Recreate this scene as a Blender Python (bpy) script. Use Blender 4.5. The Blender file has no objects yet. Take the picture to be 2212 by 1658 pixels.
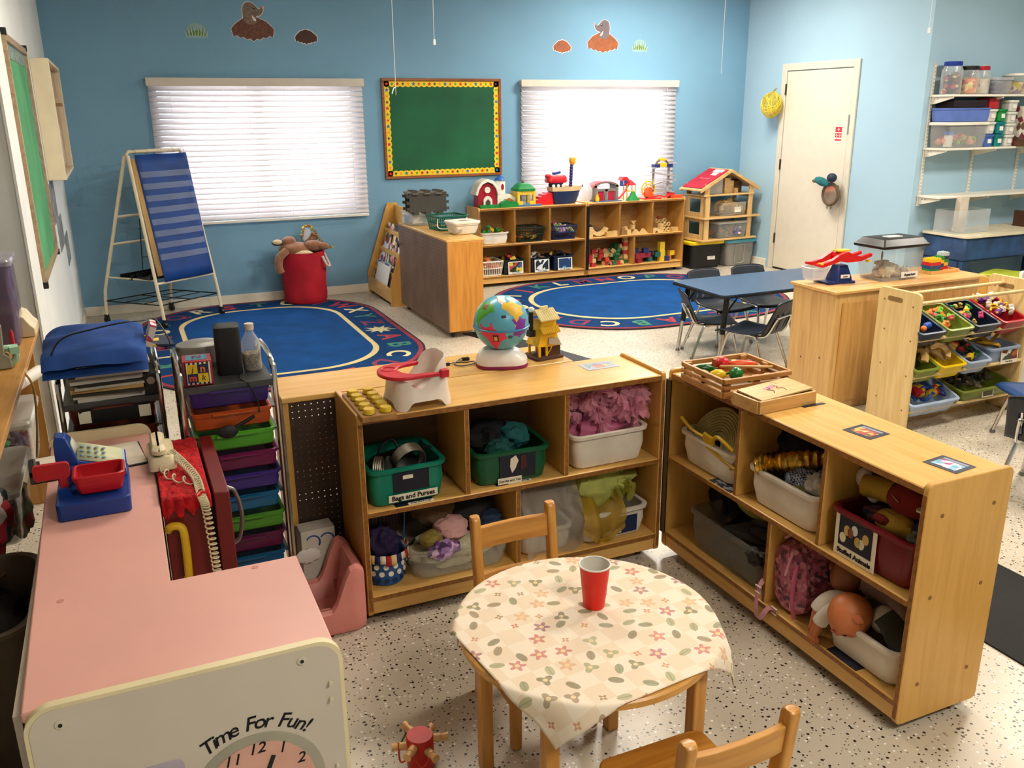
import bpy, math, random
from mathutils import Vector, Matrix, Euler, noise as mnoise
random.seed(7)
S = bpy.context.scene
C = S.collection
PI = math.pi
# ---------------------------------------------------------------- camera, world, lights, exposure
cam = bpy.data.objects.new('camera', bpy.data.cameras.new('camera'))
C.objects.link(cam)
cam.data.sensor_width = 36
cam.data.lens = 1895.66 / 2212 * 36
cam.data.clip_start = .05
YAW, PITCH, ROLL = .4144, .3022, -.0092
_f = Vector((math.sin(YAW) * math.cos(PITCH), math.cos(YAW) * math.cos(PITCH), -math.sin(PITCH)))
_r = Vector((math.cos(YAW), -math.sin(YAW), 0)); _u = _r.cross(_f)
_r2 = math.cos(ROLL) * _r + math.sin(ROLL) * _u; _u2 = -math.sin(ROLL) * _r + math.cos(ROLL) * _u
cam.matrix_world = Matrix(((_r2.x, _u2.x, -_f.x, 0), (_r2.y, _u2.y, -_f.y, 0), (_r2.z, _u2.z, -_f.z, 1.6698), (0, 0, 0, 1)))
S.camera = cam
W = bpy.data.worlds.new('daylight'); S.world = W; W.use_nodes = True
_bg = W.node_tree.nodes['Background']
_bg.inputs[0].default_value = (.93, .96, 1, 1); _bg.inputs[1].default_value = 7.5
S.view_settings.view_transform = 'Standard'; S.view_settings.look = 'None'
S.view_settings.exposure = .42; S.view_settings.gamma = 1; S.view_settings.use_curve_mapping = False
S.cycles.use_denoising = True; S.cycles.sample_clamp_indirect = 6
S.cycles.max_bounces = 6; S.cycles.diffuse_bounces = 3; S.cycles.glossy_bounces = 3; S.cycles.transmission_bounces = 4; S.cycles.transparent_max_bounces = 12
S.cycles.use_adaptive_sampling = True; S.cycles.adaptive_threshold = .08; S.cycles.adaptive_min_samples = 12; S.cycles.use_light_tree = False; S.cycles.caustics_reflective = False; S.cycles.caustics_refractive = False
def area(name, loc, sx, sy, power, col=(1, .93, .82), rot=(0, 0, 0)):
    l = bpy.data.lights.new(name, 'AREA'); l.shape = 'RECTANGLE'; l.size = sx; l.size_y = sy; l.energy = power; l.color = col
    o = bpy.data.objects.new(name, l); C.objects.link(o); o.location = loc; o.rotation_euler = rot
    return o
CEIL = 3.0
# ceiling troffers (x, y, power); their housings are built with the ceiling
TROFFERS = [(3.5, 2.3, 52), (3.3, 4.7, 52), (4.9, 7.0, 66), (1.0, 4.3, 30), (6.4, 3.6, 62), (1.6, -.5, 50)]
for _x, _y, _p in TROFFERS:
    area('troffer_lamp', (_x, _y, CEIL - .055), 1.1, .5, _p)
# sky seen through the two windows
for _x0, _x1 in ((.36, 2.14), (3.76, 5.53)):
    _l = area('window_portal', ((_x0 + _x1) / 2, 8.44, 1.36), _x1 - _x0, 1.14, 1, (1, 1, 1), (-PI / 2, 0, 0))
    _l.data.cycles.is_portal = True

# ---------------------------------------------------------------- materials
def lin(h):
    h = h.lstrip('#'); o = []
    for i in (0, 2, 4):
        c = int(h[i:i + 2], 16) / 255
        o.append(c / 12.92 if c <= .04045 else ((c + .055) / 1.055) ** 2.4)
    return (*o, 1)
MC = {}
def nodes(m):
    return m.node_tree.nodes, m.node_tree.links, m.node_tree.nodes['Principled BSDF']
def noise_node(N, L, scale, detail=3, coord='Object', stretch=None):
    tc = N.new('ShaderNodeTexCoord'); mp = N.new('ShaderNodeMapping'); nz = N.new('ShaderNodeTexNoise')
    L.new(tc.outputs[coord], mp.inputs[0]); L.new(mp.outputs[0], nz.inputs['Vector'])
    if stretch: mp.inputs['Scale'].default_value = stretch
    nz.inputs['Scale'].default_value = scale; nz.inputs['Detail'].default_value = detail
    return nz
def ramp(N, L, src, stops):
    r = N.new('ShaderNodeValToRGB'); L.new(src, r.inputs[0])
    e = r.color_ramp.elements
    while len(e) < len(stops): e.new(.5)
    for k, (p, c) in enumerate(stops): e[k].position = p; e[k].color = lin(c) if isinstance(c, str) else c
    return r
def M(col, rough=.45, metal=0, var=.06, scale=9, bump=0, bscale=60, trans=0, alpha=1, name=None, spec=.5, sheen=0, ior=1.45, sss=0):
    """plain material: base colour with slight noise variation and optional fine relief"""
    k = (col, rough, metal, var, scale, bump, bscale, trans, alpha, spec, sheen, sss)
    if k in MC: return MC[k]
    m = bpy.data.materials.new(name or 'mat_' + col.strip('#')); m.use_nodes = True; N, L, B = nodes(m); MC[k] = m
    B.inputs['Roughness'].default_value = rough; B.inputs['Metallic'].default_value = metal
    B.inputs['Specular IOR Level'].default_value = spec; B.inputs['IOR'].default_value = ior
    if trans: B.inputs['Transmission Weight'].default_value = trans
    if alpha < 1: B.inputs['Alpha'].default_value = alpha
    if sheen: B.inputs['Sheen Weight'].default_value = sheen
    if sss: B.inputs['Subsurface Weight'].default_value = sss; B.inputs['Subsurface Scale'].default_value = .01
    c = lin(col)
    if var:
        nz = noise_node(N, L, scale)
        a = tuple(max(0, x * (1 - var * 2)) for x in c[:3]) + (1,); b = tuple(min(1, x * (1 + var * 2)) for x in c[:3]) + (1,)
        r = ramp(N, L, nz.outputs[0], [(.3, a), (.7, b)]); L.new(r.outputs[0], B.inputs['Base Color'])
    else: B.inputs['Base Color'].default_value = c
    if bump:
        nb = noise_node(N, L, bscale, 4); bp = N.new('ShaderNodeBump'); bp.inputs['Strength'].default_value = bump; bp.inputs['Distance'].default_value = .004
        L.new(nb.outputs[0], bp.inputs['Height']); L.new(bp.outputs[0], B.inputs['Normal'])
    return m
def wood(c1, c2, axis=0, rough=.35, scale=6):
    k = ('wood', c1, c2, axis, rough, scale)
    if k in MC: return MC[k]
    m = bpy.data.materials.new('wood'); m.use_nodes = True; N, L, B = nodes(m); MC[k] = m
    st = [7, 7, 7]; st[axis] = .55
    nz = noise_node(N, L, scale, 5, stretch=st); nz.inputs['Distortion'].default_value = .6
    r = ramp(N, L, nz.outputs[0], [(.33, c2), (.62, c1)]); L.new(r.outputs[0], B.inputs['Base Color'])
    B.inputs['Roughness'].default_value = rough
    return m
def sheer(col, dens=.5, rough=.6, transl=.5):
    """thin cloth or plastic film: partly see-through, partly translucent"""
    k = ('sheer', col, dens, transl)
    if k in MC: return MC[k]
    m = bpy.data.materials.new('sheer'); m.use_nodes = True; N, L, B = nodes(m); MC[k] = m
    B.inputs['Base Color'].default_value = lin(col); B.inputs['Roughness'].default_value = rough
    tl = N.new('ShaderNodeBsdfTranslucent'); tl.inputs[0].default_value = lin(col)
    tr = N.new('ShaderNodeBsdfTransparent'); mx = N.new('ShaderNodeMixShader'); mx2 = N.new('ShaderNodeMixShader')
    mx.inputs[0].default_value = transl; L.new(B.outputs[0], mx.inputs[1]); L.new(tl.outputs[0], mx.inputs[2])
    mx2.inputs[0].default_value = dens; L.new(tr.outputs[0], mx2.inputs[1]); L.new(mx.outputs[0], mx2.inputs[2])
    L.new(mx2.outputs[0], N['Material Output'].inputs[0])
    return m
def clear(col='#e8eef0', dens=.18, rough=.12):
    """clear plastic: mostly see-through with a gloss"""
    k = ('clear', col, dens, rough)
    if k in MC: return MC[k]
    m = bpy.data.materials.new('clear_plastic'); m.use_nodes = True; N, L, B = nodes(m); MC[k] = m
    B.inputs['Base Color'].default_value = lin(col); B.inputs['Roughness'].default_value = rough
    tr = N.new('ShaderNodeBsdfTransparent'); tr.inputs[0].default_value = (.97, .98, .98, 1)
    fr = N.new('ShaderNodeLayerWeight'); fr.inputs[0].default_value = .25
    mr = N.new('ShaderNodeMapRange'); mr.inputs[1].default_value = 0; mr.inputs[2].default_value = 1; mr.inputs[3].default_value = dens; mr.inputs[4].default_value = min(1, dens + .5)
    L.new(fr.outputs['Facing'], mr.inputs[0]); mx = N.new('ShaderNodeMixShader'); L.new(mr.outputs[0], mx.inputs[0])
    L.new(tr.outputs[0], mx.inputs[1]); L.new(B.outputs[0], mx.inputs[2]); L.new(mx.outputs[0], N['Material Output'].inputs[0])
    return m
def blotch(cols, scale=30, rough=.7, coord='Object', dist=0):
    """printed cloth or paper: hard patches of several colours"""
    k = ('blotch', tuple(cols), scale, rough)
    if k in MC: return MC[k]
    m = bpy.data.materials.new('print'); m.use_nodes = True; N, L, B = nodes(m); MC[k] = m
    tc = N.new('ShaderNodeTexCoord'); v = N.new('ShaderNodeTexVoronoi'); v.inputs['Scale'].default_value = scale
    L.new(tc.outputs[coord], v.inputs['Vector']); sp = N.new('ShaderNodeSeparateColor'); L.new(v.outputs['Color'], sp.inputs[0])
    n = len(cols); r = ramp(N, L, sp.outputs[0], [(i / n, c) for i, c in enumerate(cols)]); r.color_ramp.interpolation = 'CONSTANT'
    L.new(r.outputs[0], B.inputs['Base Color']); B.inputs['Roughness'].default_value = rough
    return m
def stripes(cols, scale, axis=0, rough=.7):
    k = ('stripes', tuple(cols), scale, axis)
    if k in MC: return MC[k]
    m = bpy.data.materials.new('stripes'); m.use_nodes = True; N, L, B = nodes(m); MC[k] = m
    tc = N.new('ShaderNodeTexCoord'); sp = N.new('ShaderNodeSeparateXYZ'); L.new(tc.outputs['Object'], sp.inputs[0])
    mu = N.new('ShaderNodeMath'); mu.operation = 'MULTIPLY'; mu.inputs[1].default_value = scale; L.new(sp.outputs[axis], mu.inputs[0])
    fr = N.new('ShaderNodeMath'); fr.operation = 'FRACT'; L.new(mu.outputs[0], fr.inputs[0])
    n = len(cols); r = ramp(N, L, fr.outputs[0], [(i / n, c) for i, c in enumerate(cols)]); r.color_ramp.interpolation = 'CONSTANT'
    L.new(r.outputs[0], B.inputs['Base Color']); B.inputs['Roughness'].default_value = rough
    return m

# ---------------------------------------------------------------- geometry
class G:
    def __init__(s): s.v = []; s.f = []
    def add(s, vs, fs):
        n = len(s.v); s.v += [tuple(p) for p in vs]; s.f += [tuple(i + n for i in f) for f in fs]; return s
    def box(s, x0, y0, z0, x1, y1, z1):
        vs = [(x, y, z) for z in (z0, z1) for y in (y0, y1) for x in (x0, x1)]
        return s.add(vs, [(0, 2, 3, 1), (4, 5, 7, 6), (0, 1, 5, 4), (2, 6, 7, 3), (0, 4, 6, 2), (1, 3, 7, 5)])
    def obox(s, c, sz, rot=(0, 0, 0)):
        R = Euler(rot).to_matrix(); a, b, d = sz[0] / 2, sz[1] / 2, sz[2] / 2
        vs = [Vector(c) + R @ Vector((x, y, z)) for z in (-d, d) for y in (-b, b) for x in (-a, a)]
        return s.add(vs, [(0, 2, 3, 1), (4, 5, 7, 6), (0, 1, 5, 4), (2, 6, 7, 3), (0, 4, 6, 2), (1, 3, 7, 5)])
    def loft(s, loops, cap0=True, cap1=True, closed=False):
        n = len(loops[0]); vs = [p for l in loops for p in l]; fs = []
        m = len(loops)
        for i in range(m if closed else m - 1):
            for j in range(n):
                k = (j + 1) % n; i2 = (i + 1) % m
                fs.append((i * n + j, i * n + k, i2 * n + k, i2 * n + j))
        if cap0 and not closed: fs.append(tuple(reversed(range(n))))
        if cap1 and not closed: fs.append(tuple((m - 1) * n + j for j in range(n)))
        return s.add(vs, fs)
    def tube(s, pts, r, n=8, closed=False, caps=True):
        pts = [Vector(p) for p in pts]; m = len(pts); loops = []; up = None
        for i, p in enumerate(pts):
            a = pts[i - 1] if (i > 0 or closed) else p; b = pts[(i + 1) % m] if (i < m - 1 or closed) else p
            t = (b - a).normalized() if (b - a).length > 1e-9 else Vector((0, 0, 1))
            if up is None: up = Vector((0, 0, 1)) if abs(t.z) < .9 else Vector((1, 0, 0))
            x = (up - t * up.dot(t))
            x = x.normalized() if x.length > 1e-6 else t.orthogonal().normalized()
            y = t.cross(x); up = x; rr = r[i] if isinstance(r, (list, tuple)) else r
            loops.append([p + (x * math.cos(q) + y * math.sin(q)) * rr for q in (2 * PI * j / n for j in range(n))])
        return s.loft(loops, caps, caps, closed)
    def cyl(s, p0, p1, r0, r1=None, n=16): return s.tube([p0, p1], [r0, r0 if r1 is None else r1], n)
    def lathe(s, prof, n=24, c=(0, 0, 0), sx=1, sy=1, cap0=True, cap1=True):
        return s.loft([[(c[0] + r * sx * math.cos(2 * PI * j / n), c[1] + r * sy * math.sin(2 * PI * j / n), c[2] + z) for j in range(n)] for r, z in prof], cap0, cap1)
    def ell(s, c, r, n=16, m=10, rot=(0, 0, 0), amp=0, fr=3, seed=0):
        R = Euler(rot).to_matrix(); loops = []
        for i in range(1, m):
            a = PI * i / m; l = []
            for j in range(n):
                b = 2 * PI * j / n; d = Vector((math.sin(a) * math.cos(b), math.sin(a) * math.sin(b), math.cos(a)))
                k = 1 + (amp * mnoise.noise(d * fr + Vector((seed, seed * 1.7, 0))) if amp else 0)
                l.append(Vector(c) + R @ Vector((d.x * r[0] * k, d.y * r[1] * k, d.z * r[2] * k)))
            loops.append(l)
        return s.loft(loops)
    def prism(s, poly, d0, d1, plane='xy'):
        def q(p, d): return {'xy': (p[0], p[1], d), 'xz': (p[0], d, p[1]), 'yz': (d, p[0], p[1])}[plane]
        return s.loft([[q(p, d0) for p in poly], [q(p, d1) for p in poly]])
    def grid(s, fn, nu, nv):
        vs = [fn(i / nu, j / nv) for i in range(nu + 1) for j in range(nv + 1)]; w = nv + 1
        return s.add(vs, [(i * w + j, (i + 1) * w + j, (i + 1) * w + j + 1, i * w + j + 1) for i in range(nu) for j in range(nv)])
    def mesh(s, name, smooth=35):
        me = bpy.data.meshes.new(name); me.from_pydata(s.v, [], s.f)
        if smooth:
            me.polygons.foreach_set('use_smooth', [True] * len(me.polygons)); me.set_sharp_from_angle(angle=math.radians(smooth))
        me.update(); return me
    def obj(s, name, mat, parent=None, bev=0, solid=0, sub=0, loc=None, rot=None, smooth=35, fix=True):
        me = s.mesh(name, smooth)
        if fix:
            import bmesh
            b = bmesh.new(); b.from_mesh(me); bmesh.ops.recalc_face_normals(b, faces=b.faces); b.to_mesh(me); b.free()
        o = bpy.data.objects.new(name, me); C.objects.link(o)
        if mat: me.materials.append(mat)
        if parent is not None: o.parent = parent
        if loc: o.location = loc
        if rot: o.rotation_euler = rot
        if sub: q = o.modifiers.new('s', 'SUBSURF'); q.levels = sub; q.render_levels = sub
        if solid: q = o.modifiers.new('t', 'SOLIDIFY'); q.thickness = solid; q.offset = 0
        if bev:
            q = o.modifiers.new('b', 'BEVEL'); q.width = bev; q.segments = 2; q.limit_method = 'ANGLE'; q.angle_limit = .6
        return o
    def thing(s, name, label, cat, mat, group=None, kind=None, **k): return tag(s.obj(name, mat, **k), label, cat, group, kind)
def tag(o, label=None, cat=None, group=None, kind=None):
    for k, v in (('label', label), ('category', cat), ('group', group), ('kind', kind)):
        if v: o[k] = v
    return o
def T(name, label, cat, loc=(0, 0, 0), rz=0, group=None, rot=None):
    o = bpy.data.objects.new(name, None); C.objects.link(o); o.empty_display_size = .05
    o.location = loc; o.rotation_euler = rot or (0, 0, rz); return tag(o, label, cat, group)
def struct(g, name, mat, **k): return tag(g.obj(name, mat, **k), kind='structure')
def dup(root, loc, rz=None, label=None, group=None, rot=None):
    r = root.copy(); C.objects.link(r); r.location = loc
    if rz is not None: r.rotation_euler = (0, 0, rz)
    if rot is not None: r.rotation_euler = rot
    if label: r['label'] = label
    if group: r['group'] = group
    for ch in root.children:
        c = ch.copy(); C.objects.link(c); c.parent = r
        for g in ch.children:
            d = g.copy(); C.objects.link(d); d.parent = c
    return r
def rr(w, d, r, n=5, cx=0, cy=0):
    """rounded rectangle outline, counter-clockwise"""
    o = []
    for qx, qy, a0 in ((1, 1, 0), (-1, 1, .5), (-1, -1, 1), (1, -1, 1.5)):
        for i in range(n + 1):
            a = (a0 + .5 * i / n) * PI
            o.append((cx + qx * (w / 2 - r) + r * math.cos(a), cy + qy * (d / 2 - r) + r * math.sin(a)))
    return o
def circ(r, n=24, cx=0, cy=0, ry=None): return [(cx + r * math.cos(2 * PI * i / n), cy + (ry or r) * math.sin(2 * PI * i / n)) for i in range(n)]
def star(r, k=.45, n=5, cx=0, cy=0): return [(cx + (r if i % 2 == 0 else r * k) * math.sin(PI * i / n), cy + (r if i % 2 == 0 else r * k) * math.cos(PI * i / n)) for i in range(2 * n)]
def bez(pts, n=24):
    """Catmull-Rom through points"""
    P = [Vector(p) for p in pts]; P = [2 * P[0] - P[1]] + P + [2 * P[-1] - P[-2]]; o = []
    m = len(P) - 3
    for i in range(m):
        a, b, c, d = P[i:i + 4]; k = max(2, n // m)
        for j in range(k):
            t = j / k
            o.append(.5 * ((2 * b) + (c - a) * t + (2 * a - 5 * b + 4 * c - d) * t * t + (3 * b - a - 3 * c + d) * t ** 3))
    o.append(P[-2]); return o
def txt(s, size, mat, parent, loc, rot=(0, 0, 0), name='lettering', ex=.0006, shear=0, align='CENTER', bold=0):
    cu = bpy.data.curves.new(name, 'FONT'); cu.body = s; cu.size = size; cu.extrude = ex; cu.align_x = align; cu.align_y = 'CENTER'; cu.shear = shear; cu.offset = bold; cu.resolution_u = 3
    t = bpy.data.objects.new('tmp', cu); me = bpy.data.meshes.new_from_object(t); bpy.data.objects.remove(t); bpy.data.curves.remove(cu)
    me.materials.clear(); me.materials.append(mat); me.name = name
    o = bpy.data.objects.new(name, me); C.objects.link(o); o.parent = parent; o.location = loc; o.rotation_euler = rot
    return o
FRONT = (PI / 2, 0, 0)          # text rotation for a face that looks towards -y
# shared colours
MAPLE = wood('#e2b368', '#d8a658', 0, .26); MAPLEY = wood('#e2b368', '#d8a658', 1, .26); MAPLEZ = wood('#d6a354', '#cb9748', 2)
EDGE = M('#8f5d28', .45, var=.15, scale=60); PALE = wood('#efd09a', '#dfba7c', 2); BIRCH = wood('#e6c896', '#d6b27a', 0)
BEECH = wood('#cf9443', '#b67a30', 2, .3); BEECHX = wood('#cf9443', '#b67a30', 0, .3)
WHITE = M('#e9e4da', .4, var=.02); CREAM = M('#e9dcc0', .4, var=.03); BLACK = M('#121212', .45); CHROME = M('#c9c7c3', .18, 1, var=0)
STEEL = M('#8d8a86', .3, 1); INK = M('#101014', .8, var=0); DARK = M('#1b1c20', .6)
# ---------------------------------------------------------------- room shell
XL, XR, YB, YA = -.382, 6.468, 8.271, 5.83
m = bpy.data.materials.new('terrazzo_floor'); m.use_nodes = True; N, L, B = nodes(m); FLOOR = m
tc = N.new('ShaderNodeTexCoord')
base = ramp(N, L, noise_node(N, L, 2.2, 4).outputs[0], [(.3, '#c2b5a1'), (.7, '#cfc3b0')])
cur = base.outputs[0]
def chips(scale, thr, sel0, sel1, col, seed, cur):
    mp = N.new('ShaderNodeMapping'); mp.inputs['Location'].default_value = (seed, seed * 2.3, 0); L.new(tc.outputs['Object'], mp.inputs[0])
    v = N.new('ShaderNodeTexVoronoi'); v.inputs['Scale'].default_value = scale; L.new(mp.outputs[0], v.inputs['Vector'])
    nz = N.new('ShaderNodeTexNoise'); nz.inputs['Scale'].default_value = scale * 2.2; L.new(mp.outputs[0], nz.inputs['Vector'])
    ad = N.new('ShaderNodeMath'); ad.operation = 'MULTIPLY_ADD'; ad.inputs[1].default_value = .35; ad.inputs[2].default_value = -.175; L.new(nz.outputs[0], ad.inputs[0])
    su = N.new('ShaderNodeMath'); su.operation = 'ADD'; L.new(v.outputs['Distance'], su.inputs[0]); L.new(ad.outputs[0], su.inputs[1])
    sp = N.new('ShaderNodeSeparateColor'); L.new(v.outputs['Color'], sp.inputs[0])
    a = N.new('ShaderNodeMath'); a.operation = 'LESS_THAN'; a.inputs[1].default_value = thr; L.new(su.outputs[0], a.inputs[0])
    b = N.new('ShaderNodeMath'); b.operation = 'COMPARE'; b.inputs[1].default_value = (sel0 + sel1) / 2; b.inputs[2].default_value = (sel1 - sel0) / 2; L.new(sp.outputs[0], b.inputs[0])
    c = N.new('ShaderNodeMath'); c.operation = 'MULTIPLY'; L.new(a.outputs[0], c.inputs[0]); L.new(b.outputs[0], c.inputs[1])
    mx = N.new('ShaderNodeMix'); mx.data_type = 'RGBA'; L.new(c.outputs[0], mx.inputs[0]); L.new(cur, mx.inputs[6]); mx.inputs[7].default_value = lin(col)
    return mx.outputs[2]
cur = chips(60, .26, 0, .42, '#26221f', 0, cur)
cur = chips(84, .22, 0, .36, '#3a332c', 5, cur)
cur = chips(64, .25, 0, .26, '#f4eee2', 9, cur)
cur = chips(72, .22, 0, .22, '#8d7a62', 14, cur)
L.new(cur, B.inputs['Base Color']); B.inputs['Roughness'].default_value = .3; B.inputs['Specular IOR Level'].default_value = .45
struct(G().box(-3, -2.5, -.1, 10, YB + .2, 0), 'floor', FLOOR)
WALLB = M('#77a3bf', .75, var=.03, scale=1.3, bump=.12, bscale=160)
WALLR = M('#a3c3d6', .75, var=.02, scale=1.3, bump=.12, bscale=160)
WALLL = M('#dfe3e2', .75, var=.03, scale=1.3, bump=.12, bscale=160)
WALLG = M('#a9a59c', .75, var=.03, scale=1.3)
CEILM = M('#ecebe6', .85, var=.02)
# back wall with two window openings
WIN = ((.38, 2.12), (3.78, 5.51)); WZ0, WZ1 = .775, 1.90
g = G(); xs = [XL - .15, *WIN[0], *WIN[1], XR + .15]
for i in range(0, 6, 2): g.box(xs[i], YB, 0, xs[i + 1], YB + .16, CEIL)
for a, b in WIN: g.box(a, YB, 0, b, YB + .16, WZ0); g.box(a, YB, WZ1, b, YB + .16, CEIL)
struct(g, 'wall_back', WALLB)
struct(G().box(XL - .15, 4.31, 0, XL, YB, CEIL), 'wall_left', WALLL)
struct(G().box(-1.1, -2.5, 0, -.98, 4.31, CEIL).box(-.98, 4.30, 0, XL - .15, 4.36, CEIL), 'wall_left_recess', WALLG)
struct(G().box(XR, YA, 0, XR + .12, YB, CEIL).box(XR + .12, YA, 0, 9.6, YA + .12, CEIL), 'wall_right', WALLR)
struct(G().box(9.5, -2.5, 0, 9.62, YA, CEIL), 'wall_right_far', WALLR)
struct(G().box(-1.1, -2.6, 0, 9.6, -2.5, CEIL), 'wall_front', WALLR)
struct(G().box(-1.1, -2.6, CEIL, 9.6, YB + .16, CEIL + .1), 'ceiling', CEILM)
struct(G().box(XL - .004, 4.295, 0, XL + .006, 4.70, CEIL), 'trim_1', M('#e6e8e6', .55, var=.02))
BB = M('#e6dfd0', .5, var=.02)
struct(G().box(XL, YB - .016, 0, XR, YB, .082), 'baseboard_back', BB, bev=.004)
struct(G().box(XL, 4.72, 0, XL + .016, YB - .016, .082), 'baseboard_left', BB, bev=.004)
struct(G().box(XR - .016, YA, 0, XR, 6.55, .082).box(XR - .016, 7.70, 0, XR, YB - .016, .082), 'baseboard_right', BB, bev=.004)
em = bpy.data.materials.new('lamp_diffuser'); em.use_nodes = True; N, L, B = nodes(em)
B.inputs['Emission Color'].default_value = lin('#fff0d8'); B.inputs['Emission Strength'].default_value = 3
for i, (x, y, p) in enumerate(TROFFERS):
    t = T('ceiling_light', 'rectangular white ceiling light panel above the play room', 'ceiling light', (x, y, CEIL), 0, 'ceiling light panels')
    G().box(-.61, -.31, -.05, -.56, .31, 0).box(.56, -.31, -.05, .61, .31, 0).box(-.56, -.31, -.05, .56, -.26, 0).box(-.56, .26, -.05, .56, .31, 0).obj('frame', WHITE, t)
    G().box(-.56, -.26, -.02, .56, .26, -.01).obj('diffuser', em, t)
# windows and blinds
SLAT = sheer('#efe9ea', 1.0, .5, .42); RAIL = M('#cfc6b8', .45, var=.02)
PANE = clear('#f4f8fa', .03, .02)
def window(n, x0, x1, bx0, bx1, z0, z1, lab):
    w = T('window_%d' % n, None, None, ((x0 + x1) / 2, YB, WZ0)); w['kind'] = 'structure'
    hw = (x1 - x0) / 2; h = WZ1 - WZ0
    g = G().box(-hw, .09, 0, hw, .15, .04).box(-hw, .09, h - .04, hw, .15, h).box(-hw, .09, .04, -hw + .04, .15, h - .04).box(hw - .04, .09, .04, hw, .15, h - .04).box(-.045, .085, .04, .045, .155, h - .04)
    g.obj('window_frame', WHITE, w)
    for s in (-1, 1): G().box(min(s * .045, s * (hw - .04)), .118, .04, max(s * .045, s * (hw - .04)), .122, h - .04).obj('pane', PANE, w)
    t = T('window_blind', lab, 'blind', ((bx0 + bx1) / 2, YB, z0), 0, 'white slat blinds')
    bw = (bx1 - bx0) / 2; H = z1 - z0
    G().box(-bw, -.075, H - .075, bw, -.062, H - .008).box(-bw, -.062, H - .06, bw, -.012, H - .012).obj('headrail', RAIL, t, bev=.003)
    n = 25; sp = (H - .1) / n; hb = bw - .012
    for i in range(n):
        zc = .03 + sp * (i + .5); tilt = math.radians(58 + random.uniform(-3, 3)); c_, s_ = math.cos(tilt), math.sin(tilt)
        dz = random.uniform(-.003, .003) if n < 2 else 0
        def fn(u, v):
            a = (v - .5) * .05; crown = .003 * (1 - (2 * v - 1) ** 2)
            return (-hb + 2 * hb * u, -.036 + a * c_ - crown * s_, zc + a * s_ + crown * c_ + dz * (u - .5))
        G().grid(fn, 1, 4).obj('slat', SLAT, t, solid=.002)
    G().box(-hb, -.05, 0, hb, -.024, .024).obj('bottom_rail', WHITE, t, bev=.003)
    for s in (-.82, -.12, .22, .86): G().cyl((s * hb, -.066, .02), (s * hb, -.066, H - .07), .0014, n=5).obj('ladder_cord', WHITE, t)
window(1, *WIN[0], .336, 2.172, .731, 1.962, 'white slat blind over the window beside the chart easel')
window(2, *WIN[1], 3.735, 5.560, .731, 1.962, 'white slat blind over the window behind the plastic toys')
# door
DX = XR
DW = M('#d6cebd', .5, var=.02)
d = T('door_1', None, None, (DX, 7.12, 0)); d['kind'] = 'structure'
G().box(-.022, -.53, 0, .0, -.46, 2.10).box(-.022, .46, 0, 0, .53, 2.10).box(-.022, -.46, 2.03, 0, .46, 2.10).obj('door_frame', DW, d, bev=.004)
G().box(-.014, -.452, .02, -.001, .452, 2.022).obj('door_panel', M('#dad2c1', .45, var=.015), d, bev=.003)
G().box(-.012, -.455, 0, -.002, .455, .02).obj('door_gap', BLACK, d)
for z in (.28, 1.05, 1.8): G().box(-.026, .448, z, -.012, .462, z + .1).cyl((-.026, .455, z - .004), (-.026, .455, z + .104), .006, n=8).obj('hinge', M('#5d5548', .35, 1), d)
G().cyl((-.014, -.40, .93), (-.05, -.40, .93), .014).ell((-.075, -.40, .93), (.028, .03, .03)).obj('door_knob', M('#8a8273', .25, 1), d)
G().box(-.024, -.475, 1.42, -.012, -.455, 1.60).obj('strike_plate', STEEL, d)
# alphabet-free wall board with star border
def wallboard():
    t = T('bulletin_board', 'green paper bulletin board with yellow star border between the two windows', 'bulletin board', (2.347, YB, 1.0555))
    w, h = 1.195, .906; fw = .026
    fr = wood('#9a5a2c', '#7c4320', 0, .4)
    G().box(0, -.024, 0, w, 0, fw).box(0, -.024, h - fw, w, 0, h).box(0, -.024, fw, fw, 0, h - fw).box(w - fw, -.024, fw, w, 0, h - fw).obj('frame', fr, t, bev=.004)
    G().box(fw, -.010, fw, w - fw, -.002, h - fw).obj('green_paper', M('#0c5a37', .7, var=.12, scale=2.2, bump=.25, bscale=5), t)
    yel = M('#f2cf1d', .6, var=.02); bw = .052
    def strip(p0, p1, inward, n, nm='border_strip'):
        p0, p1, q = Vector(p0), Vector(p1), Vector(inward); L_ = p1 - p0; o = [p0, p1]
        k = n * 6
        for i in range(k, -1, -1):
            s_ = i / k; o.append(p0 + L_ * s_ + q * (bw - .010 + .010 * abs(math.sin(PI * s_ * n))))
        G().prism([(p.x, p.y) for p in o], -.0125, -.0105, 'xz').obj(nm, yel, t)
    a, b, c_, e = fw, w - fw, fw, h - fw
    strip((a, e), (b, e), (0, -1), 22); strip((a, c_), (b, c_), (0, 1), 22)
    strip((a, c_), (a, e), (1, 0), 16); strip((b, c_), (b, e), (-1, 0), 16)
    cols = [M(x, .6, var=0) for x in ('#d8232a', '#5a2150', '#ee8e22', '#1c6fae', '#d93a4a', '#4f9a2c')]
    spots = [(a + .026 + i * (b - a - .052) / 21, z) for z in (c_ + .024, e - .024) for i in range(22)] + [(x, c_ + .024 + (i + 1) * (e - c_ - .048) / 15) for x in (a + .024, b - .024) for i in range(14)]
    ms = {}
    for i, (x, z) in enumerate(spots):
        k = (i * 7 + i // 5) % 6 if 0 else i % 6
        if k not in ms: ms[k] = G().prism(star(.021 if k in (0, 3) else .017), -.0135, -.0125, 'xz').mesh('star'); ms[k].materials.append(cols[k])
        o = bpy.data.objects.new('star', ms[k]); C.objects.link(o); o.parent = t; o.location = (x, 0, z)
wallboard()
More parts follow.
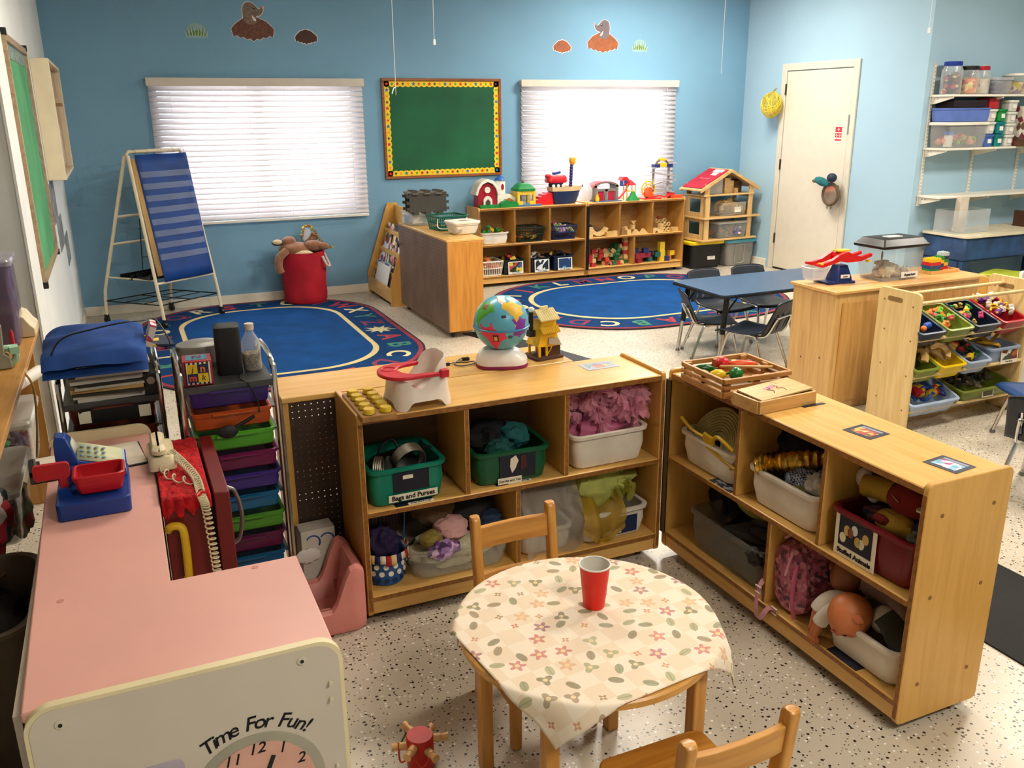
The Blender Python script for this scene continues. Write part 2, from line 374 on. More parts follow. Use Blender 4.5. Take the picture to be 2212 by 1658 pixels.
# wall stickers
def decal(name, label, polys, loc, mirror=1, rz=0):
    t = T(name, label, 'wall sticker', loc, rz)
    for k, (pn, poly, mat, dpt) in enumerate(polys):
        G().prism([(x * mirror, z) for x, z in poly], -.0006 - dpt, -dpt, 'xz').obj(pn, mat, t, smooth=0)
    return t
def mound(s, sd, n=14):
    rnd = random.Random(sd); top = [(-.5 + i / 12, .0 + .42 * math.sin(PI * (i + .6) / 13.2) ** .7 + rnd.uniform(-.01, .014)) for i in range(13)]
    bot = [(.5 - (i + .5) / 13, -.06 - .13 * (1 - abs(i - 6) / 6.5) + (.035 if i % 2 else -.01)) for i in range(13)]
    return [(x * s, z * s) for x, z in top + bot]
def grow(p, k, s): 
    cx = sum(a for a, _ in p) / len(p); cz = sum(b for _, b in p) / len(p)
    o = []
    for a, b in p:
        d = math.hypot(a - cx, b - cz) or 1; o.append((a + (a - cx) / d * s, b + (b - cz) / d * s))
    return o
RIM = M('#e8e4de', .6, var=0)
def mole(loc, s, mirror, label, dirt, fur):
    body = [(-.19, .30), (-.20, .42), (-.205, .55), (-.19, .67), (-.13, .75), (-.05, .775), (.03, .75), (.10, .68), (.15, .62), (.19, .60), (.22, .62), (.24, .67), (.28, .68), (.29, .63), (.265, .57), (.24, .50), (.18, .44), (.10, .42), (.09, .36), (.12, .30), (.05, .22), (-.08, .22)]
    sc = [(x * s, z * s) for x, z in body]; md = mound(s * .98, 3)
    sub = lambda cx, cz, rx, rz, n=14: [(p[0] * s, p[1] * s) for p in circ(rx, n, cx, cz, rz)]
    return decal('mole_sticker', label, [('sticker_rim', grow(md, 0, .012 * s), RIM, .0), ('sticker_rim', grow(sc, 0, .014 * s), RIM, .0004),
        ('dirt_mound', md, dirt, .001), ('mole_body', sc, fur, .0016), ('nose', sub(.272, .645, .026, .045), M('#e79aa0', .6), .0022),
        ('eye', sub(.055, .62, .026, .034), INK, .0022), ('eye_glint', sub(.064, .634, .009, .011), WHITE, .0028),
        ('mouth', [(x * s, z * s) for x, z in [(-.0, .47), (.03, .42), (.075, .37), (.10, .33), (.07, .30), (.035, .32), (.012, .38)]], WHITE, .0022)], loc, mirror)
def px2(x, z): return (x, YB - .0005, z)
D1, D2 = M('#6b4334', .7, var=.2, scale=40), M('#94522f', .65, var=.1, scale=20)
F1, F2 = M('#7d6a5c', .7, var=.18, scale=40), M('#6f6165', .65, var=.05)
t = mole(px2(1.247, 2.317), .365, 1, 'dark mole wall sticker on a brown mound above the easel window', D1, F1); t.scale.z = .88
t = mole(px2(4.672, 2.275), .365, -1, 'grey mole wall sticker on a reddish mound above the toy shelf window', D2, F2); t.scale.z = .88
def hill(x, z, s, mir, label, mat):
    md = [(a, b - .1 * s) for a, b in mound(s, 9)]
    decal('dirt_mound_sticker', label, [('sticker_rim', grow(md, 0, .006), RIM, 0), ('dirt_mound', md, mat, .001)], px2(x, z), mir)
hill(1.697, 2.295, .195, 1, 'small dark brown dirt mound wall sticker right of the dark mole', M('#4d3026', .7))
hill(4.212, 2.262, .195, -1, 'small reddish dirt mound wall sticker left of the grey mole', D2)
def tuft(x, z, w, mir, label):
    rnd = random.Random(4); gr = M('#55803a', .6, var=.15, scale=30)
    t = T('grass_sticker', label, 'wall sticker', px2(x, z))
    fan = [(-.52 * w, -.02)] + [(w * .5 * math.cos(PI * (1 - i / 8)) * 1.02, .58 * w * math.sin(PI * i / 8) ** .8) for i in range(1, 8)] + [(.52 * w, -.02)]
    G().prism([(a * mir, b) for a, b in fan], -.0006, 0, 'xz').obj('sticker_rim', M('#8fb0b4', .7), t, smooth=0)
    base = [(-.5 * w, 0), (-.2 * w, .18 * w), (.1 * w, .26 * w), (.3 * w, .14 * w), (.5 * w, 0)]
    G().prism([(a * mir, b) for a, b in base], -.0014, -.0008, 'xz').obj('turf', gr, t, smooth=0)
    for i in range(15):
        a = -.45 + .9 * i / 14; h = .56 * math.sqrt(max(.05, 1 - (a / .52) ** 2)) * rnd.uniform(.75, 1.0); ln = a * .25 + rnd.uniform(-.04, .04)
        p = [((a - .028) * w * mir, 0), ((a + .028) * w * mir, 0), ((a + ln) * w * mir, h * w)]
        G().prism(p, -.0022, -.0015, 'xz').obj('blade', gr if i % 2 else M('#c4cfa6', .6), t, smooth=0)
tuft(.786, 2.289, .172, 1, 'dark green grass tuft wall sticker left of the dark mole')
tuft(5.105, 2.251, .172, -1, 'bright green grass tuft wall sticker right of the grey mole')
# hanging strings
STR = M('#e4e0d8', .6, var=0)
def string(x, y, z0, label, hook=0):
    t = T('hanging_string', label, 'string', (x, y, z0))
    G().cyl((0, 0, 0), (0, 0, CEIL - z0), .0016, n=6).obj('cord', STR, t)
    if hook == 1: G().tube([(0, 0, .05), (-.012, 0, .045), (-.022, 0, .025), (-.026, 0, .008)], .004, 8).obj('hook', STR, t)
    if hook == 2: G().cyl((0, 0, -.015), (0, 0, .02), .009, n=10).obj('weight', STR, t)
string(1.806, 6.0, 1.775, 'white string with a small hook hanging before the green bulletin board', 1)
string(2.09, 6.0, 2.11, 'thicker white string hanging just right of the hooked string', 2)
G().cyl((2.09, 5.998, 2.16), (2.09, 5.998, CEIL), .004, n=6)
string(4.455, 6.0, 1.93, 'thin white string hanging near the right room corner')
string(5.51, 5.0, 2.19, 'white string with end weight hanging before the shelf alcove', 2)
# rugs
def rug(name, label, cx, cy, w, d, r, start, seq, skew=0):
    t = T(name, label, 'rug', (cx, cy, 0), skew)
    blue = M('#0b4682', .95, var=.09, scale=5, bump=.5, bscale=300, spec=.2)
    navy = M('#0a3868', .95, var=.09, scale=5, bump=.5, bscale=300, spec=.2)
    red = M('#8e2f3d', .95, var=.1, bump=.5, bscale=300); crm = M('#d8c288', .95, var=.05, bump=.4, bscale=300)
    n = 14
    G().prism(rr(w, d, r, n), .001, .010).obj('dark_binding', M('#251a24', .95), t)
    G().prism(rr(w - .03, d - .03, r - .015, n), .002, .0112).obj('red_border', red, t)
    G().prism(rr(w - .10, d - .10, r - .05, n), .002, .0120).obj('letter_band', navy, t)
    k = .66
    G().prism(rr(w - k, d - k, r - k / 2 + .03, n), .002, .0126).obj('cream_ring', crm, t)
    G().prism(rr(w - k - .075, d - k - .075, r - k / 2 - .0075 + .03, n), .002, .0132).obj('blue_field', blue, t)
    # letters spaced along a track, tops outward, clockwise from above
    tr = rr(w - .37, d - .37, r - .185, n); tr = list(reversed(tr)); L_ = []; tot = 0
    for i in range(len(tr)):
        a, b = Vector(tr[i]), Vector(tr[(i + 1) % len(tr)]); L_.append((tot, a, b)); tot += (b - a).length
    pal = {'r': M('#a8323c', .95, var=.08), 'g': M('#3c7a63', .95, var=.08), 'c': M('#d6c795', .95, var=.05), 'm': M('#7b2b47', .95, var=.08)}
    cl = 'rgcm' 
    colr = dict(zip('ABCDEFGHIJKLMNOPQRSTUVWXYZ', 'rgcmrgcrcrgcmrcgmcrgcmrcgm'))
    for i, ch in enumerate(seq):
        s_ = ((start + i / len(seq)) % 1) * tot
        for j in range(len(L_)):
            if L_[j][0] <= s_ and (j == len(L_) - 1 or L_[j + 1][0] > s_): q = L_[j]; break
        dv = (q[2] - q[1]); 
        if dv.length < 1e-6: continue
        p = q[1] + dv.normalized() * (s_ - q[0]); ang = math.atan2(dv.y, dv.x)
        if ch == '*':
            g = G(); rnd = random.Random(2)
            g.prism([(p.x + (.075 + (.055 if k_ % 2 else -.02) * rnd.uniform(.6, 1.3)) * math.cos(PI * k_ / 9), p.y + (.075 + (.055 if k_ % 2 else -.02) * rnd.uniform(.6, 1.3)) * math.sin(PI * k_ / 9)) for k_ in range(18)], .010, .0126)
            g.obj('paint_splat', pal['c'], t)
        else:
            txt(ch, .235, pal[colr[ch]], t, (p.x, p.y, .0124), (0, 0, ang), 'letter', .0004, bold=.006)
SEQ = 'ABCDEFGHIJKLMNOPQRSTUVWXYZ*'
rug('alphabet_rug', 'blue rounded alphabet rug in front of the red laundry basket', .98, 6.80, 1.98, 2.82, .82, .972, SEQ)
rug('alphabet_rug', 'blue rounded alphabet rug in front of the toy storage shelves', 4.30, 6.83, 2.72, 2.16, .98, .275, SEQ)
# floor strips
G().prism([(2.34, 6.27), (2.40, 6.29), (2.59, 6.24), (2.96, 4.95), (2.78, 4.9)], 0, .005).thing('floor_strip', 'narrow black rubber strip on the floor behind the globe', 'floor strip', BLACK)
G().box(2.40, .4, 0, 2.89, 3.0, .006).thing('floor_mat', 'black runner mat on the floor beside the stuffed animals shelf', 'floor mat', M('#15140f', .85, bump=.4, bscale=200))
# left wall: board, cabinet, pictures
t = T('wall_board', 'green paper board with tan frame on the side wall by the easel', 'bulletin board', (XL, 4.72, .87))
tan = wood('#b59a78', '#9c8263', 1)
w, h = 1.22, 1.17
G().box(0, 0, .02, .022, w, .05).box(0, 0, h - .05, .022, w, h - .02).box(0, 0, .05, .022, .035, h - .05).box(0, w - .035, .05, .022, w, h - .05).obj('frame', tan, t)
G().box(.0, .035, .05, .008, w - .035, h - .05).obj('green_paper', M('#4d9a66', .7, var=.1, scale=3, bump=.2, bscale=5), t)
bd = M('#7d8d86', .7, var=.2, scale=20)
G().box(.008, .035, h - .12, .010, w - .035, h - .05).obj('border_strip', bd, t); G().box(.008, w - .10, .05, .010, w - .035, h - .12).obj('border_strip', bd, t)
for y0, z0 in ((0, 0), (0, h - .03), (w - .04, 0), (w - .04, h - .03)): G().box(0, y0 - .003, z0, .026, y0 + .04, z0 + .03).obj('corner_cap', BLACK, t)
t = T('wall_cabinet', 'cream shallow wall cabinet hanging beyond the green side wall board', 'cabinet', (XL, 6.39, 1.27))
g = G().box(0, 0, 0, .106, .02, .73).box(0, 1.37, 0, .106, 1.39, .73).box(0, .02, 0, .106, 1.37, .02).box(0, .02, .71, .106, 1.37, .73).box(0, .02, .02, .01, 1.37, .71)
g.obj('body', M('#e3d5b5', .5, var=.03), t, bev=.003)
for i in range(4): G().box(.01, .05 + i * .33, .02, .07, .05 + i * .33 + .29, .69).obj('door', wood('#d3a77f', '#bd8d63', 2), t, bev=.003)
G().box(.07, .06, .42, .078, .26, .46).obj('paper_strip', WHITE, t); G().obox((.078, .75, .2), (.006, .05, .28), (.5, 0, 0)).obj('paper_strip', WHITE, t)
G().box(.08, .3, .45, .13, .45, .47).obj('latch', M('#8a6a4a', .6), t)
gp = M('#7d8488', .6, var=.2, scale=12)
for i, (y0, z0, y1, z1) in enumerate(((6.28, 1.0, 6.75, 1.25), (6.5, .80, 7.05, 1.0), (7.1, .62, 7.5, .83))):
    G().box(XL, y0, z0, XL + .004, y1, z1).thing('wall_picture', ('highest grey picture below the cream wall cabinet', 'middle grey picture below the cream wall cabinet', 'lowest grey picture on the side wall near the easel')[i], 'picture', gp, 'grey pictures on the side wall')
# chart easel
t = T('chart_easel', 'cream metal easel on casters holding a blue pocket chart', 'easel', (.223, 7.492, 0), math.radians(35))
cr = M('#e2d5b6', .4, var=.03); wd, dp, ht = .586, .49, 1.385
for x in (0, wd):
    xt = .03 if x == 0 else wd - .03
    G().tube([(x, 0, .07), (x, .015, .20), (x + (.0), .03, .28), (xt, dp / 2 - .02, ht - .03)], .0135, 10).obj('front_leg', cr, t)
    bx, by = ((-.10, .60) if x == 0 else (.49, .53)); G().tube([(bx, by, .07), (bx, by - .015, .20), (bx, by - .03, .28), (xt, dp / 2 + .02, ht - .03)], .0135, 10).obj('back_leg', cr, t)
    for x_, y in ((x, 0), (bx, by)):
        w_ = G().cyl((x_ - .012, y, .028), (x_ + .012, y, .028), .028, n=14).box(x_ - .015, y - .012, .03, x_ + .015, y + .012, .075).obj('caster', BLACK, t)
G().tube([(.03, dp / 2, ht - .03), (.05, dp / 2, ht), (wd - .05, dp / 2, ht), (wd - .03, dp / 2, ht - .03)], .014, 10).obj('top_bar', cr, t)
def lean(z, back=False, off=0):
    k = (z - .28) / (ht - .03 - .28); y = .03 + (dp / 2 - .05) * k
    return (dp - y + off) if back else (y - off)
def backp(s, z):
    k = (z - .28) / (ht - .03 - .28); b = (-.10, .57) if s == 0 else (.49, .50); e = (.03, dp / 2 + .02) if s == 0 else (wd - .03, dp / 2 + .02)
    return (b[0] + (e[0] - b[0]) * k, b[1] + (e[1] - b[1]) * k, z)
for z in (.66, .88): G().cyl(backp(0, z), backp(1, z), .010, n=8).obj('rung', cr, t)
G().cyl((.0, lean(.36), .36), (wd, lean(.36), .36), .010, n=8).obj('rung', cr, t)
G().add([(.03, lean(.42, 0, .005), .42), (wd - .03, lean(.42, 0, .005), .42), (wd - .04, lean(1.33, 0, .005), 1.33), (.04, lean(1.33, 0, .005), 1.33)], [(0, 1, 2, 3)]).obj('backing_board', wood('#d8b279', '#c59b5e', 2), t, solid=.012)
cb = M('#123f86', .6, var=.1, scale=6, bump=.3, bscale=8)
zb, ztp = .37, 1.36
x0, x1 = .075, wd - .02
G().grid(lambda u, v: (x0 + (x1 - x0) * u, lean(zb + (ztp - zb) * v, 0, .022) + .004 * math.sin(7 * u + 3 * v), zb + (ztp - zb) * v), 10, 12).obj('pocket_chart', cb, t, solid=.003)
pc = clear('#dfe7f2', .13, .08)
for i in range(8):
    z = zb + .17 + i * .092
    G().grid(lambda u, v: (x0 + .01 + (x1 - x0 - .02) * u, lean(z + .046 * v, 0, .029) + .004 * math.sin(7 * (.02 + .96 * u) + 3 * ((z + .046 * v - zb) / (ztp - zb))), z + .046 * v), 12, 2).obj('clear_pocket', pc, t)
for x in (.09, .2, .33, .45, .55): G().tube([(x, dp / 2 - .018 + .02 * math.cos(a), ht + .0 + .02 * math.sin(a)) for a in (2 * PI * k / 10 for k in range(10))], .0015, 5, True).obj('ring', STEEL, t)
G().box(-.03, .08, .395, wd - .05, .22, .405).box(-.03, .07, .395, wd - .05, .08, .44).box(-.03, .22, .395, wd - .05, .23, .44).obj('tray', BLACK, t)
G().box(-.05, .27, .38, wd - .06, .28, .42).box(-.05, .41, .38, wd - .06, .42, .42).box(-.05, .28, .38, wd - .06, .41, .388).obj('tray', BLACK, t)
for sgn in (0, 1): G().cyl((sgn * wd, lean(.40), .39), backp(sgn, .39), .007, n=8).obj('rung', cr, t)
g = G().tube([(0, .015, .19), (wd, .015, .19), (.49, .51, .19), (-.10, .58, .19)], .005, 6, True)
g.cyl((-.035, .2, .19), (.55, .19, .19), .004, n=6).cyl((-.07, .39, .19), (.515, .36, .19), .004, n=6).cyl((.3, 0.015, .19), (.2, .545, .19), .004, n=6)
g.obj('wire_shelf', BLACK, t)
g = G().tube([(.08, .30, .42), (.10, .28, .86), (.13, .28, .87), (.42, .28, .87), (.44, .28, .86), (.46, .30, .42)], .004, 6)
for z in (.55, .68, .78): g.cyl((.09, .292, z), (.45, .292, z), .003, n=6)
g.obj('wire_rack', BLACK, t)
# red laundry basket with kangaroo and garland
def basket(loc):
    t = T('laundry_basket', 'red canvas laundry basket with white rope handles below the window', 'basket', loc)
    red = M('#b01226', .8, var=.08, scale=5, bump=.5, bscale=9)
    def rad(z, a): return .195 + .012 * math.sin(z * 20) * math.sin(2 * a) * .5 + .004 * math.sin(5 * a + z * 30)
    H = .46; n = 32
    loops = [[((rad(z, a) - off) * math.cos(a), (rad(z, a) - off) * math.sin(a), z) for a in (2 * PI * j / n for j in range(n))] for z, off in [(0.004, .01), (.02, 0)] + [(.02 + (H - .02) * i / 8, 0) for i in range(1, 9)] + [(H, .008), (.25, .01), (.02, .012)]]
    G().loft(loops).obj('canvas_body', red, t)
    rope = M('#d9cdbf', .8)
    for a0 in (-.35, PI - .5):
        p = [(.205 * math.cos(a0 + da), .205 * math.sin(a0 + da), z) for da, z in ((-.42, .38), (-.36, .33), (-.28, .345))]
        G().tube(bez([(.203 * math.cos(a0 - .4), .203 * math.sin(a0 - .4), .42), (.23 * math.cos(a0 - .3), .23 * math.sin(a0 - .3), .34), (.235 * math.cos(a0 + .1), .235 * math.sin(a0 + .1), .32), (.22 * math.cos(a0 + .4), .22 * math.sin(a0 + .4), .37), (.2 * math.cos(a0 + .45), .2 * math.sin(a0 + .45), .43)]), .011, 8).obj('rope_handle', rope, t)
basket((1.475, 8.045, .012))
def kang():
    t = T('plush_kangaroo', 'brown plush kangaroo lying on top of the red laundry basket', 'plush toy', (1.44, 8.03, .47))
    br = M('#8a5d42', .95, var=.12, scale=20, bump=.6, bscale=120, sheen=.3); pale = M('#d9c6a4', .95, bump=.5, bscale=120)
    G().ell((-.02, .0, .015), (.17, .13, .075), 20, 12, (0, .12, .3)).ell((.13, -.05, .05), (.10, .06, .05), 16, 10, (0, .1, .2)).ell((-.09, -.01, .085), (.075, .06, .055), 16, 10, (0, -.3, .2)).obj('body', br, t)
    G().ell((.20, -.07, .045), (.07, .04, .035), 14, 9, (0, .15, .1)).obj('foot', br, t)
    G().ell((-.19, -.06, .10), (.055, .03, .03), 12, 8, (0, 0, .1)).obj('ear', M('#5a4a40', .9), t); G().ell((-.195, -.075, .105), (.043, .02, .024), 12, 8).obj('inner_ear', pale, t)
    G().tube(bez([(-.13, -.12, .03), (-.2, -.16, -.02), (-.215, -.17, -.10), (-.2, -.18, -.16)]), [.035] * 24 + [.02], 10).obj('arm', br, t)
    G().ell((.02, -.125, -.02), (.09, .03, .045), 14, 9).obj('belly_patch', pale, t)
    G().tube(bez([(.1, .08, .05), (.16, .1, .1), (.18, .09, .14)]), [.035] * 24 + [.02], 10).obj('tail', br, t)
kang()
t = T('garland', 'gold tinsel garland with a white oval draped on the laundry basket', 'garland', (1.55, 8.12, .5))
rnd = random.Random(5); gold = M('#c9a53a', .25, .9, var=.3, scale=60)
path = bez([(-.06, 0, .08), (-.03, 0, .17), (.02, 0, .185), (.06, -.01, .13), (.10, -.03, .05), (.15, -.05, .01), (.2, -.07, -.02)], 60)
g = G()
for p in path:
    for k in range(5):
        d = Vector((rnd.gauss(0, 1), rnd.gauss(0, 1), rnd.gauss(0, 1))).normalized() * .026; s = d.orthogonal().normalized() * .004
        g.add([p - s, p + s, p + d], [(0, 1, 2)])
tag(g.obj('tinsel', gold, t, smooth=0, fix=False), kind='stuff')
G().ell((-.005, .02, .09), (.045, .012, .075), 20, 10).obj('oval_centre', M('#c9cdda', .4), t)
G().ell((.13, -.04, .0), (.05, .035, .03), 12, 8, amp=.2).obj('dark_bow', BLACK, t)
# book display rack
t = T('book_rack', 'wooden tiered book display rack against the back wall', 'book rack', (2.12, 7.47, 0))
for y0 in (0, .76): G().prism([(0, .0), (.32, 0), (.32, .84), (.22, .84), (.0, .20)], y0, y0 + .02, 'xz').obj('side_panel', MAPLEZ, t, bev=.003)
G().box(.004, .02, .03, .018, .76, .16).obj('front_lip', MAPLEY, t, bev=.003)
G().box(.29, .02, .02, .31, .76, .82).obj('back_panel', MAPLEY, t)
for i in range(4): G().box(.03 + i * .06, .02, .06 + i * .17, .10 + i * .06, .76, .075 + i * .17).obj('ledge', MAPLEY, t); 
for i in range(3): G().box(.062 + i * .06, .02, .235 + i * .17, .072 + i * .06, .76, .275 + i * .17).obj('front_lip', MAPLEY, t)
bc = [('#8c5a4a', '#d98a8c', '#e9d3c0', '#3f5a3a'), ('#e8e6ea', '#c42a33', '#2d6fb5', '#f0eee8'), ('#2a4f8c', '#d8dbe8', '#8f9cc0', '#ffffff'), ('#c9303a', '#efe9e0', '#1f2a44', '#d9a33b')]
k = 0
for r_ in range(3):
    for c_ in range(3):
        col = bc[(r_ * 3 + c_) % 4]; bx, by, bz = 2.12 + .045 + r_ * .06, 7.50 + c_ * .245, .078 + r_ * .17
        names = (('pink flower', 'green and red', 'tan animal'), ('white and red', 'blue and white', 'red bordered'), ('navy', 'pale blue', 'orange'))
        G().obox((bx + .02, by + .1, bz + .125), (.012, .2, .25), (0, .24, 0)).thing('picture_book', names[r_][c_] + ' picture book on the ' + ('bottom', 'middle', 'top')[r_] + ' tier of the book rack', 'book', blotch(col[c_ % 4:] + col[:c_ % 4], 16 + c_ * 3), 'picture books on the display rack', bev=.002)
G().obox((2.155, 7.84, .245), (.004, .40, .17), (0, .24, 0)).thing('paper_sheet', 'blank white sheet leaning on the bottom tier of the book rack', 'paper', WHITE)
# pegboard-backed divider shelf
PEG = bpy.data.materials.new('pegboard'); PEG.use_nodes = True
def pegmat(name, c1, c2):
    m = bpy.data.materials.new(name); m.use_nodes = True; N, L, B = nodes(m)
    nz = noise_node(N, L, 5, 4); r = ramp(N, L, nz.outputs[0], [(.3, c1), (.7, c2)]); L.new(r.outputs[0], B.inputs['Base Color']); B.inputs['Roughness'].default_value = .6
    return m
PEGM = pegmat('pegboard_brown', '#705540', '#85684f'); PEGD = pegmat('pegboard_dark', '#33251a', '#3f2d20')
hole = M('#1d1510', .9, var=0)  # flat dark colour painted in place of the shade inside peg holes
def pegboard(parent, axis, c0, a0, a1, z0, z1, mat, sp, sgn, r=.0035, sub=None):
    """board in the plane axis=c0 with a grid of flat dark dots painting the shade of its holes; sgn = side that is seen"""
    th = .006
    (G().box(c0, a0, z0, c0 + sgn * th, a1, z1) if axis == 'x' else G().box(a0, c0, z0, a1, c0 + sgn * th, z1)).obj('pegboard', mat, parent)
    g = G(); na = int((a1 - a0) / sp); nz = int((z1 - z0) / sp)
    for i in range(na):
        for j in range(nz):
            a, z = a0 + sp * (i + .5), z0 + sp * (j + .5); pl = [(a + r * math.cos(k * PI / 3), z + r * math.sin(k * PI / 3)) for k in range(6)]
            d = c0 + sgn * (th + .0002)
            n = len(g.v); g.v += [((d, p[0], p[1]) if axis == 'x' else (p[0], d, p[1])) for p in pl]; g.f.append(tuple(range(n, n + 6)))
    tag(g.obj('peg_holes', hole, parent, smooth=0, fix=False), kind='stuff')
t = T('divider_shelf', 'low wooden shelf with brown pegboard back between the two rugs', 'shelf', (2.19, 6.16, 0))
ORG = wood('#cf8e3c', '#bb7a2c', 2, .4)
G().box(.006, 0, .05, .29, .018, .735).obj('end_panel', ORG, t, bev=.004); G().box(.006, 1.212, .05, .29, 1.23, .735).obj('end_panel', ORG, t, bev=.004)
G().box(0, 0, .735, .30, 1.23, .755).obj('top', MAPLEY, t, bev=.004); G().box(.006, .018, .05, .29, 1.212, .07).box(.006, .018, .39, .29, 1.212, .405).obj('shelf_board', MAPLEY, t)
pegboard(t, 'x', .006, 0.002, 1.228, .05, .735, PEGM, .028, -1, .0032)
for y in (.06, 1.17):
    for x in (.05, .25): G().cyl((x - .01, y, .025), (x + .01, y, .025), .025, n=12).box(x - .012, y - .01, .03, x + .012, y + .01, .05).obj('caster', BLACK, t)
# ---------------------------------------------------------------- generic furniture and containers
def storage(label, loc, rz, L_, h, d, up, lo, zm, zb=.05, back=None, casters=True, hinge=False, zlow=.105):
    t = T('storage_shelf', label, 'storage shelf', loc, rz)
    th = .019
    for x in (0, L_ - th):
        G().prism(rr(d, h - .03 + .012, .018, 3, d / 2, .03 + (h - .03 + .012) / 2), x, x + th, 'yz').obj('end_panel', MAPLEZ, t, bev=.003)
    G().box(th, .0, h - .022, L_ - th, d, h).obj('top', MAPLE, t, bev=.005)
    G().box(th, .0, zm - .02, L_ - th, d - .01, zm).obj('middle_shelf', MAPLE, t, bev=.004)
    G().box(th, .0, zlow - .02, L_ - th, d - .01, zlow).obj('bottom_shelf', MAPLE, t, bev=.004)
    G().box(th, .008, .035, L_ - th, .028, zlow - .02).obj('toe_board', MAPLE, t, bev=.003)
    G().box(th, d - .01, .035, L_ - th, d - .002, h - .022).obj('back_panel', back or wood('#bd9258', '#a87f48', 0, .5), t)
    for x in up: G().box(x - .009, .004, zm, x + .009, d - .01, h - .022).obj('divider', MAPLEZ, t, bev=.003)
    for x in lo: G().box(x - .009, .004, zlow, x + .009, d - .01, zm - .02).obj('divider', MAPLEZ, t, bev=.003)
    for x0_, x1_, z0_, z1_ in [(th, L_ - th, h - .020, h - .003), (th, L_ - th, zm - .018, zm - .003), (th, L_ - th, zlow - .018, zlow - .003)]: G().box(x0_, -.0012, z0_, x1_, .0, z1_).obj('edge_band', EDGE, t)
    for x0_ in (.003, L_ - th + .003): G().box(x0_, -.0012, .05, x0_ + .013, .0, h - .02).obj('edge_band', EDGE, t)
    for x in up: G().box(x - .006, .0028, zm + .001, x + .006, .004, h - .024).obj('edge_band', EDGE, t)
    for x in lo: G().box(x - .006, .0028, zlow + .001, x + .006, .004, zm - .022).obj('edge_band', EDGE, t)
    if casters:
        for x in (.06, L_ - .06):
            for y in (.06, d - .06): G().cyl((x - .009, y, .018), (x + .009, y, .018), .018, n=12).box(x - .01, y - .01, .02, x + .01, y + .01, .036).obj('caster', BLACK, t)
    if hinge:
        for x in (0,): G().cyl((x - .008, .002, .09), (x - .008, .002, h - .03), .006, n=8).box(x - .002, -.003, .09, x + .022, .001, h - .03).obj('piano_hinge', M('#2c2b28', .4, .8), t)
    return t
def tub(w, d, h, tp=.85, r=.035, rim=.012, th=.004, n=5, loc=(0, 0, 0)):
    """open plastic bin: outer wall, rolled rim, inner wall and floor; origin at centre of its base"""
    x, y, z = loc
    def lp(s, zz, off, rad): return [(x + p[0], y + p[1], z + zz) for p in rr(w * s - 2 * off, d * s - 2 * off, max(.004, rad), n)]
    L_ = [lp(tp, 0, .008, r * .8), lp(tp + (1 - tp) * .04, .006, .001, r), lp(tp + (1 - tp) * .5, h * .5, 0, r), lp(1, h - .014, rim, r), lp(1, h - .014, 0, r + .006), lp(1, h - .002, -.001, r + .006), lp(1, h, .004, r + .004), lp(1, h - .002, rim + th, r - .004), lp(tp + (1 - tp) * .5, h * .5, th, r - .004), lp(tp, th, th + .006, r * .8)]
    return G().loft(L_)
def bin_(label, loc, rz, w, d, h, mat, cat='bin', name='plastic_bin', group=None, tp=.85, r=.035, rim=.012, rot=None):
    return tub(w, d, h, tp, r, rim).thing(name, label, cat, mat, group, loc=loc, rot=rot or (0, 0, rz))
def slotbasket(label, loc, rz, w, d, h, mat, name='slotted_basket', sp=.014, bw=.005, tp=.86, rows=(0, .5, 1)):
    """slotted plastic basket: floor, rims and upright bars"""
    t = T(name, label, 'basket', loc, rz)
    g = G(); R0 = rr(w * tp, d * tp, .02, 4); R1 = rr(w, d, .024, 4)
    G().prism(R0, 0, .005).obj('basket_floor', mat, t)
    for f in rows:
        s = tp + (1 - tp) * f; p = rr(w * s, d * s, .022, 4); z = max(.006, h * f - (.008 if f == 1 else 0))
        g.tube([(a, b, z) for a, b in p], .0075 if f == 1 else .005, 6, True)
    g.obj('rim', mat, t); g = G(); per = 2 * (w + d); n = int(per / sp)
    def along(w_, d_, s):
        s %= 2 * (w_ + d_)
        if s < w_: return (-w_ / 2 + s, -d_ / 2)
        s -= w_
        if s < d_: return (w_ / 2, -d_ / 2 + s)
        s -= d_
        if s < w_: return (w_ / 2 - s, d_ / 2)
        return (-w_ / 2, d_ / 2 - (s - w_))
    for i in range(n):
        a = along(w * tp - .006, d * tp - .006, i / n * 2 * (w + d) * tp); b = along(w - .004, d - .004, i / n * per)
        g.tube([(a[0], a[1], .004), (b[0], b[1], h - .006)], bw / 2, 4, caps=False)
    g.obj('slotted_wall', mat, t); return t
def card(parent, loc, rot, w, h, mat, name='picture_card', th=.001): return G().box(-w / 2, -h / 2, 0, w / 2, h / 2, th).obj(name, mat, parent, loc=loc, rot=rot)
PAL = [M(c, .45, var=.05) for c in ('#c3202b', '#e6b81f', '#2250a8', '#2f8a3c', '#e8772a', '#6a2f7d', '#e9e4da', '#1b1c20')]
RED, YEL, BLU, GRN, ORA, PUR, WHT, BLK = PAL
def cname(me):
    """everyday colour word for a mesh's material"""
    import colorsys
    n = me.materials[0].name
    if not n.startswith('mat_'): return 'natural'
    h = n[4:10]; r, g, b = (int(h[i:i + 2], 16) / 255 for i in (0, 2, 4)); hh, ss, vv = colorsys.rgb_to_hsv(r, g, b)
    if vv < .2: return 'black'
    if ss < .15: return 'white' if vv > .75 else 'grey'
    hh *= 360
    if 18 < hh < 50 and (ss < .55 or vv < .6): return 'tan' if vv > .6 else 'brown'
    for lim, w in ((14, 'red'), (40, 'orange'), (68, 'yellow'), (165, 'green'), (200, 'teal'), (255, 'blue'), (300, 'purple'), (345, 'pink'), (361, 'red')):
        if hh < lim: return w
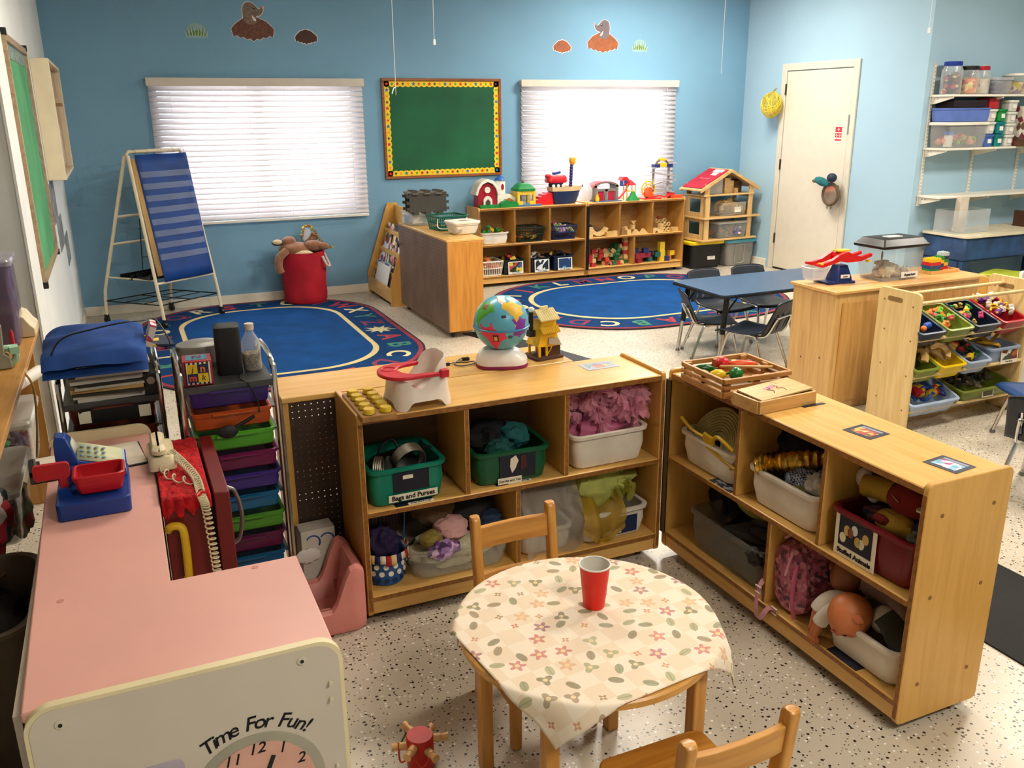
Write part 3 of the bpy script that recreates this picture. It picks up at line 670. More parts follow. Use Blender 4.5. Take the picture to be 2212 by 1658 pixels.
def pieces(spec, label, cat, group, name):
    """loose pieces: spec = [(mesh, (x,y,z), rot)]"""
    out = []
    for me, p, r in spec:
        o = bpy.data.objects.new(name, me); C.objects.link(o); o.location = p; o.rotation_euler = r; out.append(tag(o, label.replace('{c}', cname(me)), cat, group))
    return out
def heap(name, label, cat, group, meshes, c, sx, sy, z0, n, dz=.015, seed=1, rz=0, flat=False):
    rnd = random.Random(seed); sp = []; ca, sa = math.cos(rz), math.sin(rz)
    for i in range(n):
        lx, ly = rnd.uniform(-sx, sx), rnd.uniform(-sy, sy); k = 1 - max(abs(lx) / sx, abs(ly) / sy)
        r_ = (0, 0, rnd.uniform(0, 6.3)) if flat else (rnd.uniform(-.9, .9), rnd.uniform(-.9, .9), rnd.uniform(0, 6.3))
        sp.append((meshes[rnd.randrange(len(meshes))], (c[0] + lx * ca - ly * sa, c[1] + lx * sa + ly * ca, z0 + k * dz + rnd.uniform(0, .006)), r_))
    return pieces(sp, label, cat, group, name)
def mm(g, mat, nm='toy_piece'):
    me = g.mesh(nm); me.materials.append(mat); return me
def bitset(cols, s=.02):
    """a handful of small toy shapes in several colours"""
    o = []
    for i, c in enumerate(cols):
        k = i % 4
        if k == 0: g = G().box(-s, -s * .6, -s * .5, s, s * .6, s * .5).cyl((-s * .5, 0, s * .5), (-s * .5, 0, s * .8), s * .35, n=8).cyl((s * .5, 0, s * .5), (s * .5, 0, s * .8), s * .35, n=8)
        elif k == 1: g = G().lathe([(s * .3, -s), (s * .8, -s * .8), (s * .9, 0), (s * .5, s * .5), (s * .35, s * 1.1)], 10)
        elif k == 2: g = G().tube([(s * 1.1 * math.cos(a), s * 1.1 * math.sin(a), 0) for a in (.6 * j for j in range(9))], s * .3, 6)
        else: g = G().ell((0, 0, 0), (s * 1.2, s * .7, s * .6), 12, 8).ell((s, 0, s * .5), (s * .5, s * .45, s * .45), 10, 6)
        o.append(mm(g, c))
    return o
# ---------------------------------------------------------------- back storage shelves
YE = 7.92
storage('long wooden cubby shelf holding baskets under the green bulletin board', (3.148, YE, 0), 0, 1.185, .765, .32, (.385, .77), (.545,), .415)
storage('long wooden cubby shelf of loose blocks under the right window', (4.338, YE, 0), 0, 1.18, .765, .32, (.385, .78), (.57,), .415, hinge=True)
ze, zl = .416, .106
# upper row E
bin_('white bin of toy pieces on the upper shelf beside the green basket shelf', (3.335, YE + .14, ze), 0, .30, .24, .115, M('#e4ddcf', .4))
heap('toy_piece', '{c} toy piece heaped in the white upper bin', 'toy', 'toys in the white upper bin', bitset([GRN, YEL, M('#7a5230'), GRN], .026), (3.335, YE + .14), .11, .08, ze + .10, 26, .05, 2)
slotbasket('black slotted basket in the middle upper cubby', (3.72, YE + .15, ze), 0, .31, .25, .145, M('#12241f', .4), sp=.018)
heap('toy_piece', '{c} toy piece in the black slotted basket', 'toy', 'toys in the black slotted basket', bitset([YEL, WHT, M('#c8b070'), ORA], .022), (3.72, YE + .15), .10, .08, ze + .03, 16, .02, 3)
slotbasket('navy slotted basket of pink toys in the upper cubby by the hinge', (4.10, YE + .15, ze), 0, .285, .25, .14, M('#1c2a55', .4), sp=.018)
heap('toy_piece', '{c} toy piece in the navy slotted basket', 'toy', 'toys in the navy slotted basket', bitset([M('#d04a86'), M('#b79ac0'), WHT, M('#7fa65a')], .028), (4.10, YE + .15), .10, .08, ze + .08, 22, .08, 4)
# lower row E
slotbasket('white slotted basket of orange toys on the bottom shelf', (3.29, YE + .14, zl), 0, .245, .25, .15, M('#e6e0d2', .4), sp=.022, bw=.009)
heap('toy_piece', '{c} toy piece in the white slotted basket', 'toy', 'toys in the white slotted basket', bitset([ORA, RED, YEL, ORA], .028), (3.29, YE + .14), .09, .09, zl + .08, 26, .07, 5)
def labelbin(label, x, tint, cols, words, title, seed):
    o = bin_(label, (x, YE + .14, zl), 0, .225, .25, .15, tint, tp=.92, r=.02)
    t = T('label_card', 'white-bordered picture card "%s" on a dark bin of the bottom shelf' % title, 'label card', (x + .01, YE + .008, zl + .068)); t.parent = None
    t.rotation_euler = (-.06, 0, 0)
    G().box(-.082, -.001, -.062, .082, .0, .062).obj('card', WHITE, t); G().box(-.07, -.0022, -.04, .07, -.001, .054).obj('picture', words, t)
    txt(title, .02, INK, t, (0, -.0014, -.051), FRONT, shear=.2)
    heap('toy_piece', '{c} toy piece heaped in the ' + label.split(' with')[0], 'toy', 'toys in the ' + title + ' bin', bitset(cols, .03), (x, YE + .14), .075, .08, zl + .12, 12, .05, seed)
labelbin('dark green bin with a card of coloured toys', 3.53, M('#16261f', .4), [YEL, RED, BLK, BLK], blotch(('#2a5a8c', '#c33a3f', '#d5c23a', '#16301f', '#2f7a45'), 28), 'Train Parts', 11)
labelbin('black bin with a card of a white toy', 3.82, M('#171c26', .4), [WHT, M('#8a6a50'), BLK, WHT], blotch(('#10202c', '#10202c', '#10202c', '#dfe3e8', '#10202c'), 30), 'Train Tracks', 12)
labelbin('navy bin with a blue picture card', 4.08, M('#16233f', .4), [YEL, BLK, RED, BLK], blotch(('#0f3a6a', '#0f3a6a', '#0f3a6a', '#5aa0c0'), 30), 'Cars & Trucks', 13)
# F: loose wooden blocks
nat = wood('#d9b983', '#c7a36a', 0); nat2 = wood('#cfa868', '#b78e50', 0)
def blk(w, d, h, mat): return mm(G().box(-w / 2, -d / 2, 0, w / 2, d / 2, h), mat, 'wooden_block')
def tri(w, h, d, mat): return mm(G().prism([(-w / 2, 0), (w / 2, 0), (0, h)], -d / 2, d / 2, 'xz'), mat, 'wooden_block')
def arc(r0, r1, d, mat, a0=0, a1=PI): 
    p = [(r1 * math.cos(a0 + (a1 - a0) * i / 10), r1 * math.sin(a0 + (a1 - a0) * i / 10)) for i in range(11)] + [(r0 * math.cos(a1 - (a1 - a0) * i / 10), r0 * math.sin(a1 - (a1 - a0) * i / 10)) for i in range(11)]
    return mm(G().prism(p, -d / 2, d / 2, 'xz'), mat, 'wooden_block')
B1, B2, B3 = blk(.05, .04, .05, nat), blk(.09, .045, .045, nat2), blk(.14, .04, .035, nat)
X = 4.345
pieces([(B1, (X + .055, YE + .06, ze), (0, 0, .1)), (B1, (X + .055, YE + .06, ze + .05), (0, 0, .3)), (arc(.09, .13, .04, nat, PI * 1.15, PI * 1.85), (X + .16, YE + .07, ze + .135), (0, 0, .1)), (blk(.16, .04, .03, M('#5d4a38', .6)), (X + .15, YE + .12, ze + .06), (0, .45, .2)), (B2, (X + .275, YE + .05, ze), (0, 0, .1)), (B1, (X + .345, YE + .05, ze), (0, 0, -.1))],
       'natural wooden block in the cubby next to the hinge', 'block', 'natural blocks in the left upper cubby', 'wooden_block')
pieces([(blk(.05, .05, .07, M('#8a6a40', .6)), (X + .44, YE + .07, ze), (0, 0, .2)), (B2, (X + .49, YE + .10, ze + .02), (0, -.5, .3)), (B1, (X + .505, YE + .05, ze), (0, 0, .1)), (tri(.10, .05, .04, nat), (X + .60, YE + .05, ze), (0, 0, 0)), (tri(.10, .05, .04, nat), (X + .695, YE + .06, ze), (0, 0, .1)), (tri(.09, .045, .05, nat2), (X + .58, YE + .1, ze + .135), (0, PI, .4)), (B1, (X + .585, YE + .1, ze + .045), (0, 0, .5))],
       'natural wooden block or triangle in the centre upper cubby', 'block', 'natural blocks in the centre upper cubby', 'wooden_block')
def ringblock(n, mat):
    g = G()
    for i in range(n): g.tube([(i * .05 + .018 * math.cos(a), 0, .022 + .018 * math.sin(a)) for a in (2 * PI * k / 12 for k in range(12))], .008, 8, True)
    return mm(g, mat, 'wooden_block')
pieces([(ringblock(3, nat), (X + .96, YE + .06, ze), (0, 0, .1)), (ringblock(2, nat), (X + .99, YE + .10, ze + .05), (0, 0, .1)), (ringblock(3, nat), (X + .90, YE + .12, ze + .09), (0, 0, .05)), (arc(.02, .05, .04, nat), (X + .845, YE + .05, ze), (0, 0, 0)), (blk(.05, .04, .09, nat), (X + .91, YE + .06, ze), (0, 0, .3)), (B2, (X + 1.07, YE + .05, ze), (0, 0, .2)), (arc(.01, .03, .03, M('#8a3a20', .5)), (X + .93, YE + .12, ze + .13), (0, 0, 0))],
       'wooden ring or arch block in the upper cubby nearest the dollhouse', 'block', 'ring blocks in the right upper cubby', 'wooden_block')
rnd = random.Random(21)
cb4 = [blk(.045, .04, .04, m_) for m_ in (M('#b3262b', .5), nat, M('#1f6a3a', .5), nat2, M('#c9402a', .5), nat)]
sp = []
for i in range(64):
    x = rnd.uniform(.03, .53); lay = rnd.randrange(0, 3 + (1 if x > .15 else 0) + (1 if x > .42 else 0)); col = cb4[rnd.randrange(6)] if x > .2 else cb4[rnd.choice((1, 3, 5, 0))]
    if x > .33 and x < .45: col = cb4[rnd.choice((2, 2, 1, 0))]
    sp.append((col, (X + x, YE + .05 + rnd.uniform(0, .1) + .02 * lay, zl + .041 * lay), (0, 0, rnd.uniform(-.5, .5)) if rnd.random() < .7 else (.5, .3, rnd.uniform(0, 3))))
for i in range(6): sp.append((cb4[(1, 0, 1, 0, 3, 1)[i]], (X + .50, YE + .10, zl + .06 + i * .041), (0, 0, rnd.uniform(-.3, .3))))
pieces(sp, '{c} cube block piled on the bottom shelf', 'block', 'cube blocks piled on the bottom shelf', 'wooden_block')
cb5 = [blk(.06, .05, .05, m_) for m_ in (M('#8e1f35', .5), M('#1d2f5e', .5), M('#d8b528', .5), M('#1d5a50', .5), M('#d26a24', .5))]
sp = []
for i in range(30):
    x = rnd.uniform(0, 1); k = 0 if x < .35 else (1 if x < .45 else (3 if x < .6 else (2 if x < .75 else 4)))
    if rnd.random() < .25: k = rnd.randrange(5)
    lay = rnd.randrange(0, 3 if x < .3 else 2); sp.append((cb5[1 if (lay == 2) else k], (X + .62 + x * .50, YE + .05 + rnd.uniform(0, .12), zl + lay * .051), (0, 0, rnd.uniform(-.5, .5))))
for i in range(4): sp.append((cb5[2], (X + .935, YE + .07, zl + i * .051), (0, 0, .05)))
pieces(sp, '{c} large block stacked on the bottom shelf near the black tote', 'block', '{c} large blocks on the bottom shelf', 'wooden_block')
# ---------------------------------------------------------------- toys on top of the back shelves
ZT = .766
t = T('toy_barn', 'red and white toy barn with blue silo on the shelf', 'toy barn', (3.17, YE + .08, ZT))
rd, wh, gn = M('#a3172a', .35), M('#ece6da', .4), M('#13803a', .4)
gam = [(0, 0), (.23, 0), (.23, .15), (.20, .22), (.115, .265), (.03, .22), (0, .15)]
G().prism([(.02, 0), (.21, 0), (.21, .15), (.185, .2), (.115, .235), (.045, .2), (.02, .15)], .02, .14, 'xz').obj('barn_body', rd, t)
outer = [(-.015, .13), (.01, .20), (.05, .25), (.115, .275), (.18, .25), (.22, .20), (.245, .13)]; inner = [(x * .82 + .0207, z * .88 + .003) for x, z in outer]
G().prism(outer + inner[::-1], .0, .15, 'xz').obj('roof', wh, t, bev=.004)
G().prism([(.07, 0), (.16, 0), (.16, .08), (.14, .105), (.115, .115), (.09, .105), (.07, .08)], .005, .02, 'xz').obj('door', wh, t); G().prism([(.09, 0), (.14, 0), (.14, .06), (.115, .085), (.09, .06)], .002, .006, 'xz').obj('doorway', M('#4a3a35', .7), t)
G().prism(circ(.03, 14, .115, .17), .01, .022, 'xz').obj('loft_window', wh, t)
G().lathe([(.05, 0), (.05, .25), (.045, .26)], 20, (.28, .09, 0)).obj('silo', wh, t); G().lathe([(.058, .25), (.045, .275), (.015, .29), (.012, .3)], 20, (.28, .09, 0)).obj('silo_roof', M('#2b5ea8', .4), t)
G().prism(circ(.014, 12, .285, .19, .03), .035, .045, 'xz').obj('silo_window', rd, t)
G().prism([(.23, 0), (.25, 0), (.25, .08), (.40, .06), (.40, 0), (.42, 0), (.42, .08), (.37, .115), (.30, .125), (.23, .11)], .04, .12, 'xz').obj('lean_to', wh, t)
G().prism([(.30, 0), (.40, 0), (.40, .055), (.35, .085), (.30, .055)], .03, .1, 'xz').obj('stable', M('#b06a35', .5), t)
G().prism([(.02, 0), (.26, 0), (.26, .025), (.18, .03), (.02, .03)], -.03, .02, 'xz').obj('lawn', gn, t); G().prism([(.23, 0), (.42, 0), (.42, .03), (.39, .055), (.35, .045), (.30, .07), (.25, .05), (.23, .03)], -.04, .02, 'xz').obj('bush', gn, t)
t = T('toy_gazebo', 'yellow toy gazebo with green roof beside the toy barn', 'toy gazebo', (3.685, YE + .14, ZT))
yl = M('#e8c23a', .4)
for a, b in ((-1, -1), (1, -1), (-1, 1), (1, 1)): G().box(a * .085 - .013, b * .07 - .013, .015, a * .085 + .013, b * .07 + .013, .15).obj('post', yl, t)
G().box(-.085, -.08, .015, -.035, -.07, .05).box(.035, -.08, .015, .085, -.07, .05).box(-.085, -.08, .11, .085, -.07, .15).box(-.095, -.07, .015, -.085, .07, .15).obj('wall', yl, t)
G().box(-.11, -.1, 0, .16, .1, .015).obj('base', M('#4a6f9a', .5), t)
G().loft([[(p[0] * s, p[1] * s, z) for p in rr(.2, .17, .02, 3)] for s, z in ((1.02, .145), (1.02, .165), (.9, .175), (.62, .21), (.3, .22))]).obj('roof', gn, t); G().lathe([(.008, .215), (.012, .23), (.006, .245), (.002, .262)], 10).obj('finial', M('#7a5a3a', .5), t)
G().prism([(0, 0), (.20, 0), (.20, .115), (.13, .115), (.12, .10), (.085, .10), (.075, .08), (.045, .08), (.035, .055), (.015, .05), (0, .03)], -.07, .05, 'xz').thing('toy_staircase', 'solid red stepped toy block beside the green roofed gazebo', 'toy', M('#cf1822', .35), loc=(3.80, YE + .16, ZT), bev=.004)
t = T('toy_boat', 'navy toy boat with red cabin and yellow-topped mast', 'toy boat', (4.135, YE + .14, ZT)); t.scale = (1.18, 1.1, 1.12)
nv = M('#16284f', .35)
def hull(zz, s, o): return [(o + p[0] * s, p[1] * (.6 + .4 * s), zz) for p in [(-.13, -.06), (-.05, -.075), (.05, -.07), (.12, -.04), (.155, 0), (.12, .04), (.05, .07), (-.05, .075), (-.13, .06), (-.145, 0)]]
G().loft([hull(0, .78, -.005), hull(.06, .92, 0), hull(.115, 1, .005)]).obj('hull', nv, t); G().loft([hull(.112, 1.05, .005), hull(.15, 1.12, .01), hull(.15, 1.0, .01), hull(.115, .93, .005)], False, False, closed=True).obj('deck_rail', M('#dcbf90', .45), t)
G().loft([hull(.114, .95, .005), hull(.118, .95, .005)]).obj('deck', M('#dcbf90', .45), t)
G().lathe([(.07, .118), (.068, .19)], 14, (-.075, 0, 0), 1, .7).obj('cabin', nv, t)
for a in (-.12, -.075, -.03): G().prism(circ(.014, 10, a, .16), -.055, -.045, 'xz').obj('porthole', WHITE, t)
G().loft([[(-.075 + p[0] * s, p[1] * s, z) for p in rr(.18, .12, .03, 4)] for s, z in ((.9, .185), (1.02, .20), (.95, .235), (.8, .25))]).obj('cabin_roof', M('#cf1f2c', .35), t); G().obox((-.07, 0, .27), (.06, .05, .02), (0, -.2, 0)).obj('hatch', M('#24468c', .4), t); G().ell((-.15, 0, .245), (.03, .02, .018)).obj('bow_lamp', RED, t)
g = G().cyl((.065, 0, .118), (.075, 0, .34), .014, n=10)
for i in range(7): g.lathe([(.014, 0), (.018, .008), (.014, .016)], 10, (.066 + i * .001, 0, .15 + i * .026))
g.obj('mast', M('#23265e', .4), t); G().loft([[(.08 + p[0] * s, p[1] * s, z) for p in rr(.055, .05, .012, 3)] for s, z in ((.5, .335), (.9, .355), (1, .39), (.8, .40))]).obj('crow_nest', M('#e2a318', .4), t); G().cyl((.16, 0, .14), (.185, 0, .15), .01, n=8).obj('anchor_post', nv, t)
t = G().ell((0, 0, .085), (.055, .05, .09), 18, 12, amp=.3, fr=3).thing('plastic_bag', 'crumpled clear plastic bag between the boat and fire station', 'bag', sheer('#e8e4e0', .55), loc=(4.415, YE + .16, ZT))
t = T('toy_fire_station', 'grey toy fire station with red doors and red roof', 'toy building', (4.475, YE + .11, ZT))
gy = M('#7a716c', .5, bump=.3, bscale=40)
G().box(.0, .0, .005, .03, .13, .16).box(.25, 0, .005, .28, .13, .16).box(.125, 0, .005, .155, .02, .12).box(.03, 0, .10, .25, .02, .125).obj('wall', gy, t)
arcp = lambda r0, r1, k=.35: [(.14 + r1 * math.cos(PI * i / 14), .14 + k * r1 * math.sin(PI * i / 14)) for i in range(15)] + [(.14 + r0 * math.cos(PI * (14 - i) / 14), .14 + k * r0 * math.sin(PI * (14 - i) / 14)) for i in range(15)]
G().prism(arcp(.115, .145), 0, .13, 'xz').obj('front_arch', gy, t); G().prism(arcp(.140, .152, .38), .012, .15, 'xz').obj('roof', M('#c22a38', .4), t)
for x in (.045, .165): G().box(x, .006, .005, x + .07, .014, .10).obj('door', M('#a31b30', .4), t)
G().lathe([(.02, 0), (.022, .04), (.012, .06), (.014, .075)], 12, (.015, -.03, 0)).obj('hydrant', YEL, t); G().box(-.01, -.05, 0, .30, .14, .006).obj('base', M('#3a5f8c', .5), t)
t = T('toy_playground', 'toy playground with red slide and gazebo beside the fire station', 'toy playground', (4.86, YE + .14, ZT))
for a, b in ((-.05, -.03), (.05, -.03), (-.05, .04), (.05, .04)): G().cyl((a + .05, b, 0), (a + .05, b, .16), .006, n=8).obj('post', YEL, t)
G().loft([[(.05 + p[0] * s, p[1] * s, z) for p in circ(.07, 6)] for s, z in ((1, .15), (.9, .165), (.1, .205))]).obj('roof', M('#d2232e', .4), t); G().prism(circ(.055, 6, .05, 0), .085, .095).obj('platform', M('#d8b84a', .5), t)
G().loft([[(-.11 + .13 * s, y_, .01 + .13 * s ** 1.6 + dz) for y_, dz in ((-.03, .015), (-.03, 0), (.0, 0), (.0, .015))] for s in (0, .25, .5, .75, 1)]).obj('slide', M('#d2232e', .4), t)
G().box(-.05, -.02, .14, -.04, .04, .21).box(.0, -.02, .14, .01, .04, .21).obj('slide_tower', BLU, t); G().prism([(-.07, .2), (.03, .2), (-.0, .235), (-.05, .235)], -.03, .05, 'xz').obj('tower_roof', M('#d2232e', .4), t)
G().loft([[(.04 + p[0] * s, -.08 + p[1] * s, z) for p in rr(.14, .09, .02, 3)] for s, z in ((1, 0), (.95, .01), (.5, .045), (.22, .09))]).obj('green_hill', gn, t)
t = T('toy_ferris_wheel', 'yellow and orange toy wheel standing before the ramp tower', 'toy wheel', (5.13, YE + .13, ZT))
g = G().tube([(.08 * math.cos(a), 0, .10 + .08 * math.sin(a)) for a in (2 * PI * k / 20 for k in range(20))], .008, 8, True).tube([(.05 * math.cos(a), .0, .10 + .05 * math.sin(a)) for a in (2 * PI * k / 16 for k in range(16))], .006, 8, True)
for k in range(6): g.cyl((0, 0, .10), (.08 * math.cos(k * PI / 3), 0, .10 + .08 * math.sin(k * PI / 3)), .005, n=6)
g.obj('wheel', M('#e0b62a', .4), t); G().prism([(-.06, 0), (.06, 0), (.012, .12), (-.012, .12)], -.035, -.02, 'xz').obj('stand', M('#e2552a', .4), t)
G().lathe([(.03, 0), (.035, .03), (.02, .07), (.01, .09)], 14, (-.05, -.05, .03)).obj('figure', M('#e2552a', .4), t); G().box(-.09, -.08, 0, .12, .05, .012).obj('base', M('#c22a2e', .4), t)
t = T('toy_car_ramp', 'grey spiral toy car ramp tower with yellow and blue top', 'toy ramp', (5.31, YE + .15, ZT))
gr = M('#9a9896', .45)
for x in (-.10, .09): G().cyl((x, .02, 0), (x, .02, .32), .014, n=10).obj('column', gr, t)
for i in range(4):
    zc = .05 + i * .085; s = 1 if i % 2 else -1
    G().loft([[(s * (-.13 + .28 * u), y_ + .05 * math.sin(PI * u), zc + .045 * u + dz) for y_, dz in ((-.05, .012), (-.05, 0), (.0, 0), (.0, .012))] for u in (0, .2, .4, .6, .8, 1)]).obj('ramp', gr, t)
G().tube([(.075 * math.cos(a) - .01, 0, .335 + .06 * math.sin(a)) for a in (PI * k / 10 for k in range(11))], .012, 8).obj('arch', M('#6d5a4a', .5), t); G().box(-.12, -.03, .315, -.05, .03, .35).box(.04, -.03, .315, .11, .03, .35).obj('carriage', M('#1f2c68', .4), t)
G().box(-.05, -.02, .32, .04, .03, .36).box(-.045, -.02, .385, .025, .02, .41).obj('loader', YEL, t)
G().loft([[(-.17 + .3 * u, y_, .005 + .02 * abs(math.sin(6 * u)) + dz) for y_, dz in ((-.09, .012), (-.09, 0), (-.05, 0), (-.05, .012))] for u in (k / 10 for k in range(11))]).obj('track', M('#c22a2e', .4), t); G().lathe([(.045, 0), (.045, .05)], 14, (.1, -.02, 0)).obj('base', M('#c3202b', .4), t)
G().box(-.07, -.02, 0, .07, .02, .02).box(-.07, -.02, .021, .07, .02, .034).thing('toy_rail', 'flat orange toy track piece at the end of the shelf top', 'toy', M('#d8562a', .45), loc=(5.44, YE + .05, ZT), rot=(0, 0, .15))
# ---------------------------------------------------------------- things on the divider shelf
zt = .756
t = T('storage_tub', 'clear tub of papers on the divider shelf near the book rack', 'tub', (2.33, 7.20, zt))
tub(.26, .32, .11, .9, .02).obj('tub_body', clear('#dfe2e2', .15), t); G().obox((-.02, 0, .05), (.2, .24, .06), (0, 0, .1)).obj('paper_stack', blotch(('#c9b79a', '#8f9aa5', '#d8d3c8', '#b89a6a'), 14), t)
t = T('foam_tile_stack', 'stack of dark interlocking foam mat tiles on the divider shelf', 'foam tiles', (2.36, 7.10, zt + .115))
def foam(w, h, n):
    p = []; e = .022
    for (ax, ay, bx, by) in ((0, 0, 1, 0), (1, 0, 1, 1), (1, 1, 0, 1), (0, 1, 0, 0)):
        nx, ny = (by - ay), -(bx - ax)
        for i in range(n):
            for f, o in ((.0, 0), (.3, 0), (.25, 1), (.75, 1), (.7, 0)):
                s = (i + f) / n; p.append(((ax + (bx - ax) * s) * w + nx * e * o, (ay + (by - ay) * s) * h + ny * e * o))
    return p
fm = M('#45423c', .8, bump=.2, bscale=80)
for i in range(3): G().prism(foam(.31, .155, 3), .012 * i - .02, .012 * i - .009, 'xz').obj('foam_tile', fm, t, loc=(-.17, .05 * i - .06, 0), rot=(-.12, 0, -.1))
G().prism(foam(.30, .15, 3), 0, .011, 'xy').obj('foam_tile', M('#6b665c', .8), t, loc=(-.17, -.06, .145), rot=(.05, 0, -.1))
slotbasket('green slotted plastic basket with white handle on the divider shelf', (2.42, 6.78, zt), .12, .27, .24, .115, M('#0f5a44', .4), sp=.018)
t2 = G().tube(bez([(-.13, -.10, .10), (-.14, -.13, .03), (-.02, -.135, .02), (.09, -.13, .05), (.13, -.11, .115)]), .004, 6).thing('basket_handle_cord', 'white wire handle folded down over the green slotted basket', 'handle', WHITE, loc=(2.42, 6.78, zt), rot=(0, 0, .12))
t = T('lidded_tub', 'white translucent tub with lid at the end of the divider shelf', 'tub', (2.435, 6.47, zt), .1)
tub(.225, .19, .085, .82, .03, .006).obj('tub_body', M('#d9d3c2', .4), t); G().loft([[(p[0] * s, p[1] * s, z) for p in rr(.235, .2, .035, 5)] for s, z in ((1, .082), (1.02, .088), (1.02, .096), (.96, .1), (.94, .097))]).obj('lid', M('#ebe6d8', .4), t)
card(t, (.01, 0, .0985), (0, 0, .2), .07, .045, M('#a88f78', .6), 'label'); card(t, (-.075, -.083, .05), (1.45, 0, -.1), .05, .06, M('#9a8f82', .6), 'label')
# ---------------------------------------------------------------- totes and dollhouse
def tote(label, loc, w, d, h, body, lid, lab=None):
    t = T('storage_tote', label, 'tote', loc)
    tub(w, d, h, .84, .04, .012).obj('tote_body', body, t)
    G().loft([[(p[0] * s, p[1] * s, h + z) for p in rr(w + .02, d + .02, .05, 5)] for s, z in ((1, -.028), (1.01, -.024), (1.01, .004), (.95, .012), (.93, .006), (.6, .006))]).obj('lid', lid, t, bev=.002)
    if lab: lab(t)
    return t
tote('black storage tote with yellow lid under the dollhouse', (5.80, 8.035, 0), .43, .34, .29, M('#0d0e12', .4), M('#e3c416', .4), lambda t: [card(t, (.06, -.154, .13), (PI / 2 - .1, 0, 0), .10, .075, WHITE, 'label'), txt('NOTE', .016, M('#8a6a60'), t, (.06, -.157, .12), (PI / 2 - .1, 0, 0))])
def tl(t):
    G().tube([(p[0] - .02, -.162 - .03 * 0, .14 + p[1]) for p in rr(.12, .2, .02, 3)], .004, 6, True).obj('embossed_panel', M('#a8a59d', .4), t, rot=(.06, 0, 0))
tote('grey translucent storage tote with teal lid beside the door', (6.24, 8.03, 0), .40, .36, .285, M('#9c9a94', .35, trans=.25), M('#4f9fb5', .4), tl)
t = T('dollhouse', 'open wooden dollhouse with red roof standing on two totes', 'dollhouse', (5.99, 7.97, .305), .06)
PN = wood('#dcb77c', '#c99f60', 0); PNZ = wood('#dcb77c', '#c99f60', 2)
hw, hd = .33, .16
G().box(-hw - .03, -hd - .02, 0, hw + .07, hd, .018).obj('floor_board', PN, t, bev=.003); G().box(-hw - .02, -hd - .03, .235, hw + .10, hd, .253).obj('floor_board', PN, t, bev=.003); G().box(-hw - .02, -hd - .01, .475, hw + .01, hd, .49).obj('floor_board', PN, t, bev=.003)
for z0, z1 in ((.018, .235), (.253, .475)):
    for x in (-hw, hw - .015): 
        G().box(x, -hd, z0, x + .016, -hd + .07, z1).box(x, hd - .06, z0, x + .016, hd, z1).box(x, -hd + .07, z0, x + .016, hd - .06, z0 + .05).box(x, -hd + .07, z1 - .03, x + .016, hd - .06, z1).obj('window_wall', PNZ, t, bev=.002)
    G().box(-hw, -hd, z0, -hw + .075, -hd + .016, z1).box(hw - .055, -hd, z0, hw, -hd + .016, z1).obj('post', PNZ, t, bev=.002)
for x in (-hw, hw - .05): G().box(x, -hd, .49, x + .06, -hd + .018, .60).box(x, hd - .018, .49, x + .06, hd, .60).obj('post', PNZ, t)
for s in (-1, 1):
    a = [(s * (hw + .07), .545), (0, .745), (0, .715), (s * (hw + .07), .515)] if s < 0 else [(0, .745), (s * (hw + .07), .545), (s * (hw + .07), .515), (0, .715)]
    for y0 in (-hd - .02, hd - .0): G().prism(a, y0, y0 + .02, 'xz').obj('gable_rafter', PN, t, bev=.002)
    G().prism([(p[0], p[1] + .0) for p in [(s * (hw + .08), .545), (0, .748), (0, .738), (s * (hw + .08), .535)]], -hd - .02, hd + .02, 'xz').obj('roof_panel', PN, t)
G().prism([(-hw - .055, .5625), (-.03, .738), (-.03, .734), (-hw - .055, .5585)], -hd, hd, 'xz').obj('red_roof_sheet', M('#b01c33', .6), t, loc=(0, 0, .005))
G().prism([(-.26, .6185), (-.10, .703), (-.10, .700), (-.26, .6155)], -.09, .0, 'xz').obj('paper_label', WHITE, t, loc=(0, 0, .007)); G().prism([(-.09, .708), (-.045, .732), (-.045, .729), (-.09, .705)], -.12, .03, 'xz').obj('paper_label', WHITE, t, loc=(0, 0, .007))
dl = Vector((5.99, 7.97, .305))
def boxlid(label, loc, w, d, h, mat, fill, rz=.06, name='clear_box', lid=None, labc=None):
    t = T(name, label, 'box', loc, rz); tub(w, d, h, .9, .02, .008).obj('box_body', mat, t)
    if lid: G().loft([[(p[0] * s, p[1] * s, h + z) for p in rr(w + .01, d + .01, .03, 4)] for s, z in ((1, -.012), (1.01, .004), (.97, .01))]).obj('lid', lid, t)
    if labc: card(t, (labc[0], -d * .465, h * .45), (PI / 2 - .06, 0, 0), labc[1], labc[2], labc[3], 'label')
    return t
boxlid('clear box of wooden blocks on the middle floor of the dollhouse', dl + Vector((.09, -.03, .255)), .36, .24, .14, clear('#e0d8c8', .12), None, labc=(.05, .09, .055, WHITE))
heap('wooden_block', 'natural wooden block in the clear box inside the dollhouse', 'block', 'blocks in the dollhouse box', [B1, B2, arc(.05, .08, .04, nat), B2], (dl.x + .09, dl.y - .03), .11, .06, dl.z + .30, 18, .09, 31)
boxlid('lidded clear box of craft shapes on the ground floor of the dollhouse', dl + Vector((.08, -.04, .02)), .42, .24, .165, clear('#d2d2ce', .12), None, lid=clear('#e6e2d8', .3), labc=(.06, .10, .08, blotch(('#4a4166', '#6d5f8c', '#3a4a3a', '#e5e2e6'), 30)))
heap('craft_shape', '{c} craft shape in the lidded box inside the dollhouse', 'craft piece', 'craft shapes in the dollhouse box', [mm(G().prism(star(.03, .6, 8), -.005, .005, 'xz'), M('#e0562a', .5)), mm(G().ell((0, 0, 0), (.03, .02, .02)), M('#3d5a34', .6)), mm(G().ell((0, 0, 0), (.02, .02, .03)), M('#54406b', .6))], (dl.x + .08, dl.y - .04), .16, .08, dl.z + .055, 26, .06, 32)
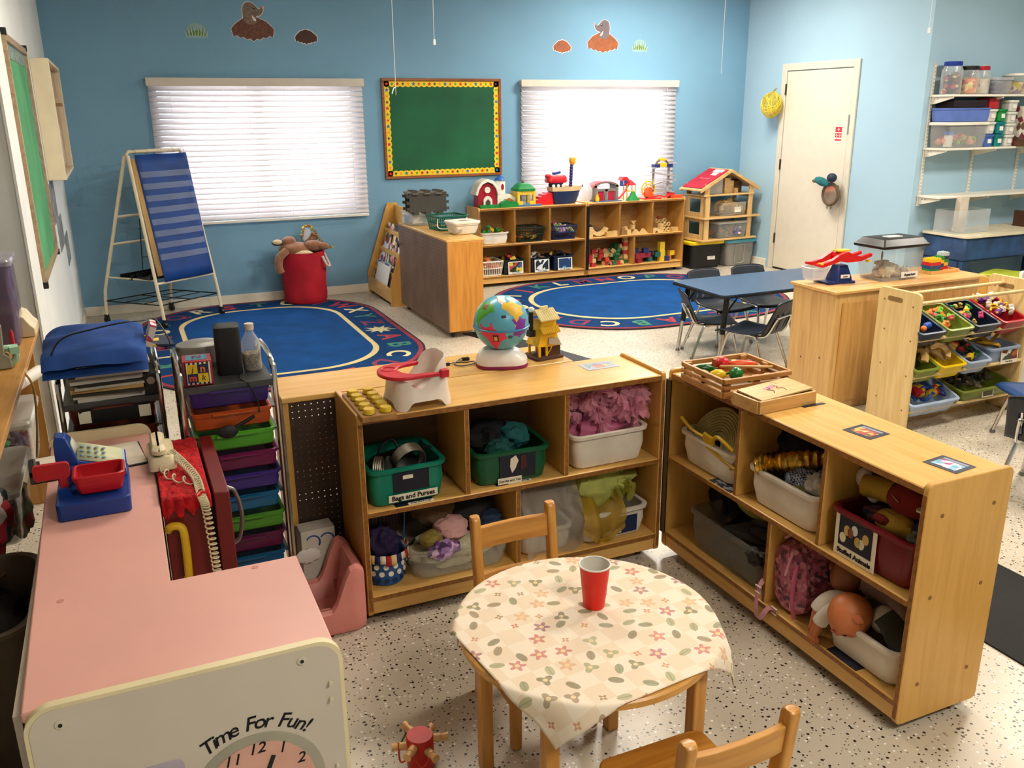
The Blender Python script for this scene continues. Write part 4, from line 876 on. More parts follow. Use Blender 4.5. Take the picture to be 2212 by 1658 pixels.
t = T('grey_box', 'grey cardboard box with handle hole in the dollhouse attic', 'box', dl + Vector((-.12, .0, .49)), .06)
G().box(-.095, -.08, 0, .095, .08, .165).obj('box_body', M('#a9a7a4', .7), t, bev=.003); G().prism(rr(.06, .022, .01, 3, -.01, .13), -.0815, -.078, 'xz').obj('handle_hole', BLACK, t)
pieces([(blk(.08, .05, .16, nat), dl + Vector((.055, -.03, .49)), (0, 0, .1)), (blk(.05, .05, .13, nat), dl + Vector((.12, -.02, .49)), (0, 0, .0)), (blk(.05, .05, .05, nat), dl + Vector((.16, -.05, .49)), (0, 0, .2))], 'wooden block standing in the dollhouse attic', 'block', 'blocks in the dollhouse attic', 'wooden_block')
G().box(-.07, -.06, 0, .07, .06, .12).box(-.05, -.0612, .08, .05, -.06, .095).thing('brown_box', 'brown box at the far side of the dollhouse attic', 'box', M('#5d4126', .7), loc=dl + Vector((.21, .05, .49)))
# ---------------------------------------------------------------- door things
t = T('yarn_balloon', 'yellow yarn balloon hanging at the top hinge of the door', 'ornament', (XR - .125, 7.66, 1.70))
rnd = random.Random(8); g = G()
for k in range(26):
    ax = Vector((rnd.gauss(0, 1), rnd.gauss(0, 1), rnd.gauss(0, 1))).normalized(); a = ax.orthogonal().normalized(); b = ax.cross(a); o = ax * rnd.uniform(-.5, .5); q = math.sqrt(1 - o.length_squared)
    g.tube([tuple((o + (a * math.cos(s) + b * math.sin(s)) * q)[i] * (.105, .105, .13)[i] for i in range(3)) for s in (2 * PI * j / 20 for j in range(20))], .0028, 4, True)
g.obj('yarn_shell', M('#e6cf3a', .7), t); G().ell((0, 0, 0), (.10, .10, .125), 20, 14).obj('yarn_web', sheer('#ecd95a', .45), t)
G().cyl((0, 0, .12), (.05, .0, .16), .008, n=8).obj('tie', M('#8d7a3c', .6), t)
t = T('door_sign', 'small red and white safety sign on the white door', 'sign', (XR - .0145, 6.78, 1.42))
G().box(-.002, -.045, -.08, 0, .045, .08).obj('sheet', WHITE, t)
rs = M('#cf2f3c', .6)
for z0, z1 in ((.02, .07), (-.03, .01), (-.06, -.045)): G().box(-.003, -.042, z0, -.002, .042, z1).obj('red_panel', rs, t)
for y_, z_ in ((.0, .045), (-.02, -.01), (.02, -.01)): G().box(-.0038, y_ - .006, z_ - .012, -.003, y_ + .006, z_ + .012).box(-.0038, y_ - .015, z_ - .004, -.003, y_ + .015, z_ + .004).obj('cross', WHITE, t)
t = T('decorative_mirror', 'round mirror with teal plush bird hanging on the door knob', 'ornament', (XR - .10, 6.72, .86), .0)
g = G().tube([(0, .10 * math.cos(a), .10 * math.sin(a)) for a in (2 * PI * k / 24 for k in range(24))], .016, 8, True); g.obj('ring', M('#5d4a34', .5, var=.3, scale=60), t)
G().lathe([(.094, -.003), (.094, .003)], 24).obj('glass', M('#d8d8d4', .08, .8, var=0), t, rot=(0, PI / 2, 0))
tl_ = M('#1c6a72', .85, var=.15, bump=.4)
G().ell((-.03, .10, .115), (.04, .10, .04), 14, 10, (.25, 0, 0)).obj('bird_body', tl_, t); G().ell((-.03, -.03, .16), (.045, .05, .045), 14, 10).obj('bird_head', M('#1c2640', .6), t)
G().ell((-.03, .20, .115), (.015, .035, .018), 10, 8).obj('tail_feather', M('#6d5a34', .6), t)
for y_ in (-.02, .03): G().cyl((0, y_, -.10), (0, y_, -.14), .006, n=6).obj('foot', M('#6d5a3a', .6), t)
# ---------------------------------------------------------------- foreground storage shelves
YA0, XB0, HS = 2.585, 1.785, .743
storage('low wooden cubby shelf of dress-up bins behind the round table', (.60, YA0, 0), 0, 1.155, HS, .305, (.373, .75), (.56,), .415, back=wood('#6b4c2a', '#5a3f22', 0, .6))
sb = storage('low wooden cubby shelf with the stuffed animals bin beside the round table', (XB0, 2.615, 0), -PI / 2, 1.175, HS, .31, (.415, .81), (.60,), .415, hinge=True, back=wood('#6b4c2a', '#5a3f22', 0, .6))
for y_ in (.06, .25):
    for z_ in (.15, .42, .66): G().cyl((1.175, y_, z_), (1.1765, y_, z_), .006, n=10).obj('screw_plug', M('#8a5f2c', .5), sb)
sc_ = T('divider_shelf', 'wooden divider shelf with dark pegboard back behind the dress-up shelf', 'shelf', (.425, 2.90, 0))
G().box(0, .006, .03, .019, .26, HS - .02).obj('end_panel', MAPLEZ, sc_); G().box(1.086, .006, .03, 1.105, .26, HS - .02).obj('end_panel', MAPLEZ, sc_)
G().box(-.005, 0, HS - .02, 1.11, .265, HS).obj('top', MAPLE, sc_, bev=.004); G().box(.019, .01, .05, 1.086, .26, .07).box(.019, .01, .4, 1.086, .26, .415).obj('shelf_board', MAPLE, sc_)
for z0_, z1_ in ((.07, .235), (.415, .565)): G().box(.019, .248, z0_, 1.086, .26, z1_).obj('front_panel', MAPLE, sc_)  # unseen boards added to block the light behind most of the peg holes
g = G(); sp_, r_ = .022, .0024; na, nz_ = 9, 31; z00 = .04
for i in range(na):
    for k in range(nz_):
        x, z = .019 + sp_ * (i + .5), z00 + sp_ * (k + .5); q = sp_ / 2
        ou = [(q, 0), (q, q), (0, q), (-q, q), (-q, 0), (-q, -q), (0, -q), (q, -q)]; n = len(g.v)
        g.v += [(x + a, .006, z + b) for a, b in ou] + [(x + r_ * math.cos(PI * m_ / 4), .006, z + r_ * math.sin(PI * m_ / 4)) for m_ in range(8)]
        g.f += [(n + m_, n + (m_ + 1) % 8, n + 8 + (m_ + 1) % 8, n + 8 + m_) for m_ in range(8)]
g.obj('perforated_board', PEGD, sc_, solid=.004, smooth=0, fix=False); G().box(.019 + na * sp_, .004, z00, 1.086, .008, z00 + nz_ * sp_).obj('pegboard', PEGD, sc_)
# cloth helpers
def lump(label, c, r, mat, cat='clothing', name='cloth', amp=.35, fr=2.4, seed=1, rot=(0, 0, 0), group=None, n=36, m=22): return G().ell((0, 0, 0), r, n, m, (0, 0, 0), amp, fr, seed).thing(name, label, cat, mat, group, loc=c, rot=rot)
def ruffles(label, c, R, mat, seed, n=9, cat='tulle', name='tulle_skirt', BR=(.34, .56), nu=150):
    rnd = random.Random(seed); g = G()
    for k in range(n):
        k2 = 1.35 if n > 40 else 1; o = Vector((rnd.uniform(-.55, .55) * R[0] * k2, rnd.uniform(-.5, .5) * R[1] * k2, rnd.uniform(-.1, .6) * R[2] * k2)); rot = Euler((rnd.uniform(-.7, .7) * k2, rnd.uniform(-.7, .7) * k2, rnd.uniform(0, 6))).to_matrix()
        f1, f2, ph = rnd.randint(9, 14), rnd.randint(17, 26), rnd.uniform(0, 6); br = rnd.uniform(*BR)
        def fn(u, v):
            a = 2 * PI * u; q = .25 + .75 * v
            rad = br * q * (1 + .13 * v * math.sin(f1 * a + ph) + .06 * v * math.sin(f2 * a))
            return o + rot @ Vector((rad * R[0] * math.cos(a), rad * R[1] * math.sin(a), (R[2] if n < 40 else R[2] * .6) * (.35 * (1 - q) + .15 * v * math.cos(f1 * a + ph) + .09 * v * math.sin(f2 * a + 1))))
        g.grid(fn, nu, 5)
    return g.thing(name, label, cat, mat, loc=c, smooth=80, fix=False)
def facecard(label, loc, rz, w, h, layers, name='label_card', rx=0):
    """flat card on a bin front; layers = [(part, x, z, w, h, mat, depth)]"""
    t = T(name, label, 'label card', loc, rot=(rx, 0, rz))
    for pn, x, z, a, b, mt, dp in layers: G().box(x - a / 2, -.0008 - dp, z - b / 2, x + a / 2, -dp, z + b / 2).obj(pn, mt, t)
    return t
zA, zAl = .4155, .1055
photo = M('#171b2c', .5); lbl = M('#e9dfc8', .6, var=.02)
# teal bin
yb = YA0 + .15
bin_('teal bin labelled Bags and Purses on the dress-up shelf', (.765, yb - .005, zA), .03, .275, .27, .135, M('#067a64', .35), tp=.88)
t = facecard('Bags and Purses card on the teal bin', (.775, yb - .1345, zA + .058), .03, .2, .1, [('photo', .0, .025, .125, .07, photo, 0), ('white_strip', .005, -.03, .172, .026, lbl, .001)], rx=.04)
G().box(-.03, -.0022, .035, .005, -.0008, .048).obj('photo_purse', lbl, t); txt('Bags and Purses', .0235, INK, t, (.005, -.0024, -.03), FRONT, bold=.0006)
silver = M('#b9b2a5', .28, .85, var=.1)
g = G()
for i in range(7): g.tube([(.055 * math.cos(a), -.018 + i * .006, .055 * math.sin(a)) for a in (2 * PI * k / 22 for k in range(22))], .0035, 6, True)
g.thing('bangle_coil', 'large coil of silver bangles in the teal bin', 'bracelet', silver, loc=(.80, yb - .03, zA + .115), rot=(.35, .0, .15))
g = G()
for i in range(4): g.tube([(.03 * math.cos(a), -.012 + i * .007, .04 * math.sin(a)) for a in (2 * PI * k / 20 for k in range(20))], .0035, 6, True)
g.thing('bangle_coil', 'small coil of silver bangles at the edge of the teal bin', 'bracelet', silver, loc=(.68, yb - .07, zA + .115), rot=(.0, .5, 1.1))
t = T('black_handbag', 'black handbag with strap lying in the teal bin', 'handbag', (.765, yb + .03, zA + .07))
G().ell((0, 0, 0), (.10, .07, .06), 20, 12, amp=.15).obj('bag_body', BLACK, t); G().tube(bez([(-.06, 0, .05), (-.04, .0, .09), (0, .01, .10), (.02, 0, .06), (.03, 0, .03)]), .005, 6).obj('strap', BLACK, t); G().tube(bez([(.05, -.02, .05), (.1, -.03, .07), (.135, -.03, .05), (.14, -.02, -.03), (.138, .0, -.09)]), .005, 6).obj('strap', BLACK, t)
# green bin
bin_('dark green bin labelled Scarves and Ties on the dress-up shelf', (1.155, yb, zA), -.03, .29, .27, .125, M('#0c5232', .35), tp=.88)
t = facecard('Scarves and Ties card on the dark green bin', (1.155, yb - .1295, zA + .056), -.03, .15, .1, [('photo', .01, .012, .135, .095, photo, 0), ('white_strip', -.02, -.042, .09, .024, lbl, .001)], rx=.04)
G().prism([(-.018, .04), (.002, .05), (.012, .03), (.0, .0), (-.012, -.015), (-.02, .01)], -.0024, -.0009, 'xz').obj('photo_sock', lbl, t); G().prism([(.02, .045), (.04, .05), (.045, .0), (.02, -.01)], -.0024, -.0009, 'xz').obj('photo_tie', M('#4d1f22', .6), t)
txt('Scarves and Ties', .0125, INK, t, (-.02, -.0024, -.042), FRONT, shear=.2)
lump('teal scarf rolled on top of the dark green bin', (1.20, yb - .02, zA + .135), (.055, .05, .045), M('#17595a', .85, bump=.5), seed=3, amp=.4); lump('sequined teal cloth piece in the dark green bin', (1.12, yb - .075, zA + .118), (.05, .04, .035), M('#13504a', .7, bump=.6, bscale=200), seed=5)
lump('black scarf heaped in the dark green bin', (1.13, yb + .03, zA + .12), (.11, .08, .065), M('#0f1016', .8), seed=6); 
# white bin and pink tulle
bin_('white bin of pink tulle on the dress-up shelf', (1.54, yb - .005, zA), .02, .325, .275, .135, M('#ddd4c4', .35), tp=.86)
TUL = sheer('#ffb9d0', .42, .7, .3)
ruffles('pink tulle skirts heaped over the white bin', (1.55, yb - .0, zA + .165), (.20, .15, .13), TUL, 3, 64, BR=(.17, .36), nu=84)
lump('pink satin lining under the tulle in the white bin', (1.55, yb + .01, zA + .095), (.12, .09, .06), M('#c86a8c', .7, bump=.5), seed=9, cat='cloth')
# shelf stickers
for lab, x, y_ in (('Bags and Purses sticker on the shelf edge below the teal bin', .79, YA0 + .02), ('Scarves and Ties sticker on the shelf edge below the green bin', 1.16, YA0 + .035)):
    t = T('shelf_sticker', lab, 'sticker', (x, y_, zA)); G().box(-.075, -.015, 0, .06, .05, .0006).obj('photo', photo, t); G().box(-.03, -.016, .0006, .06, .002, .0012).obj('white_strip', lbl, t)
    txt(lab.split(' sticker')[0], .011, INK, t, (.015, -.007, .0014), (0, 0, 0))
# lower row of the dress-up shelf
t = T('polka_basket', 'blue dotted basket with striped cloth lining on the bottom shelf', 'basket', (.695, YA0 + .11, zAl))
bl = M('#1c5aa0', .4)
G().lathe([(.058, 0), (.062, .004), (.076, .10), (.079, .104), (.076, .107), (.072, .103), (.058, .008)], 28).obj('basket_body', bl, t)
for row in range(3):
    for k in range(14):
        a = 2 * PI * (k + .5 * (row % 2)) / 14; z_ = .022 + .028 * row; r_ = .0625 + .0145 * z_ / .1 + .0003
        G().lathe([(.0095, 0), (.0095, .0012)], 12).obj('dot_hole', M('#e8e0d4', .6, var=0) if row else M('#0e2f5c', .6), t, loc=(r_ * math.cos(a), r_ * math.sin(a), z_), rot=(0, PI / 2 - .14, a))
cols = [M(c, .8) for c in ('#b3252c', '#e6c98a', '#1d2c5c', '#e6dcc4')]; n = 28
g = G()
for k in range(n):
    a0, a1 = 2 * PI * k / n, 2 * PI * (k + 1) / n
    for (r0, z0), (r1, z1) in (((.074, .10), (.084, .125)), ((.084, .125), (.088, .095 - .006 * math.sin(k * 1.3)))):
        g.add([(r0 * math.cos(a0), r0 * math.sin(a0), z0), (r0 * math.cos(a1), r0 * math.sin(a1), z0), (r1 * math.cos(a1), r1 * math.sin(a1), z1 + .003 * math.sin(3 * k)), (r1 * math.cos(a0), r1 * math.sin(a0), z1 + .003 * math.sin(3 * k))], [(0, 1, 2, 3)])
o = g.obj('striped_lining', cols[0], t, solid=.002, fix=False)
for c in cols[1:]: o.data.materials.append(c)
for i, p in enumerate(o.data.polygons): p.material_index = (i // 2) % 4
G().tube(bez([(.075, .02, .10), (.085, .03, .2), (.09, .03, .27)]), .0025, 5).obj('blue_ribbon', bl, t)
lump('dark purple cloth in the blue dotted basket', (.69, YA0 + .12, zAl + .13), (.055, .055, .06), M('#2a1d45', .8), seed=12); lump('dark striped bag hanging behind the blue dotted basket', (.70, YA0 + .20, zAl + .20), (.08, .05, .09), stripes(('#141218', '#5a1f24', '#141218', '#23305a'), 40), seed=13)
tub(.385, .26, .115, .88, .05, .01).thing('clear_bin', 'clear plastic bin of lace and hats behind the round table chair', 'bin', clear('#e0dac8', .12), loc=(.955, YA0 + .145, zAl))
lace = M('#cfc6a8', .85, bump=.7, bscale=90, var=.12)
lump('cream lace cloth in the clear bin of hats', (.96, YA0 + .145, zAl + .055), (.155, .095, .05), lace, seed=15, amp=.5)
lump('pink baby bonnet on top of the clear bin', (.93, YA0 + .09, zAl + .15), (.065, .05, .045), M('#cf9f9c', .85, bump=.4), seed=16, amp=.3, name='bonnet', cat='hat'); lump('floral purple scarf hanging over the clear bin rim', (.885, YA0 + .03, zAl + .105), (.06, .02, .035), blotch(('#6d3f7a', '#9a76b0', '#3c2450', '#c9a9c8'), 60), seed=17)
lump('olive mitten lying beside the pink bonnet', (.855, YA0 + .07, zAl + .135), (.04, .035, .03), M('#8d7c3c', .85), seed=18, amp=.2); lump('brown knitted hat at the back of the clear bin', (.90, YA0 + .17, zAl + .20), (.08, .07, .06), M('#5e4d36', .9, bump=1, bscale=140), seed=19, amp=.2, cat='hat')
lump('black cap behind the pink bonnet', (1.03, YA0 + .17, zAl + .19), (.09, .08, .055), M('#15151a', .8), seed=20, amp=.2, cat='hat'); lump('blue denim cloth beside the black cap', (1.08, YA0 + .12, zAl + .14), (.06, .06, .035), M('#20324e', .8), seed=27)
bin_('white bin of yellow and green costumes on the bottom shelf', (1.57, YA0 + .14, zAl), .02, .30, .25, .12, M('#d6cdbd', .35), tp=.86)
bin_('white bin under the sheer white veil on the bottom shelf', (1.29, YA0 + .15, zAl), 0, .22, .25, .10, M('#d6cdbd', .35), tp=.86)
facecard('dark blue picture card on the bin of yellow costumes', (1.585, YA0 + .021, zAl + .055), .02, .16, .07, [('photo', 0, 0, .16, .07, M('#16284e', .5), 0), ('white_strip', -.03, -.022, .08, .018, lbl, .001)], rx=.04)
lump('pale green dress heaped over the white bin', (1.55, YA0 + .13, zAl + .20), (.13, .10, .085), M('#a8ad5a', .85, bump=.5, bscale=20), seed=22, amp=.42, fr=2.2)
ruffles('lime and yellow tulle spilling from the white bin', (1.62, YA0 + .10, zAl + .15), (.12, .12, .13), sheer('#c3bf4a', .55, .7, .4), 7, 8, name='tulle_costume')
def drape(label, x0, x1, ztop, zbot, yf, mat, seed, point=0, name='draped_scarf'):
    rnd = random.Random(seed)
    def fn(u, v):
        w = math.sin(u * 9 + seed) * .012 + math.sin(u * 17 + seed * 2) * .006
        k = (1 - abs(2 * u - 1)) * point
        z_ = ztop - (ztop - zbot + k) * v
        return (x0 + (x1 - x0) * (u + .05 * math.sin(v * 3 + seed)), yf - .035 * math.sin(PI * min(1, v * 1.2)) + w + .07 * (1 - v) ** 2, z_ + .02 * math.sin(u * 7) * (1 - v))
    return G().grid(fn, 40, 20).thing(name, label, 'scarf', mat, smooth=80, fix=False)
drape('mustard yellow sheer scarf hanging from the white bin', 1.43, 1.60, zAl + .17, zAl + .06, YA0 + .005, sheer('#c9a12a', .75, .7, .4), 3, .075)
drape('sheer white veil hanging from the bottom shelf compartment', 1.185, 1.43, zAl + .28, zAl - .01, YA0 + .02, sheer('#cfc6bb', .42, .7, .4), 5, .04); ruffles('sheer white tulle heaped behind the veil', (1.30, YA0 + .15, zAl + .17), (.13, .11, .12), sheer('#d2c8bc', .4, .7, .4), 11, 7)
# ---------------------------------------------------------------- contents of the stuffed animals shelf (faces -x)
XF = XB0 + .155
WB = M('#d9cfbe', .35)
def binB(label, y0, y1, z, h, mat, **k): return bin_(label, (XF - .005, (y0 + y1) / 2, z), -PI / 2, y1 - y0, .275, h, mat, **k)
binB('white bin with a ridged straw hat and yellow hanger', 2.235, 2.56, zA, .125, WB); binB('white bin with a gold sequin hat and gingham cloth', 1.835, 2.165, zA, .13, WB)
straw = M('#a79a63', .7, var=.1)
g = G()
for i in range(11):
    r_ = .03 + i * .0118; g.tube([(.012 - .0011 * i, r_ * math.cos(a), r_ * math.sin(a) * .95) for a in (PI * k / 20 for k in range(-1, 22))], .0055, 7)
g.thing('straw_hat', 'ridged straw hat fanned up in the white bin', 'hat', straw, loc=(1.845, 2.40, zA + .10), rot=(.12, .5, -.1))
t = T('coat_hanger', 'yellow plastic coat hanger in the white bin with the straw hat', 'hanger', (1.80, 2.37, zA + .13), rot=(.12, -.25, 0))
yh = M('#cfa516', .35)
G().prism([(-.025, .03), (.025, .03), (.03, .0), (.015, -.03), (-.015, -.03), (-.03, 0)], -.005, .005, 'yz').obj('plate', yh, t); G().tube(bez([(0, .02, .01), (.0, .10, .005), (0, .16, .03)]), .006, 6).obj('arm', yh, t); G().tube(bez([(0, -.02, .02), (0, -.06, .05), (0, -.14, .035)]), .007, 6).obj('arm', yh, t); G().tube(bez([(0, -.01, -.02), (0, -.07, -.035), (0, -.14, -.04)]), .007, 6).obj('arm', yh, t)
lump('black cloth in the bin under the straw hat', (XF, 2.37, zA + .07), (.10, .12, .04), M('#121014', .8), seed=31)
gpth = bez([(XF - .125, 2.125, zA + .135), (XF - .09, 2.07, zA + .155), (XF - .04, 2.00, zA + .18), (XF + .03, 1.92, zA + .20)], 40)
G().tube(gpth, [.034 * (1 + .12 * math.sin(k_ * 1.9) + .06 * math.sin(k_ * 4.1)) for k_ in range(len(gpth))], 20).thing('sequin_hat', 'crushed gold metallic roll lying on the white bin', 'hat', M('#b8923a', .22, .95, var=.3, scale=30, bump=1, bscale=45))
lump('black cloth behind the gold metallic hat', (XF + .04, 2.06, zA + .165), (.08, .13, .07), M('#0f0d12', .8), seed=33)
def roll(label, p, mat, r=.02, name='cloth_strap'): return G().tube(bez(p), r, 10).thing(name, label, 'strap', mat)
roll('pink strap lying across the white bin', [(XF - .07, 2.08, zA + .125), (XF - .02, 1.98, zA + .165), (XF + .05, 1.87, zA + .20)], M('#b5647a', .8), .012)
gm = bpy.data.materials.new('gingham'); gm.use_nodes = True; N, L, B = nodes(gm); tc = N.new('ShaderNodeTexCoord'); ck = N.new('ShaderNodeTexChecker'); ck.inputs['Scale'].default_value = 150; L.new(tc.outputs['Object'], ck.inputs[0]); ck.inputs[1].default_value = lin('#1d2540'); ck.inputs[2].default_value = lin('#aab0c4'); L.new(ck.outputs[0], B.inputs[0])
lump('blue gingham cloth in the white bin', (XF - .06, 1.98, zA + .13), (.055, .055, .03), gm, seed=35, rot=(0, -.4, .2)); lump('second blue gingham cloth near the divider', (XF + .0, 1.89, zA + .16), (.07, .05, .03), gm, seed=36)
lump('crumpled white cloth in the bin with gingham', (XF - .05, 1.90, zA + .12), (.06, .06, .05), M('#b9b0a2', .85), seed=37, amp=.45); lump('olive cloth under the crumpled white cloth', (XF - .08, 1.93, zA + .105), (.04, .06, .025), M('#6f6a2e', .85), seed=38)
RB = M('#6d0f1c', .3)
binB('dark red bin labelled Stuffed Animals', 1.468, 1.785, zA, .145, RB)
t = facecard('Stuffed Animals card on the dark red bin', (XB0 + .0190, 1.675, zA + .068), -PI / 2, .15, .16, [('card', 0, 0, .155, .134, lbl, 0), ('photo', 0, .014, .125, .092, photo, .0009)], rx=.02)
rnd = random.Random(14)
for i in range(7):
    c = [M(x, .7) for x in ('#d9cfa8', '#c8a860', '#8a4a3a', '#d8d2c8', '#b89a4a')][i % 5]; G().prism(circ(.012, 10, -.045 + i * .014, .01 + rnd.uniform(-.02, .025), .016), -.0026, -.0018, 'xz').obj('photo_animal', c, t)
txt('Stuffed Animals', .0205, INK, t, (0, -.0014, -.050), FRONT, bold=.0007)
# plush toys in the red bin: plain soft dolls
pr = M('#7c1d1a', .9, bump=.5, bscale=100); py = M('#a9852a', .9, bump=.5, bscale=100); pb = M('#142448', .9, bump=.5, bscale=100); pw = M('#c9c3b4', .9, bump=.4)
t = T('plush_doll', 'plush doll with red body and yellow legs in the dark red bin', 'plush toy', (XF - .02, 1.645, zA + .20), -PI / 2)
G().ell((.04, 0, 0), (.075, .05, .045), 20, 12).obj('body', pr, t); G().tube(bez([(-.02, 0, 0), (-.07, -.01, .0), (-.11, -.02, -.005)]), [.034] * 24 + [.028], 12).obj('leg', py, t); G().ell((.125, 0, .0), (.045, .04, .035), 16, 10).obj('sleeve', pr, t)
G().lathe([(.014, 0), (.014, .006)], 14, (.115, -.042, .01)).obj('button', pw, t, rot=(0, 0, 0)); G().tube([(.02, -.052, .02), (.05, -.055, .01)], .003, 5).obj('zip', CHROME, t); G().ell((.115, -.02, -.06), (.03, .03, .04), 14, 9).obj('cuff', pb, t); G().ell((.10, -.02, -.11), (.025, .025, .03), 14, 9).obj('glove', pw, t)
t = T('plush_doll', 'white and navy plush toy at the back of the dark red bin', 'plush toy', (XF - .0, 1.745, zA + .20), -PI / 2)
G().ell((0, 0, 0), (.035, .03, .03), 14, 9).obj('body', pb, t); G().ell((-.03, -.02, .005), (.028, .022, .032), 14, 9).obj('glove', pw, t); G().ell((.02, -.03, -.02), (.024, .02, .03), 14, 9).obj('glove', pw, t); G().tube(bez([(.02, 0, .03), (.03, 0, .06), (.05, 0, .05), (.06, 0, .02)]), .004, 6).obj('ribbon', pw, t)
t = T('plush_doll', 'yellow plush toy curled at the front of the dark red bin', 'plush toy', (XF - .06, 1.61, zA + .135), -PI / 2)
G().ell((0, 0, 0), (.07, .04, .038), 18, 12, amp=.15).obj('body', py, t); G().ell((-.02, -.035, .015), (.03, .01, .015), 12, 8).obj('red_patch', pr, t)
lump('dark striped plush limb in the red bin', (XF - .05, 1.68, zA + .13), (.035, .05, .025), stripes(('#141a30', '#141a30', '#6a2a30'), 60), seed=41, cat='plush toy'); lump('pale plush piece near the rim of the red bin', (XF - .06, 1.53, zA + .125), (.03, .03, .025), M('#6f7462', .9), seed=42, cat='plush toy')
# lower row
zBl = .1055
tub(.42, .275, .15, .88, .03, .01).thing('clear_bin', 'grey clear bin of dark shoes on the bottom shelf', 'bin', clear('#8f8d86', .22), loc=(XF - .005, 2.265, zBl), rot=(0, 0, -PI / 2))
def shoe(label, loc, rz, mat, rx=0):
    t = T('shoe', label, 'shoe', loc, rot=(rx, 0, rz), group='shoes in the grey clear bin')
    sole = lambda s, z: [(p[0], p[1] * (1 - .25 * (p[0] < 0)) * s, z) for p in [(.10 * math.cos(a), .034 * math.sin(a)) for a in (2 * PI * k / 18 for k in range(18))]]
    G().loft([sole(1, 0), sole(1.05, .012)]).obj('sole', BLACK, t); G().loft([sole(1, .012), sole(.95, .03), [(p[0] * .85 - .012 * (p[0] > 0), p[1] * .7, .045 - .2 * max(0, p[0] - .02)) for p in sole(1, 0)]]).obj('upper', mat, t)
shoe('black shoe leaning at the back of the grey bin', (XF + .02, 2.36, zBl + .13), .3, BLACK, .9); shoe('grey strapped shoe in the middle of the grey bin', (XF - .04, 2.22, zBl + .12), -.8, M('#3d3d3f', .5), .6); shoe('dark slipper at the near side of the grey bin', (XF - .02, 2.12, zBl + .14), -1.2, M('#222021', .6), .8); shoe('patterned shoe against the divider in the grey bin', (XF + .03, 2.10, zBl + .17), -.4, blotch(('#1a1a18', '#5a564a', '#2b2a26'), 70), 1.0)
lump('black beaded trim hanging over the grey bin rim', (XB0 + .03, 2.10, zBl + .12), (.025, .04, .03), M('#0b0b0c', .35, bump=1, bscale=150), seed=44, cat='trim'); lump('olive spotted hat above the grey clear bin', (XF - .01, 2.24, zBl + .23), (.06, .09, .045), blotch(('#7c7f2a', '#7c7f2a', '#7c7f2a', '#4c4a1c'), 26), seed=45, amp=.12, cat='hat'); lump('dark coat hanging at the back of the bottom compartment', (XF + .06, 2.50, zBl + .14), (.05, .07, .13), M('#0d0c0f', .85), seed=46)
# pink backpack
t = T('backpack', 'pink floral backpack lying on the bottom shelf', 'backpack', (XF - .03, 1.925, zBl), rot=(0, 0, 0))
fl = blotch(('#b5687a', '#c98a94', '#8c4658', '#5c3a48', '#b5687a', '#a8566a'), 75)
def bp_(x, y0, y1, z0, z1, r): return [(x, p[0], p[1]) for p in rr(y1 - y0, z1 - z0, r, 5, (y0 + y1) / 2, (z0 + z1) / 2)]
G().loft([bp_(-.10, -.055, .055, .015, .19, .05), bp_(-.085, -.075, .075, .004, .225, .06), bp_(.0, -.08, .08, .002, .25, .06), bp_(.12, -.075, .075, .004, .24, .06)]).obj('pack_body', fl, t, rot=(-.12, 0, 0))
st = M('#c98c98', .8)
G().tube(bez([(-.10, -.03, .19), (-.115, -.035, .14), (-.118, -.04, .07), (-.11, -.045, .01)]), .007, 6).obj('zipper', M('#b5546c', .6), t); G().tube(bez([(-.095, .0, .22), (-.11, .0, .18), (-.115, .005, .14)]), .004, 6).obj('zip_pull', st, t)
sg = bez([(-.08, .09, .10), (-.13, .10, .06), (-.14, .10, -.03), (-.14, .085, -.055), (-.14, .065, -.03), (-.13, .05, .0), (-.12, .02, .0)], 40)
G().loft([[p + Vector(d) for d in ((0, -.009, -.002), (0, .009, -.002), (0, .009, .002), (0, -.009, .002))] for p in sg]).obj('strap', st, t)
for p in ((-.136, .10, .045), (-.125, .03, .0)): G().tube([(p[0], p[1] + a * .013, p[2] + b * .011) for a, b in ((-1, -1), (1, -1), (1, 1), (-1, 1))], .003, 5, True).obj('buckle', M('#d6bfb2', .4), t)
G().tube(bez([(-.07, .07, .235), (-.05, .03, .265), (-.03, -.02, .262), (-.02, -.05, .25)]), .006, 6).obj('carry_loop', st, t)
# doll bin and dolls
tub(.285, .26, .115, .88, .04, .012).thing('plastic_bin', 'white bin of baby dolls on the bottom shelf', 'bin', WB, loc=(XF - .01, 1.62, zBl), rot=(0, 0, -PI / 2))
SK = M('#c07042', .45, var=.05, sss=.1); SK2 = M('#8a5231', .5, var=.05)
def headmesh(r, face):
    """doll head: skull, cheeks, brow, nose, lips and chin in one surface; looks along -y"""
    g = G(); loops = []; n, m = 28, 20
    for i in range(1, m):
        a = PI * i / m; l = []
        for j in range(n):
            b = 2 * PI * j / n; d = Vector((math.sin(a) * math.cos(b), math.sin(a) * math.sin(b), math.cos(a))); k = 1.0
            def bump(px, pz, s, amt): return amt * math.exp(-((d.x - px) ** 2 + (d.z - pz) ** 2) / s) * (1 if d.y < 0 else 0)
            k += bump(0, -.15, .012, .16) + bump(0, -.42, .012, .07) + bump(0, -.68, .03, .06) + bump(-.42, -.3, .06, .06) + bump(.42, -.3, .06, .06) + bump(0, .15, .2, .05)
            k -= bump(-.3, .02, .018, .05) + bump(.3, .02, .018, .05) + bump(0, -.30, .006, .03)
            if d.y > 0: k += .08 * d.y
            l.append((d.x * r * .9 * k, d.y * r * k, d.z * r * 1.05 * k))
        loops.append(l)
    return g.loft(loops)
